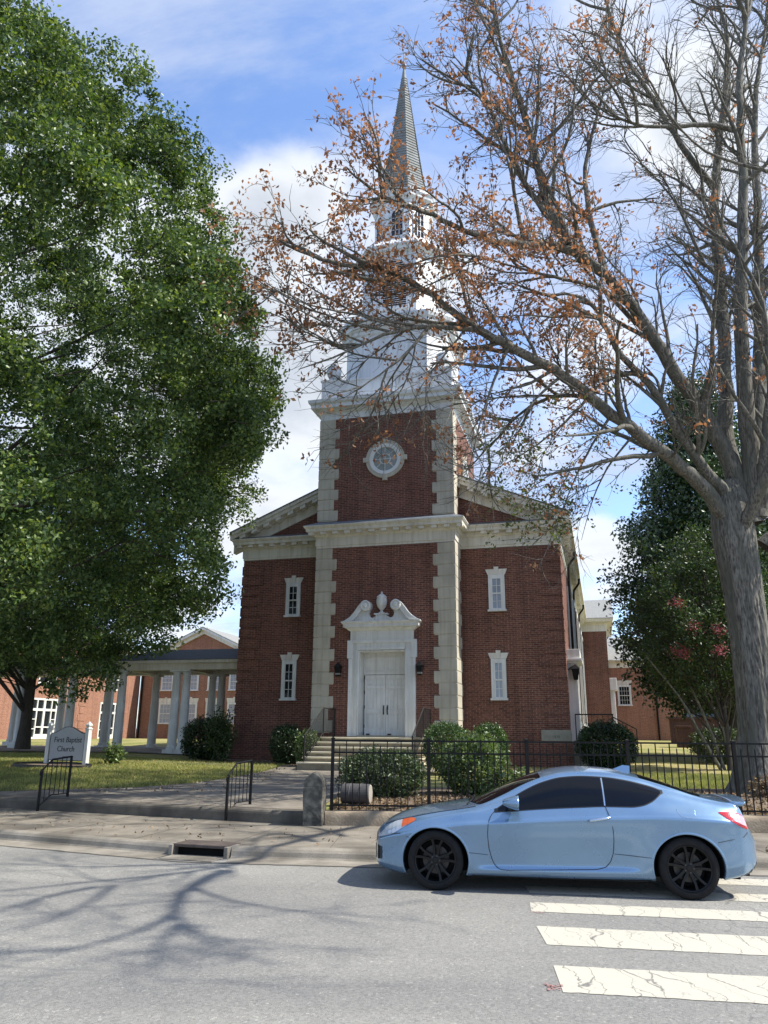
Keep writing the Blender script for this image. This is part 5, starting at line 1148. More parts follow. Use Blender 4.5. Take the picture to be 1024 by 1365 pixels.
    patch('side_window', 'car_glass', .655, -.545, dlo_lo, dlo_hi, root, 0.0055, 50); patch('quarter_window', 'car_glass', -.575, -1.205, dlo_lo, dlo_hi, root, 0.0055, 40)
    patch('pillar_strip', 'chrome_blue', -.553, -.567, dlo_lo, dlo_hi, body, 0.007, 3)
    zr = lambda x: float(CF['zr'](x))
    hu = line([(1.62, .765), (1.72, .772), (1.95, .69), (2.06, .60), (2.115, .55)]); hl = line([(1.62, .757), (1.774, .672), (1.914, .592), (2.06, .548), (2.115, .535)])
    patch('headlight', 'lamp_clear', 1.70, 2.112, hl, lambda x: min(hu(x), zr(x) - .004), root, 0.004, 40)
    patch('indicator', 'lamp_orange', 1.635, 1.80, lambda x: max(hl(x), hl(x) + 0.15 * (x - 1.72)), lambda x: min(hu(x), zr(x) - .004), root, 0.007, 24)
    tu = line([(-1.80, .915), (-1.95, .917), (-2.06, .885), (-2.10, .85), (-2.145, .765)]); tl = line([(-1.80, .905), (-1.913, .826), (-2.05, .752), (-2.11, .735), (-2.145, .752)])
    tz = lambda x: min(tu(x), float(CF['zr'](x)) - .004)
    tl_o = patch('tail_light', 'lamp_red', -1.80, -2.143, tl, tz, root, 0.005, 40)
    patch('reversing_lens', 'lamp_pink', -1.945, -2.128, lambda x: tl(x) + 0.032 + 0.05 * max(0, (-x - 1.95)) * 0, lambda x: tz(x) - 0.012 - 0.0 * x, tl_o, 0.008, 30)
    patch('bumper_intake', 'car_dark', 2.05, 2.165, lambda x: 0.285 + 0.12 * (2.165 - x), lambda x: 0.455 - 0.5 * (2.165 - x) ** 1.0 * 0.35, body, 0.003, 16)
    patch('rear_diffuser', 'car_trim', -1.98, -2.26, lambda x: float(CF['zb'](x)) + 0.008, lambda x: float(CF['zb'](x)) + 0.02 + 0.22 * max(0, -x - 2.02), body, 0.003, 20)
    patch('sill_strip', 'car_trim', .98, -1.02, lambda x: float(CF['zb'](x)) + 0.002, lambda x: float(CF['zb'](x)) + 0.024, body, 0.004, 30, 3)
    # ---- windscreen, rear window
    for name, xb, xt, wb, wt in (('windscreen', lambda s: 1.04 - .16 * s * s, lambda s: .165 - .02 * s * s, 0.94, 0.93), ('rear_window', lambda s: -1.03 + 0.02 * s * s, lambda s: -1.72 + 0.05 * s * s, 0.90, 0.88)):
        m = MB(); rows = []
        for i in range(25):
            s = -1 + i / 12; row = []
            for j in range(15):
                x = xb(s) + (xt(s) - xb(s)) * j / 14; y = s * float(CF['yr'](x)) * (wb + (wt - wb) * j / 14); row.append((x, y, ZT(x, y) + 0.006))
            rows.append(row)
        m.rings(rows, closed=False); m.build(name, 'car_glass', root, smooth=True)
    # ---- shut lines
    def seam(pts, name='shut_line', mat='seam', r=0.0045, both=True, closed=False):
        for s in ((1, -1) if both else (1,)):
            p3 = []
            for (x, z) in pts: p3.append((x, s * (Y(x, z) + 0.0005), z))
            q, L = resample(p3, 60); m = MB(); m.tube(q, r, 6); m.build(name, mat, body)
    def resample(p, n):
        p = np.array(p); d = np.concatenate([[0], np.cumsum(np.linalg.norm(np.diff(p, axis=0), axis=1))]); t = np.linspace(0, d[-1], n)
        o = np.stack([np.interp(t, d, p[:, i]) for i in range(3)], 1); return [tuple(v) for v in o], d[-1]
    seam([(.70, .868), (.745, .82), (.775, .735), (.785, .62), (.775, .48), (.745, .36), (.71, .29), (.66, .252), (.58, .245), (0, .265), (-.42, .282), (-.52, .305), (-.58, .36), (-.618, .46), (-.632, .6), (-.628, .72), (-.60, .85), (-.565, .95)])
    seam([(-1.346, .94), (-1.35, .90), (-1.38, .865), (-1.44, .85), (-1.50, .85), (-1.535, .87), (-1.54, .93)], 'fuel_flap', 'chrome_blue', 0.003, False)
    seam([(-1.75, .60), (-1.9, .63), (-2.05, .66), (-2.10, .70)]); seam([(1.02, .42), (.785, .40)], r=0.003); seam([(-.625, .45), (-1.03, .42)], r=0.003); seam([(1.70, .56), (1.82, .60), (1.92, .585)])
    m = MB(); q = []
    for i in range(30):
        x = 2.02 - 1.1 * i / 29; y = float(CF['yr'](x)) + 0.004; q.append((x, y, zr(x) + 0.0))
    for s in (1, -1): m = MB(); m.tube([(x, s * y, z) for x, y, z in q], 0.004, 6); m.build('bonnet_line', 'seam', body)
    # ---- handle, mirror, fin, spoiler, wipers
    for s in (1, -1):
        y0 = Y(-.47, .81)
        m = MB(); m.tube([(-.36, s * (y0 + .005), .795), (-.385, s * (y0 + .03), .80), (-.47, s * (y0 + .038), .815), (-.57, s * (y0 + .03), .83), (-.60, s * (y0 + .005), .835)], [.012, .016, .017, .016, .012], 10); m.build('door_handle', 'chrome_blue', root, smooth=True)
        m = MB(); prof = []
        for t in np.linspace(0, 1, 11):                 # mirror: a lofted shell, flat at the rear
            r = math.sin(math.pi * min(1, 0.5 * t + 0.5 * t ** 2) * 0.5 + 0.0) ** 0.6 if t > 0 else 0.05
            prof.append((0.60 - 0.185 * t, 0.045 + 0.058 * r, 0.022 + 0.058 * r))
        rings = [[(x, s * (1.0 + 0.03 * (0.6 - x)) + s * a * math.cos(k * math.pi / 8) * 1.25, 0.968 + b_ * math.sin(k * math.pi / 8) + 0.01) for k in range(16)] for x, a, b_ in prof]
        m.rings(rings, True, True); mir = m.build('mirror', 'car_paint', root, smooth=True)
        for p in mir.data.polygons: p.use_smooth = len(p.vertices) < 8
        m = MB(); m.add([(p[0] - 0.003, s * (1.0 + 0.03 * 0.185) + (p[1] - s * (1.0 + 0.03 * 0.185)) * 0.86, 0.978 + (p[2] - 0.978) * 0.84) for p in rings[-1]], [tuple(range(16))]); m.build('mirror_glass', 'car_glass', mir)
        m = MB(); m.tube([(.545, s * .80, .895), (.52, s * .88, .912), (.50, s * .95, .93)], [.035, .03, .03], 8); m.build('mirror_stalk', 'car_trim', mir, smooth=True)
        m = MB(); m.tube([(1.03 - .1 * 0, s * .62, ZT(1.03, .62) + .015), (.98, s * .35, ZT(.98, .35) + .02), (.97, s * -.1, ZT(.97, .1) + .022)], .009, 6); m.build('wiper', 'car_trim', root)
    m = MB(); z0 = ZT(-.86, 0)
    m.rings([[(-.78, 0, z0 + .012), (-.98, .022, z0 - .03), (-.98, -.022, z0 - .03)], [(-.90, 0, z0 + .06), (-.985, .008, z0 + .052), (-.985, -.008, z0 + .052)]], True, True); m.build('roof_fin', 'car_paint', root, smooth=False)
    m = MB(); rings = []
    for i in range(21):
        s = -1 + i / 10; y = 0.66 * s; k = 1 - 0.35 * abs(s) ** 3; zz = ZT(-1.98, y)
        c = [(-1.93, zz + .006), (-2.05, zz + .016 * k), (-2.14, zz + .014 * k), (-2.20 + .06 * abs(s) ** 3, zz + .018 * k), (-2.205 + .06 * abs(s) ** 3, zz + .008 * k), (-2.19 + .06 * abs(s) ** 3, zz - .014), (-2.12, zz - .03), (-2.02, zz - .035)]
        rings.append([(x, y, z) for x, z in c])
    m.rings(rings, True, True); m.build('spoiler', 'car_paint', root, smooth=True)
    # ---- arch lips, wells, floor
    for w in WX:
        for s in (1, -1):
            lip = []; a0 = math.radians(-24 if w > 0 else -18); a1 = math.radians(204 if w > 0 else 198); n = 48
            for i in range(n + 1):
                a = a0 + (a1 - a0) * i / n; x, z = w + AX * math.cos(a), WZ + AZ * math.sin(a); z = max(z, float(CF['zb'](x)) + 0.004); y = Y(x, z); x2, z2 = w + AX * .975 * math.cos(a), WZ + AZ * .97 * math.sin(a); x0, z0 = w + AX * 1.035 * math.cos(a), WZ + AZ * 1.04 * math.sin(a)
                lip.append([(x0, s * (Y(x0, max(z0, z)) + .001), z0), (x, s * (y + .008), z), (x2, s * (y + .002), z2), (x2, s * (y - .05), z2), (x2, s * .5, z2)])
            m = MB(); m.rings([r[:4] for r in lip], closed=False); m.build('arch_lip', 'car_paint', body, smooth=True)
            m = MB(); m.rings([[r[3], r[4]] for r in lip], closed=False); m.add([r[4] for r in lip], [tuple(range(n + 1))]); m.build('wheel_well', 'car_dark', body)
    m = MB(); m.box(-2.05, 2.0, -.5, .5, .17, .55); m.box(-.98, .98, -.86, .86, .165, .5); m.box(1.83, 2.05, -.6, .6, .2, .4); m.box(-2.1, -1.85, -.7, .7, .24, .5); m.build('underbody', 'car_dark', body)
    # ---- wheels
    def wheel(x, s):
        t = empty('wheel', (x, s * 0.80, 0.325), 0 if s > 0 else math.pi, parent=root)
        lt = lambda m, prof, n=48: m.rings([[(r * math.cos(2 * math.pi * i / n), h, r * math.sin(2 * math.pi * i / n)) for i in range(n)] for r, h in prof])
        m = MB(); lt(m, [(.235, .095), (.245, .112), (.268, .118), (.295, .112), (.313, .096), (.322, .075), (.3245, .03), (.3245, -.06), (.318, -.1), (.29, -.118), (.24, -.11)])
        tyre = m.build('tyre', 'tyre_rubber', t, smooth=True)
        m = MB()
        for r in (0.318,): 
            for k in range(56): a = 2 * math.pi * k / 56; m.add([(rr * math.cos(a + da), h, rr * math.sin(a + da)) for rr, da, h in ((.3262, 0, .07), (.3262, .03, .07), (.3262, .05, -.08), (.3262, .02, -.08))], [(0, 1, 2, 3)])
        m.build('tread', 'car_dark', tyre)
        m = MB(); lt(m, [(.238, .098), (.242, .108), (.236, .113), (.226, .106), (.222, .08), (.205, .0), (.2, -.08), (.235, -.1)])
        for k in range(5):
            for d in (-1, 1):
                a = 2 * math.pi * k / 5 + math.pi / 2 + 0.1; ca, sa = math.cos(a), math.sin(a)
                def pt(r, off_, y): return (ca * r - sa * off_, y, sa * r + ca * off_)
                sec = []
                for r, o, w, y1, y0 in ((.045, .018, .019, .075, .03), (.10, .024, .017, .082, .04), (.16, .036, .0155, .09, .05), (.232, .062, .020, .100, .06)):
                    o = o * d; sec.append([pt(r, o - w, y0), pt(r, o - w * 0.8, y1), pt(r, o + w * 0.8, y1), pt(r, o + w, y0)])
                m.rings(sec, True, True)
        lt(m, [(0.0, .088), (.028, .088), (.032, .082), (.06, .078), (.066, .06), (.07, .03)], 24)
        m.build('rim', 'rim_black', t, smooth=False)
        m = MB()
        for k in range(5): a = 2 * math.pi * k / 5 + 0.72; m.lathe((.048 * math.cos(a), 0, .048 * math.sin(a)), [(.009, -.085), (.009, -.074)], 8, 'y')
        lt(m, [(.155, .0), (.155, -.02), (.06, -.02)], 32); m.add([(.155 * math.cos(2 * math.pi * i / 32), 0.0, .155 * math.sin(2 * math.pi * i / 32)) for i in range(32)], [tuple(range(32))]); m.build('brake_disc', 'brake_disc', t)
        m = MB(); m.add([(.2 * math.cos(2 * math.pi * i / 32), -.06, .2 * math.sin(2 * math.pi * i / 32)) for i in range(32)], [tuple(range(32))]); m.build('hub_back', 'car_dark', t)
    for x in WX:
        for s in (1, -1): wheel(x, s)
def bmesh_merge(o):
    import bmesh
    bm = bmesh.new(); bm.from_mesh(o.data); bmesh.ops.remove_doubles(bm, verts=bm.verts, dist=0.0008); bmesh.ops.recalc_face_normals(bm, faces=bm.faces)
    for f in bm.faces: f.smooth = True
    bm.to_mesh(o.data); bm.free()
coupe()
# ------------------------------------------------------------------ trees, shrubs, litter
def leaf_mat(name, cols, rough=0.5, trans=0.35, spec=0.45, tcol=None, patch=0.6):
    m, nt, b = base_mat(name)
    g = nd(nt, 'ShaderNodeNewGeometry'); n = len(cols)
    c = ramp(nt, g.outputs['Random Per Island'], [(i / max(1, n - 1), cc) for i, cc in enumerate(cols)])
    tc = nd(nt, 'ShaderNodeTexCoord'); nz = nd(nt, 'ShaderNodeTexNoise'); nz.inputs['Scale'].default_value = 1.1; nz.inputs['Detail'].default_value = 4; lk(nt, tc.outputs['Object'], nz.inputs['Vector'])
    c = mixc(nt, patch, c, ramp(nt, nz.outputs[0], [(0.36, (0.62, 0.66, 0.66)), (0.64, (1.42, 1.36, 1.2))]), 'MULTIPLY')
    lk(nt, c, b.inputs['Base Color']); b.inputs['Roughness'].default_value = rough; b.inputs['Specular IOR Level'].default_value = spec
    tr = nd(nt, 'ShaderNodeBsdfTranslucent'); lk(nt, mixc(nt, 1.0, c, tcol or (1.5, 1.6, 0.7), 'MULTIPLY'), tr.inputs[0])
    mx = nd(nt, 'ShaderNodeMixShader'); mx.inputs[0].default_value = trans
    lk(nt, b.outputs[0], mx.inputs[1]); lk(nt, tr.outputs[0], mx.inputs[2]); lk(nt, mx.outputs[0], nt.nodes['Material Output'].inputs[0])
leaf_mat('oak_leaf', [(0.019, 0.044, 0.016), (0.038, 0.076, 0.026), (0.068, 0.122, 0.039), (0.115, 0.17, 0.054), (0.175, 0.225, 0.075)], 0.42, 0.3, 0.4, tcol=(1.8, 1.75, 0.55), patch=0.8)
leaf_mat('oak_leaf_dark', [(0.02, 0.045, 0.016), (0.035, 0.07, 0.022), (0.055, 0.1, 0.03)], trans=0.25)
leaf_mat('magnolia_leaf', [(0.022, 0.05, 0.02), (0.038, 0.075, 0.027), (0.065, 0.11, 0.038)], 0.35, 0.12, 0.6)
leaf_mat('myrtle_leaf', [(0.02, 0.045, 0.015), (0.04, 0.075, 0.022), (0.075, 0.10, 0.03)], 0.45, 0.25)
leaf_mat('myrtle_bloom', [(0.27, 0.05, 0.075), (0.35, 0.09, 0.12), (0.19, 0.04, 0.05)], 0.6, 0.3, tcol=(1, 0.8, 0.8))
leaf_mat('dead_leaf', [(0.20, 0.098, 0.052), (0.32, 0.165, 0.085), (0.46, 0.27, 0.15), (0.16, 0.078, 0.046)], 0.6, 0.35, 0.3, tcol=(1.3, 1.0, 0.75))
leaf_mat('green_sprout', [(0.06, 0.09, 0.025), (0.1, 0.13, 0.04), (0.13, 0.14, 0.05)], 0.5, 0.35)
leaf_mat('box_leaf', [(0.035, 0.075, 0.022), (0.06, 0.115, 0.03), (0.10, 0.16, 0.045)], 0.38, 0.2, 0.6)
leaf_mat('box_leaf_dark', [(0.014, 0.03, 0.012), (0.022, 0.045, 0.016), (0.036, 0.066, 0.022)], 0.4, 0.15, 0.5)
leaf_mat('pale_shrub_leaf', [(0.07, 0.115, 0.035), (0.11, 0.16, 0.055), (0.16, 0.2, 0.085)], 0.4, 0.3, 0.6)
leaf_mat('azalea_leaf', [(0.035, 0.062, 0.025), (0.06, 0.09, 0.035), (0.10, 0.125, 0.06)], 0.42, 0.2, 0.5)
leaf_mat('grass_blade', [(0.14, 0.18, 0.05), (0.22, 0.25, 0.08), (0.32, 0.31, 0.13), (0.42, 0.35, 0.18)], 0.6, 0.3, 0.2)
leaf_mat('litter_leaf', [(0.16, 0.10, 0.06), (0.27, 0.19, 0.12), (0.12, 0.08, 0.055), (0.36, 0.28, 0.19)], 0.8, 0.1, 0.2)
M('bark_grey', (0.20, 0.185, 0.152), (0.05, 0.045, 0.037), 5.5, 0.95, 1.0, 7, dirt=(0.10, 0.10, 0.078), dscale=1.0, stretch=(4.5, 4.5, 0.8), lo=0.42, hi=0.62, detail=8)
M('bark_brown', (0.07, 0.058, 0.045), (0.04, 0.033, 0.027), 8, 0.95, 0.8, 16, stretch=(3, 3, 0.6))
def leaf_mesh(name, C, size, mat, parent, rng, var=0.35, width=0.5, droop=0.0, flat=0.0, out=None, lobed=False):
    """one little folded blade per centre: C (N,3)"""
    N = len(C)
    d = rng.normal(size=(N, 3)); d[:, 2] -= droop
    if out is not None: d += out
    d /= np.linalg.norm(d, axis=1)[:, None]
    r = rng.normal(size=(N, 3)); r[:, 2] += flat
    b = np.cross(d, r); b /= (np.linalg.norm(b, axis=1)[:, None] + 1e-9)
    s = (size * (1 + var * rng.uniform(-1, 1, N)))[:, None]
    nrm = np.cross(b, d)
    a = C - d * s * 0.5
    V = np.stack([a, a + d * s * 0.45 + b * s * width * 0.5 + nrm * s * 0.10, a + d * s, a + d * s * 0.45 - b * s * width * 0.5 + nrm * s * 0.10], 1).reshape(-1, 3)
    F = np.arange(N * 4).reshape(N, 4)
    # fold along the midrib: two triangles share the rib
    T = np.stack([F[:, [0, 1, 2]], F[:, [0, 2, 3]]], 1).reshape(-1, 3)
    return raw_mesh(name, V, T, mat, parent)
class Tubes:
    """many tapered limbs gathered into one trunk mesh"""
    def __init__(s): s.V = []; s.F = []; s.o = 0
    def add(s, pts, rad, n):
        pts = np.asarray(pts, float); k = len(pts)
        tg = np.gradient(pts, axis=0); tg /= (np.linalg.norm(tg, axis=1)[:, None] + 1e-9)
        ref = np.array([0.3, 0.2, 0.93]) if abs(tg[0][2]) < 0.9 else np.array([1.0, 0.1, 0])
        u = np.cross(tg, ref); u /= (np.linalg.norm(u, axis=1)[:, None] + 1e-9); w = np.cross(tg, u)
        a = np.arange(n) * 2 * np.pi / n
        ring = pts[:, None, :] + np.asarray(rad)[:, None, None] * (np.cos(a)[None, :, None] * u[:, None, :] + np.sin(a)[None, :, None] * w[:, None, :])
        s.V.append(ring.reshape(-1, 3)); i = np.arange(k - 1)[:, None] * n; j = np.arange(n)[None, :]; j2 = (j + 1) % n
        s.F.append((np.stack([i + j, i + j2, i + n + j2, i + n + j], -1).reshape(-1, 4) + s.o)); s.o += k * n
    def build(s, name, mat, parent): return raw_mesh(name, np.concatenate(s.V), np.concatenate(s.F), mat, parent, True)
def smooth_path(pts, n):
    pts = np.asarray(pts, float); L = np.concatenate([[0], np.cumsum(np.linalg.norm(np.diff(pts, axis=0), axis=1))])
    t = np.linspace(0, L[-1], n); out = np.stack([np.interp(t, L, pts[:, i]) for i in range(3)], 1)
    for _ in range(6): out[1:-1] = 0.25 * out[:-2] + 0.5 * out[1:-1] + 0.25 * out[2:]
    return out, L[-1]
def wander(start, d, length, n, rng, wob=0.25, lift=0.0):
    p = np.array(start, float); d = np.array(d, float); d /= np.linalg.norm(d); out = [p.copy()]
    for i in range(n - 1):
        d = d + rng.normal(size=3) * wob; d[2] += lift; d /= np.linalg.norm(d)
        p = p + d * length / (n - 1); out.append(p.copy())
    return np.array(out)
def perp_dir(t, ang, rng, bias=(0, 0, 0.25)):
    r = rng.normal(size=3) + np.array(bias); r -= t * r.dot(t); r /= np.linalg.norm(r) + 1e-9
    return t * math.cos(ang) + r * math.sin(ang)
def crown_tree(name, base, lab, cat, trunk_r, trunk_h, prof, axis, mat, bark, n_clump, per, leaf, seed, ang=(0, 2 * math.pi), group=None, lean=(0, 0), clump_r=0.7, inner=0.25, limbs=10, shell=(0.72, 1.0), lump=0.16, droop=0.3, width=0.5, sparse=None, boughs=0, bough_r=(0.9, 1.7)):
    """a tree whose crown fills a profile [(height, radius) ...] round an axis, made of twig clumps of single leaves"""
    rng = np.random.default_rng(seed); t = empty(name, base, 0, lab, cat, group); B = np.array(base)
    T = Tubes(); zs = [p[0] for p in prof]; rs_ = [p[1] for p in prof]
    ax = np.array(axis) - B[:2]; top = max(zs)
    tp = [(lean[0] * k, lean[1] * k, z) for k, z in ((0, -0.15), (0.05, trunk_h * 0.5), (0.3, trunk_h))] + [(ax[0] * 0.6, ax[1] * 0.6, (trunk_h + top) / 2), (ax[0], ax[1], top * 0.93)]
    P_, L = smooth_path(tp, 14); T.add(P_, np.interp(np.linspace(0, 1, 14), [0, 0.04, 0.3, 1], [trunk_r * 1.35, trunk_r, trunk_r * 0.8, 0.02]), 12)
    # clump centres
    z = rng.uniform(min(zs), max(zs), n_clump * 3); wgt = np.interp(z, zs, rs_); keep = rng.uniform(size=len(z)) < (wgt / max(rs_)) ** 1.2; z = z[keep][:n_clump]
    a = rng.uniform(ang[0], ang[1], len(z)); f = np.where(rng.uniform(size=len(z)) < inner, rng.uniform(0.25, shell[0], len(z)), rng.uniform(shell[0], shell[1], len(z)))
    lum = 1 + lump * (np.sin(a * 6 + z * 0.8 + seed) * 0.7 + np.sin(a * 13 - z * 1.7) * 0.5 + np.sin(z * 2.6 + a * 5) * 0.6)
    r = np.interp(z, zs, rs_) * f * lum
    C = np.stack([ax[0] + r * np.cos(a), ax[1] + r * np.sin(a), z], 1)
    if boughs:                                          # gather the clumps into boughs, each a rounded mass with shade between
        k = rng.permutation(len(C))[:boughs]; bc = C[k] * 1.0; br = rng.uniform(*bough_r, len(bc)); per_b = n_clump // boughs
        bc[:, :2] = ax + (bc[:, :2] - ax) * 0.93
        v = rng.normal(size=(len(bc), per_b, 3)); v /= np.linalg.norm(v, axis=2)[:, :, None]
        o = np.concatenate([bc[:, :2] - ax, np.full((len(bc), 1), 0.0)], 1); o /= np.linalg.norm(o, axis=1)[:, None] + 1e-6; o[:, 2] = 0.55; o /= np.linalg.norm(o, axis=1)[:, None]
        v = v + 0.75 * o[:, None, :]; v /= np.linalg.norm(v, axis=2)[:, :, None]
        q = bc[:, None, :] + v * (br[:, None, None] * rng.uniform(0.72, 1.05, (len(bc), per_b, 1))) * np.array([1, 1, 0.8])
        C = np.concatenate([q.reshape(-1, 3), C[k[0]:k[0] + 1], C[rng.integers(0, len(C), n_clump // 5)]]); C[-(n_clump // 5):, :2] = ax + (C[-(n_clump // 5):, :2] - ax) * rng.uniform(0.6, 0.92, (n_clump // 5, 1))
    if sparse is not None: C = C[sparse(C + B, rng)]
    for k in range(limbs):                              # limbs reach into the crown
        zz = trunk_h * 0.8 + (top - trunk_h) * (k + 0.5) / limbs * 0.75; q = C[rng.integers(len(C))]; 
        cand = C[np.argsort(np.abs(C[:, 2] - zz - 1.5) + rng.uniform(0, 2, len(C)))[:6]]
        for q in cand[:4]:
            i = int(np.argmin(np.abs(P_[:, 2] - zz))); s0 = P_[i]; mid = (s0 + q) / 2 + rng.normal(size=3) * 0.3 + np.array([0, 0, 0.3])
            q = s0 + (q - s0) * 0.85; mid = s0 * 0.5 + q * 0.5 + rng.normal(size=3) * 0.35 - np.array([0, 0, 0.12 * np.linalg.norm(q - s0)]); pp, l = smooth_path([s0 - np.array([0, 0, 1.5]), mid, q], 9); T.add(pp, np.linspace(max(0.02, trunk_r * 0.2 * (1 - k / limbs) + 0.02), 0.008, 9), 6)
    # twigs
    for c in C[:: max(1, len(C) // 900)]:
        d = c - np.array([ax[0], ax[1], c[2] - 1.0]); T.add(wander(c - d / np.linalg.norm(d) * clump_r * 1.6, d, clump_r * 2.2, 5, rng, 0.2), np.linspace(0.022, 0.006, 5), 4)
    T.build('trunk', bark, t)
    N = len(C) * per; ci = np.repeat(np.arange(len(C)), per)
    sc = clump_r * (0.6 + 0.8 * rng.uniform(size=len(C)))[ci][:, None]
    u = rng.normal(size=(N, 3)); u /= np.linalg.norm(u, axis=1)[:, None]; u *= rng.uniform(size=(N, 1)) ** 0.45
    pos = C[ci] + u * sc * np.array([1, 1, 0.75])
    leaf_mesh('crown', pos, leaf, mat, t, rng, droop=droop, flat=0.6, width=width)
    return t
def shrub(name, x, y, rx, ry, h, lab, cat, mat, n, leaf, seed, group=None, box=1.6, low=0.0, lump=0.1, stems=True, tall=(), dens=(0.72, 1.0)):
    """a clipped or loose bush: leaves in the outer part of a lumpy body over a few woody stems"""
    rng = np.random.default_rng(seed); z = ground_z(x, y); t = empty(name, (x, y, z), 0, lab, cat, group)
    if stems:
        T = Tubes()
        for k in range(14):
            a = rng.uniform(0, 6.28); q = rng.uniform(0.2, 0.75); T.add(wander((0.1 * rx * math.cos(a), 0.1 * ry * math.sin(a), -0.05), (q * math.cos(a) * rx / h, q * math.sin(a) * ry / h, 0.9), h * 0.85, 6, rng, 0.12), np.linspace(0.02, 0.006, 6), 5)
        T.build('stem', 'bark_brown', t)
    u = rng.normal(size=(n, 3)); u /= np.linalg.norm(u, axis=1)[:, None]
    p = (np.abs(u) ** box).sum(1) ** (-1 / box) if box != 2 else np.ones(n)
    ph = np.arctan2(u[:, 1], u[:, 0]); lum = 1 + lump * (np.sin(ph * 4 + seed) * 0.5 + np.sin(ph * 7 + u[:, 2] * 6 + seed) * 0.5 + np.sin(u[:, 2] * 9 + ph * 3) * 0.4)
    f = rng.uniform(dens[0] ** 2, dens[1] ** 2, n) ** 0.5
    pos = u * (p * f * lum)[:, None] * np.array([rx, ry, h / 2]) + np.array([0, 0, h / 2 + low])
    pos += rng.normal(size=(n, 3)) * leaf * 0.5
    pos = pos[pos[:, 2] > 0.01]
    leaf_mesh('foliage', pos, leaf, mat, t, rng, flat=0.4, width=0.5, out=(pos - np.array([0, 0, h * 0.4])) * 0.9 / max(rx, h / 2))
    return t
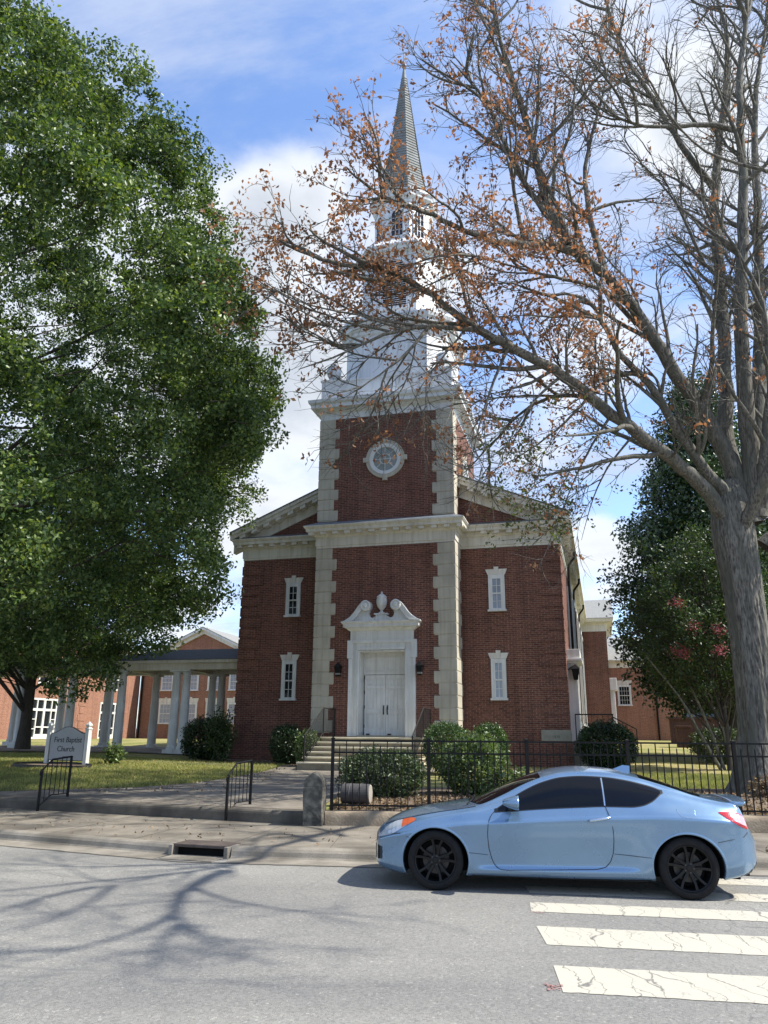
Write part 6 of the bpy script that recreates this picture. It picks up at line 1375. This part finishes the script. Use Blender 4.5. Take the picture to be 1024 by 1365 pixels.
def dead_tree():
    B = np.array([8.72, 18.8, 0.0]); gz = ground_z(8.72, 18.8)
    t = empty('bare_oak', (8.72, 18.8, gz), 0, 'tall dying oak with bare grey limbs and sparse brown leaves behind the fence', 'tree')
    O = np.array([8.72, 18.8, gz]); rng = np.random.default_rng(11); T = Tubes()
    LIMBS = [
    ([(9.09, 18.8, 6.07), (8.45, 18.6, 7.15), (7.92, 18.3, 7.7), (6.94, 17.9, 8.43), (6.1, 17.6, 8.8), (5.48, 17.4, 9.2), (4.92, 17.2, 9.59), (4.31, 17.0, 10.06), (3.69, 16.8, 10.28), (2.93, 16.6, 10.58), (1.95, 16.3, 10.97), (1.17, 16.1, 11.54), (0.62, 16.0, 11.93), (0.08, 15.9, 12.24), (-0.74, 15.7, 12.16), (-1.74, 15.5, 12.12), (-2.49, 15.4, 12.64)]),  # L1
    ([(2.21, 16.3, 10.84), (1.02, 16.0, 10.78), (0.27, 15.8, 10.6), (-0.45, 15.6, 10.11), (-1.15, 15.5, 9.66), (-1.88, 15.4, 9.35)]),  # L1b
    ([(1.02, 16.0, 10.78), (0.53, 15.8, 9.98), (-0.22, 15.6, 9.23), (-0.64, 15.5, 8.91)]),  # L1c
    ([(6.1, 17.6, 8.8), (5.41, 18.0, 9.82), (4.75, 18.3, 10.26), (4.01, 18.5, 10.14), (3.23, 18.6, 9.54), (2.63, 18.6, 8.72)]),  # L1d
    ([(9.13, 18.8, 6.46), (8.7, 18.7, 7.5), (7.89, 18.4, 8.38), (7.24, 18.1, 9.25), (6.9, 17.9, 9.85), (6.44, 17.7, 10.43), (5.79, 17.5, 10.83), (5.52, 17.3, 11.43), (5.18, 17.0, 11.77), (5.06, 16.8, 12.06), (4.46, 16.6, 12.04), (3.86, 16.4, 11.81)]),  # L2
    ([(9.24, 18.8, 6.84), (9.09, 18.9, 8.06), (8.41, 18.7, 9.63), (7.5, 18.4, 10.9), (6.52, 18.0, 12.39), (6.18, 17.8, 12.82), (5.67, 17.6, 13.15), (5.16, 17.4, 13.54), (4.64, 17.2, 13.78), (3.79, 16.9, 13.65), (3.05, 16.6, 13.32), (2.3, 16.3, 13.3), (1.53, 16.0, 13.47), (1.25, 15.9, 13.63), (0.8, 15.8, 13.78), (0.33, 15.6, 13.72), (-0.18, 15.5, 13.87)]),  # L3
    ([(4.64, 17.2, 13.78), (4.05, 17.1, 15.09), (3.93, 17.0, 16.17), (3.64, 16.9, 17.65), (3.27, 16.8, 18.78), (3.03, 16.7, 19.81), (2.81, 16.6, 21.1), (2.55, 16.5, 22.59)]),  # L3u
    ([(5.16, 17.4, 13.54), (4.44, 17.2, 14.24), (3.54, 16.9, 15.32), (3.06, 16.7, 16.28), (2.76, 16.5, 17.36), (2.22, 16.4, 18.1), (1.64, 16.3, 18.72)]),  # L3v
    ([(3.45, 16.8, 13.64), (3.27, 16.6, 14.15), (3.16, 16.4, 14.87), (3.07, 16.2, 15.48), (2.59, 15.9, 16.34)]),  # L3w
    ([(5.67, 17.6, 13.15), (5.63, 17.8, 14.12), (5.34, 17.9, 15.73), (5.46, 18.0, 17.23), (6.11, 18.0, 19.02), (6.49, 18.0, 20.81)]),  # L4
    ([(6.56, 18.0, 12.35), (5.42, 17.3, 12.7), (4.21, 16.6, 12.41), (3.31, 16.2, 12.39), (2.46, 15.8, 12.42), (1.64, 15.5, 12.4)]),  # L3x
    ([(9.2, 18.8, 7.04), (8.94, 19.0, 8.1), (8.85, 19.1, 8.81), (9.33, 19.3, 11.59), (9.47, 19.4, 13.58), (9.5, 19.4, 14.23), (9.61, 19.5, 16.37), (9.73, 19.5, 17.46), (10.12, 19.5, 19.35), (10.47, 19.5, 20.87), (10.92, 19.6, 23.42), (10.59, 19.6, 24.99), (10.47, 19.6, 26.58)]),  # S1
    ([(9.72, 19.5, 17.41), (9.2, 19.3, 17.9), (8.74, 19.1, 18.42), (8.22, 18.9, 19.36), (7.68, 18.7, 20.28), (7.05, 18.5, 21.21), (6.7, 18.3, 22.4), (6.43, 18.2, 23.88)]),  # S1b
    ([(9.35, 18.8, 7.04), (9.32, 18.6, 8.77), (9.33, 18.4, 11.2), (9.4, 18.3, 12.91), (9.61, 18.2, 14.43), (9.88, 18.1, 16.34), (9.88, 18.0, 18.1), (10.04, 17.9, 19.86), (10.58, 17.8, 22.58), (10.83, 17.8, 24.02)]),  # S2
    ([(9.88, 18.0, 18.1), (9.23, 17.8, 18.12), (8.57, 17.6, 17.93), (7.58, 17.3, 17.57), (6.83, 17.1, 17.36), (5.75, 16.8, 17.48), (4.98, 16.5, 17.98)]),  # S2b
    ([(9.43, 18.8, 7.04), (9.5, 18.2, 8.62), (9.74, 17.8, 10.48), (9.54, 17.4, 12.84), (8.97, 17.2, 13.42), (8.74, 17.0, 13.83), (8.4, 16.8, 14.12)]),  # S3
    ([(9.57, 18.9, 8.07), (10.19, 19.3, 11.22), (10.9, 19.8, 15.07), (11.46, 20.1, 19.09), (11.7, 20.3, 21.66), (12.41, 20.4, 23.66), (13.11, 20.5, 26.41)]),  # S4
    ([(9.59, 18.8, 7.83), (10.73, 19.2, 9.86), (12.14, 19.6, 12.53), (13.27, 20.0, 15.74), (14.24, 20.3, 19.48), (15.15, 20.5, 23.85)]),  # S5
    ([(9.07, 19.3, 14.57), (8.61, 19.0, 15.59), (8.19, 18.8, 16.56), (7.55, 18.6, 17.12), (7.1, 18.4, 17.38)]),  # S6
    ([(9.48, 18.8, 6.27), (10.23, 18.6, 6.99), (10.88, 18.2, 7.85), (11.8, 17.8, 9.28), (12.83, 17.4, 11.34)]),  # R1
    ([(4.31, 17.0, 10.06), (3.69, 16.8, 9.56), (3.11, 16.7, 8.75), (2.64, 16.6, 7.75)]),
    ([(2.93, 16.6, 10.58), (2.56, 16.5, 9.79), (2.17, 16.4, 8.61), (1.82, 16.3, 7.14)]),
    ([(5.48, 17.4, 9.2), (5.07, 17.6, 8.65), (4.67, 17.8, 7.85), (4.06, 18.0, 6.49)]),
    ([(4.92, 17.2, 9.59), (4.43, 17.4, 9.01), (3.46, 17.5, 8.27), (2.42, 17.5, 7.69)]),
    ([(6.1, 17.6, 8.8), (5.55, 17.9, 8.28), (5.11, 18.2, 7.41), (4.82, 18.4, 6.32)]),
    ([(1.95, 16.3, 10.97), (1.42, 16.2, 10.2), (0.89, 16.1, 9.48), (0.59, 16.1, 8.84)]),
    ([(8.7, 18.7, 6.3), (9.4, 17.3, 8.4), (9.8, 15.6, 10.2), (9.22, 13.95, 11.2), (8.66, 12.33, 11.8), (8.56, 10.74, 12.2), (8.55, 9.31, 12.8), (8.15, 8.65, 13.3), (7.54, 8.15, 13.7), (7.31, 7.63, 14.0)]),  # street b
    ([(8.55, 9.31, 12.8), (8.53, 8.46, 13.0), (8.79, 7.51, 13.3), (9.15, 6.72, 13.6), (9.5, 6.16, 13.8), (10.02, 5.82, 14.0), (10.48, 5.49, 14.2)]),  # street a
    ([(8.15, 8.65, 13.3), (8.27, 8.07, 13.8), (8.42, 8.23, 14.3), (8.39, 8.91, 15.0), (8.04, 10.11, 15.5)]),  # street c
    ([(9.29, 6.54, 13.7), (9.4, 5.75, 14.0), (9.31, 5.19, 14.3), (9.2, 4.6, 14.6)]),  # street d
    ([(8.6, 8.21, 13.1), (9.13, 7.53, 13.3), (9.85, 7.11, 13.6), (10.61, 6.73, 13.9), (11.47, 6.54, 14.2), (12.09, 6.34, 14.5)]),  # street e
    ([(9.64, 6.06, 13.9), (10.48, 5.23, 14.3), (11.01, 4.97, 14.6)]),  # street f
    ([(7.96, 8.0, 13.6), (7.87, 7.5, 13.9), (7.96, 6.58, 14.2), (7.96, 5.9, 14.5)]),
    ([(8.57, 9.97, 12.6), (7.91, 9.74, 13.0), (7.26, 9.26, 13.4), (6.12, 9.65, 13.7)]),
    ([(8.76, 11.11, 11.95), (8.31, 12.39, 12.15), (8.1, 11.92, 12.35), (8.36, 10.33, 12.55), (8.73, 9.98, 12.6)]),
    ([(8.93, 11.82, 11.65), (8.58, 13.55, 12.15), (7.99, 12.93, 12.65), (6.52, 13.46, 13.15), (5.36, 12.35, 13.55), (4.67, 11.8, 13.95)]),
    ([(9.59, 6.14, 13.9), (9.8, 5.31, 14.1), (10.08, 4.68, 14.3), (10.43, 4.28, 14.5)]),
    ([(8.27, 8.07, 13.8), (8.55, 6.99, 14.0), (8.6, 6.12, 14.2), (8.48, 5.52, 14.4)]),
    ]
    RAD = [0.19, 0.065, 0.045, 0.085, 0.155, 0.215, 0.125, 0.095, 0.06, 0.09, 0.065, 0.21, 0.10, 0.215, 0.08, 0.15, 0.19, 0.17, 0.055, 0.2, 0.04, 0.04, 0.035, 0.035, 0.03, 0.03, 0.145, 0.09, 0.035, 0.055, 0.04, 0.035, 0.05, 0.05, 0.06, 0.05, 0.04, 0.045]
    # trunk with root flare, fluted and slightly lopsided
    rings = []; n = 28
    KT = [(-0.25, 0.90, 0.05), (0.0, 0.80, 0.05), (0.25, 0.66, 0.05), (0.6, 0.575, 0.05), (1.2, 0.475, 0.1), (2.2, 0.44, 0.11), (3.4, 0.425, 0.12), (4.6, 0.43, 0.1), (5.4, 0.46, 0.06), (6.0, 0.49, 0.03), (6.5, 0.47, 0.03), (7.0, 0.40, 0.05), (7.5, 0.2, 0.1)]
    n = 132; A_ = np.arange(n) * 2 * np.pi / n
    for z in np.concatenate([np.linspace(-0.25, 6.6, 150), np.linspace(6.65, 7.5, 10)]):
        r = float(np.interp(z, [k[0] for k in KT], [k[1] for k in KT])); dx = float(np.interp(z, [k[0] for k in KT], [k[2] for k in KT]))
        w = 0.5 * math.sin(z * 1.9) + 0.35 * math.sin(z * 4.3 + 1); ph = A_ + 0.05 * w
        fl = 1 + (0.10 * math.exp(-max(z, 0) * 1.2) + 0.035) * np.sin(A_ * 5 + z * 0.25) + 0.03 * np.sin(A_ * 9 - z * 0.5)
        rid = np.abs(np.sin(ph * 13 + 0.8 * np.sin(z * 2.3 + A_ * 3))) ** 0.6 + 0.6 * np.abs(np.sin(ph * 21 + 1.1 * np.sin(z * 3.7 + A_ * 5))) ** 0.6
        cut = 0.5 + 0.5 * np.sin(z * 9 + 4 * np.sin(A_ * 6 + z) + A_ * 7)
        rr = r * fl + 0.018 * (rid - 0.9) + 0.008 * cut + rng.normal(size=n) * 0.003
        rings.append([(dx + rr[i] * math.cos(A_[i]), rr[i] * math.sin(A_[i]), z) for i in range(n)])
    m = MB(); m.rings(rings, False, True); T.V.append(np.array(m.v)); F4 = np.array([f for f in m.f if len(f) == 4]); T.F.append(F4 + T.o); T.o += len(m.v)
    tips = []
    def grow(path, r0, level, length, sc=1.0):
        if level > 3: return
        k = len(path); tg = np.gradient(path, axis=0); tg /= np.linalg.norm(tg, axis=1)[:, None] + 1e-9
        cnt = {0: max(6, int(length * 1.9)), 1: max(4, int(length * 3.1)), 2: max(3, int(length * 4.4)), 3: 0}[level]
        for c in range(cnt):
            s = rng.uniform(0.22 if level == 0 else 0.15, 1.0); i = min(k - 2, int(s * (k - 1)))
            st = path[i] + (path[i + 1] - path[i]) * (s * (k - 1) - i)
            ln = {0: rng.uniform(1.3, 3.6) * (1.15 - 0.55 * s), 1: rng.uniform(0.6, 1.7), 2: rng.uniform(0.3, 0.8)}[level] * sc
            ang = R(rng.uniform(22, 58)); d = perp_dir(tg[i], ang, rng, (-0.15, 0, 0.55 if level == 0 else (0.2 if level == 1 else 0.0)))
            r = {0: min(0.035 + 0.011 * ln, r0 * 0.5), 1: 0.017, 2: 0.0085}[level] * rng.uniform(0.75, 1.2) * (0.55 + 0.45 * sc if sc >= 1 else 0.6)
            nn = {0: 9, 1: 7, 2: 5}[level]
            pa = wander(st, d, ln, nn, rng, (0.10, 0.14, 0.2)[level], 0.025 if level == 0 else 0.0)
            T.add(pa, np.linspace(r, r * 0.32, nn), {0: 6, 1: 4, 2: 3}[level])
            if level >= 1: tips.append(pa[-1]); tips.append(pa[nn // 2])
            grow(pa, r, level + 1, ln, sc)
    for q_, (pts, r) in enumerate(zip(LIMBS, RAD)):
        p = np.array(pts) - O; n = max(10, 3 * len(pts)); path, L = smooth_path(p, n)
        path[1:-1] += rng.normal(size=(n - 2, 3)) * min(0.018, r * 0.12)
        T.add(path, r * (1 - np.linspace(0, 1, n) ** 1.15 * 0.84) * (1 + (0.3 if r > 0.19 else 0.15) * np.exp(-np.linspace(0, 1, n) * 9)), 12 if r > 0.1 else 7)
        grow(path, r, 0, L, 0.6 if q_ >= 26 else (0.75 if q_ >= 20 else 1.0))
    T.build('trunk', 'bark_grey', t)
    tips = np.array(tips); W_ = tips + O
    # brown leaves hang on where the photo's crown still holds them: the streetward left side
    dens = np.interp(W_[:, 0], [-3.5, -1, 3.0, 5.0, 6.5, 8.5], [0.95, 0.85, 0.62, 0.42, 0.16, 0.05]) * np.interp(W_[:, 2] + np.interp(W_[:, 0], [1.0, 3.5], [0, 2.2]), [4, 6.5, 8.8, 10.6, 12, 13.5, 16, 19], [0.02, 0.04, 0.08, 0.3, 0.75, 0.85, 0.6, 0.3])
    keep = (rng.uniform(size=len(tips)) < dens * 0.78) & (W_[:, 1] > 13.5)
    c = tips[keep]; per = 7; N = len(c) * per
    pos = np.repeat(c, per, 0) + rng.normal(size=(N, 3)) * np.array([0.085, 0.085, 0.08])
    leaf_mesh('brown_leaves', pos, 0.115, 'dead_leaf', t, rng, droop=0.9, width=0.55)
    g = (W_[:, 2] < 9.5) & (W_[:, 2] > 6.0) & (W_[:, 0] > 2.2) & (W_[:, 0] < 6.5) & (W_[:, 1] > 16) & (rng.uniform(size=len(tips)) < 0.22)
    c = tips[g]; N = len(c) * 7; pos = np.repeat(c, 7, 0) + rng.normal(size=(N, 3)) * 0.10
    leaf_mesh('green_sprouts', pos, 0.10, 'green_sprout', t, rng, droop=0.6)
    print('dead tree verts', T.o, 'tips', len(tips), 'brown', keep.sum())
dead_tree()
def trees():
    prof = [(2.9, 3.4), (3.6, 6.2), (4.6, 7.8), (6, 8.8), (7.5, 9.0), (8.6, 9.6), (9.5, 10.1), (11, 10.2), (12.8, 9.9), (14.5, 9.3), (16.4, 8.4), (18.4, 7.4), (19.6, 5.9), (21, 4.7), (23.8, 2.9), (26, 1.2), (27.5, 0.2)]
    crown_tree('willow_oak', (-13.2, 19.5, ground_z(-13.2, 19.5)), 'huge green oak whose leafy crown fills the upper left of the view', 'tree', 0.55, 5.5, [(z - 0.7, max(0.15, r - float(np.interp(z, [3, 5, 6.5, 8.3, 9.3, 13, 18, 24], [1.6, 1.1, 0.55, 0.4, 0.2, 0.3, 0.75, 1.5])))) for z, r in prof], (-13.0, 19.0), 'oak_leaf', 'bark_brown', 7250, 108, 0.104, 21, limbs=14, clump_r=0.40, inner=0.12, shell=(0.86, 1.0), lump=0.06, width=0.6, boughs=290, bough_r=(0.8, 1.75),
               sparse=lambda C, g: (C[:, 0] > -14.5) | (g.uniform(size=len(C)) < 0.35))
    crown_tree('shade_tree', (-14.6, 33.0, 1.2), 'dark trunked shade tree standing beside the arcade behind the church sign', 'tree', 0.24, 3.0, [(3.0, 2.2), (4.0, 4.4), (5.5, 5.2), (8, 4.8), (11, 3.2), (13, 0.5)], (-14.6, 32.6), 'oak_leaf_dark', 'bark_brown', 1100, 55, 0.17, 22, limbs=8, clump_r=0.75)
    crown_tree('magnolia', (14.4, 33, ground_z(14.4, 33)), 'dark glossy magnolia rising behind the bare oak at the right', 'tree', 0.35, 3.0, [(2.0, 2.5), (4, 3.5), (7, 3.8), (9.5, 3.1), (12, 2.2), (14.5, 1.5), (16.8, 0.5)], (14.2, 33), 'magnolia_leaf', 'bark_brown', 1500, 62, 0.19, 23, limbs=10, clump_r=0.75, lump=0.2)
    t = crown_tree('crape_myrtle', (11.1, 26, ground_z(11.1, 26)), 'crape myrtle with deep pink blooms between the church flank and the bare oak', 'tree', 0.09, 2.2, [(2.4, 1.0), (3.2, 2.0), (4.5, 2.35), (6, 1.9), (7.2, 1.1), (8.0, 0.3)], (10.85, 26), 'myrtle_leaf', 'bark_brown', 620, 60, 0.105, 24, limbs=6, clump_r=0.42, lump=0.22)
    rng = np.random.default_rng(5); T = Tubes()
    for k in range(5): T.add(wander((0.12 * k - 0.25, 0.1 * (k % 2), -0.1), (0.28 * (k - 2), 0.1 * (k - 2), 1), 4.4, 9, rng, 0.06), np.linspace(0.06, 0.02, 9), 7)
    T.build('side_stem', 'bark_grey', t)
    for (x, y, z) in [(-1.95, -1.3, 4.55), (-2.0, -1.0, 3.1), (-1.85, -1.2, 3.0), (-1.0, -2.0, 3.0), (-0.35, -2.0, 3.05), (0.75, -1.9, 1.75), (1.05, -1.8, 1.62), (-0.9, -1.8, 3.65), (0.6, -2.0, 2.0), (-1.6, -1.5, 3.75)]:
        n = 110; pos = rng.normal(size=(n, 3)) * np.array([0.12, 0.09, 0.10]) + np.array([x * 0.92 - 0.1, y - 0.55, z + 0.5]); leaf_mesh('bloom', pos, 0.055, 'myrtle_bloom', t, rng, width=0.8)
    crown_tree('yard_tree', (-31, 66, 1.6), 'bright green tree top showing over the school roof', 'tree', 0.3, 3, [(4, 2.5), (7, 4), (10, 3.2), (12.2, 0.8)], (-31, 66), 'green_sprout', 'bark_brown', 260, 50, 0.3, 25, limbs=5, clump_r=1.0)
    for k, (x, y, h, s) in enumerate(((30, 62, 11, 31), (40, 70, 13, 32), (24, 95, 12, 33))):
        crown_tree('far_tree', (x, y, 1.5), ['rounded distant tree right of the bare oak trunk', 'distant tree at the right edge beyond the brick garden wall', 'distant tree beyond the blue grey house'][k], 'tree', 0.3, 3, [(2.5, 2.5), (5, 4.2), (8, 3.8), (h, 0.6)], (x, y), 'oak_leaf_dark', 'bark_brown', 260, 45, 0.35, s, limbs=5, clump_r=1.1, group='distant trees behind the church yard')
trees()
def shrubs():
    shrub('clipped_boxwood', 1.86, 23.6, 0.66, 0.64, 1.40, 'rounded clipped boxwood right of the church steps, nearer the door', 'bush', 'box_leaf', 9500, 0.062, 41, 'clipped boxwoods beside the church steps', 2.4, 0.05, 0.07)
    shrub('clipped_boxwood', 3.18, 24.1, 0.57, 0.57, 1.36, 'rounded clipped boxwood below the right lower window, farther from the door', 'bush', 'box_leaf', 8500, 0.062, 42, 'clipped boxwoods beside the church steps', 2.4, 0.05, 0.07)
    shrub('dark_hedge', 0.02, 17.4, 0.92, 0.5, 0.95, 'low dark green shrub behind the fence next to the fallen drum', 'bush', 'azalea_leaf', 8500, 0.07, 43, box=2.3, lump=0.16)
    shrub('pale_shrub', 2.0, 17.9, 0.68, 0.55, 1.24, 'taller pale leafed shrub behind the fence in front of the clipped boxwoods', 'bush', 'pale_shrub_leaf', 7000, 0.085, 44, box=2.2, lump=0.2)
    shrub('weedy_plant', 2.85, 17.4, 0.34, 0.3, 0.6, 'small loose leafy plant behind the fence above the car bonnet', 'plant', 'pale_shrub_leaf', 700, 0.1, 45, box=2, lump=0.3, dens=(0.2, 1))
    shrub('evergreen_bush', -3.22, 27.4, 0.56, 0.5, 1.28, 'dark rounded evergreen against the brick left of the steps', 'bush', 'box_leaf_dark', 7500, 0.07, 46, box=2.3)
    shrub('sunlit_shrub', -2.42, 26.5, 0.42, 0.4, 1.12, 'yellow green sunlit shrub beside the left step handrail', 'bush', 'pale_shrub_leaf', 4200, 0.075, 47, box=2.1, lump=0.14)
    shrub('corner_evergreen', -6.35, 29.2, 0.85, 0.7, 1.45, 'dark bushy evergreen at the left corner of the church below the arcade', 'bush', 'box_leaf_dark', 9500, 0.085, 48, box=2.2, lump=0.18)
    shrub('nandina', -5.7, 28.5, 0.5, 0.5, 1.75, 'loose upright nandina leaning on the church corner', 'bush', 'myrtle_leaf', 3600, 0.09, 49, box=2.0, lump=0.3, dens=(0.3, 1.0))
    shrub('flank_evergreen', 7.15, 25.8, 0.95, 0.8, 1.48, 'large dark dome shaped evergreen below the side door of the church', 'bush', 'box_leaf_dark', 13000, 0.08, 50, box=2.1)
    shrub('azalea', 12.3, 29.5, 1.05, 0.9, 1.25, 'grey green azalea mound left of the bare oak trunk', 'bush', 'azalea_leaf', 9000, 0.085, 51, box=2.1, lump=0.15)
    shrub('fern_clump', -8.75, 26.6, 0.28, 0.28, 0.62, 'light green fern clump at the right post of the church sign', 'plant', 'pale_shrub_leaf', 420, 0.16, 52, box=2, dens=(0.2, 1))
    shrub('dry_tuft', 8.3, 17.7, 0.4, 0.3, 0.42, 'dry tuft of leaves at the foot of the bare oak', 'plant', 'litter_leaf', 420, 0.1, 53, box=2, dens=(0.2, 1), stems=False)
shrubs()
def ground_cover():
    rng = np.random.default_rng(61)
    gzv = np.vectorize(ground_z)
    def blades(name, reg, n, h, seed):
        g = np.random.default_rng(seed); x = g.uniform(reg[0], reg[1], n); d = g.uniform(reg[2], reg[3], n) ** 1.0
        y = np.array([back_edge(a) for a in x]) + d
        k = reg[4](x, y); x, y = x[k], y[k]; z = gzv(x, y); N = len(x)
        a = g.uniform(0, 6.28, N); hh = h * g.uniform(0.5, 1.3, N); w = 0.0085 + 0.004 * g.uniform(size=N); l = g.normal(size=(N, 2)) * 0.35 * hh[:, None]
        V = np.stack([np.stack([x - w * np.cos(a), y - w * np.sin(a), z - 0.005], 1), np.stack([x + w * np.cos(a), y + w * np.sin(a), z - 0.005], 1), np.stack([x + l[:, 0], y + l[:, 1], z + hh], 1)], 1).reshape(-1, 3)
        o = raw_mesh(name, V, np.arange(N * 3).reshape(N, 3), 'grass_blade'); tag(o, kind='stuff')
    def walk_left(x, y):                                 # left border of the church walk
        yy = np.interp(x, [-9.6, -8.6, -7.3, -5.9, -4.7, -4.0, -3.5, -3.1], [18.7, 19.0, 19.3, 19.7, 20.8, 22.5, 24.6, 27.6]); return (y > yy + 0.08) & (x < -3.1)
    blades('grass', (-17, -3.2, 0.5, 11.5, lambda x, y: walk_left(x, y) & (((x + 10.4) / 1.5) ** 2 + ((y - 25.75) / 0.7) ** 2 > 1)), 120000, 0.075, 1)
    blades('grass', (3.5, 12, 4.2, 10, lambda x, y: (y > 19.5)), 60000, 0.07, 2)
    # dead leaves and chips on beds and grass
    def litter(name, n, size, f):
        x, y = f(n); z = gzv(x, y) + 0.03; pos = np.stack([x, y, z], 1)
        o = leaf_mesh(name, pos, size, 'litter_leaf', None, rng, width=0.6, flat=0.0); tag(o, kind='stuff')
    def bed(n):
        x = rng.uniform(-0.95, 14, n); y = 15.05 - 0.085 * (x + 1.44) + 0.2 + rng.uniform(0, 1, n) ** 1.3 * np.interp(x, [-1, 6, 14], [2.6, 4.6, 5]); return x, y
    litter('fallen_leaves', 9000, 0.085, bed)
    litter('fallen_leaves', 1100, 0.07, lambda n: (rng.uniform(-14, -3, n), rng.uniform(18.5, 27.5, n)))
    def church_line(n):
        u = rng.uniform(-7, -2, n); w = rng.uniform(0.9, 2.2, n); return 0.35 + u * 0.964 - w * 0.2656, 28.5 - u * 0.2656 - w * 0.964
    litter('fallen_leaves', 900, 0.07, church_line)
    x = rng.uniform(-9, 6, 260); y = np.array([kerb_y(a) for a in x]) + rng.uniform(-0.35, 2.6, 260); k = y < np.array([back_edge(a) for a in x]) - 0.05
    ok = np.array([kerb_y(a) for a in x]) + 0.2 < y; z = np.where(ok, 0.165, 0.03)
    o = leaf_mesh('fallen_leaves', np.stack([x, y, z], 1)[k & ok], 0.055, 'litter_leaf', None, rng, flat=0.0); tag(o, kind='stuff')
ground_cover()
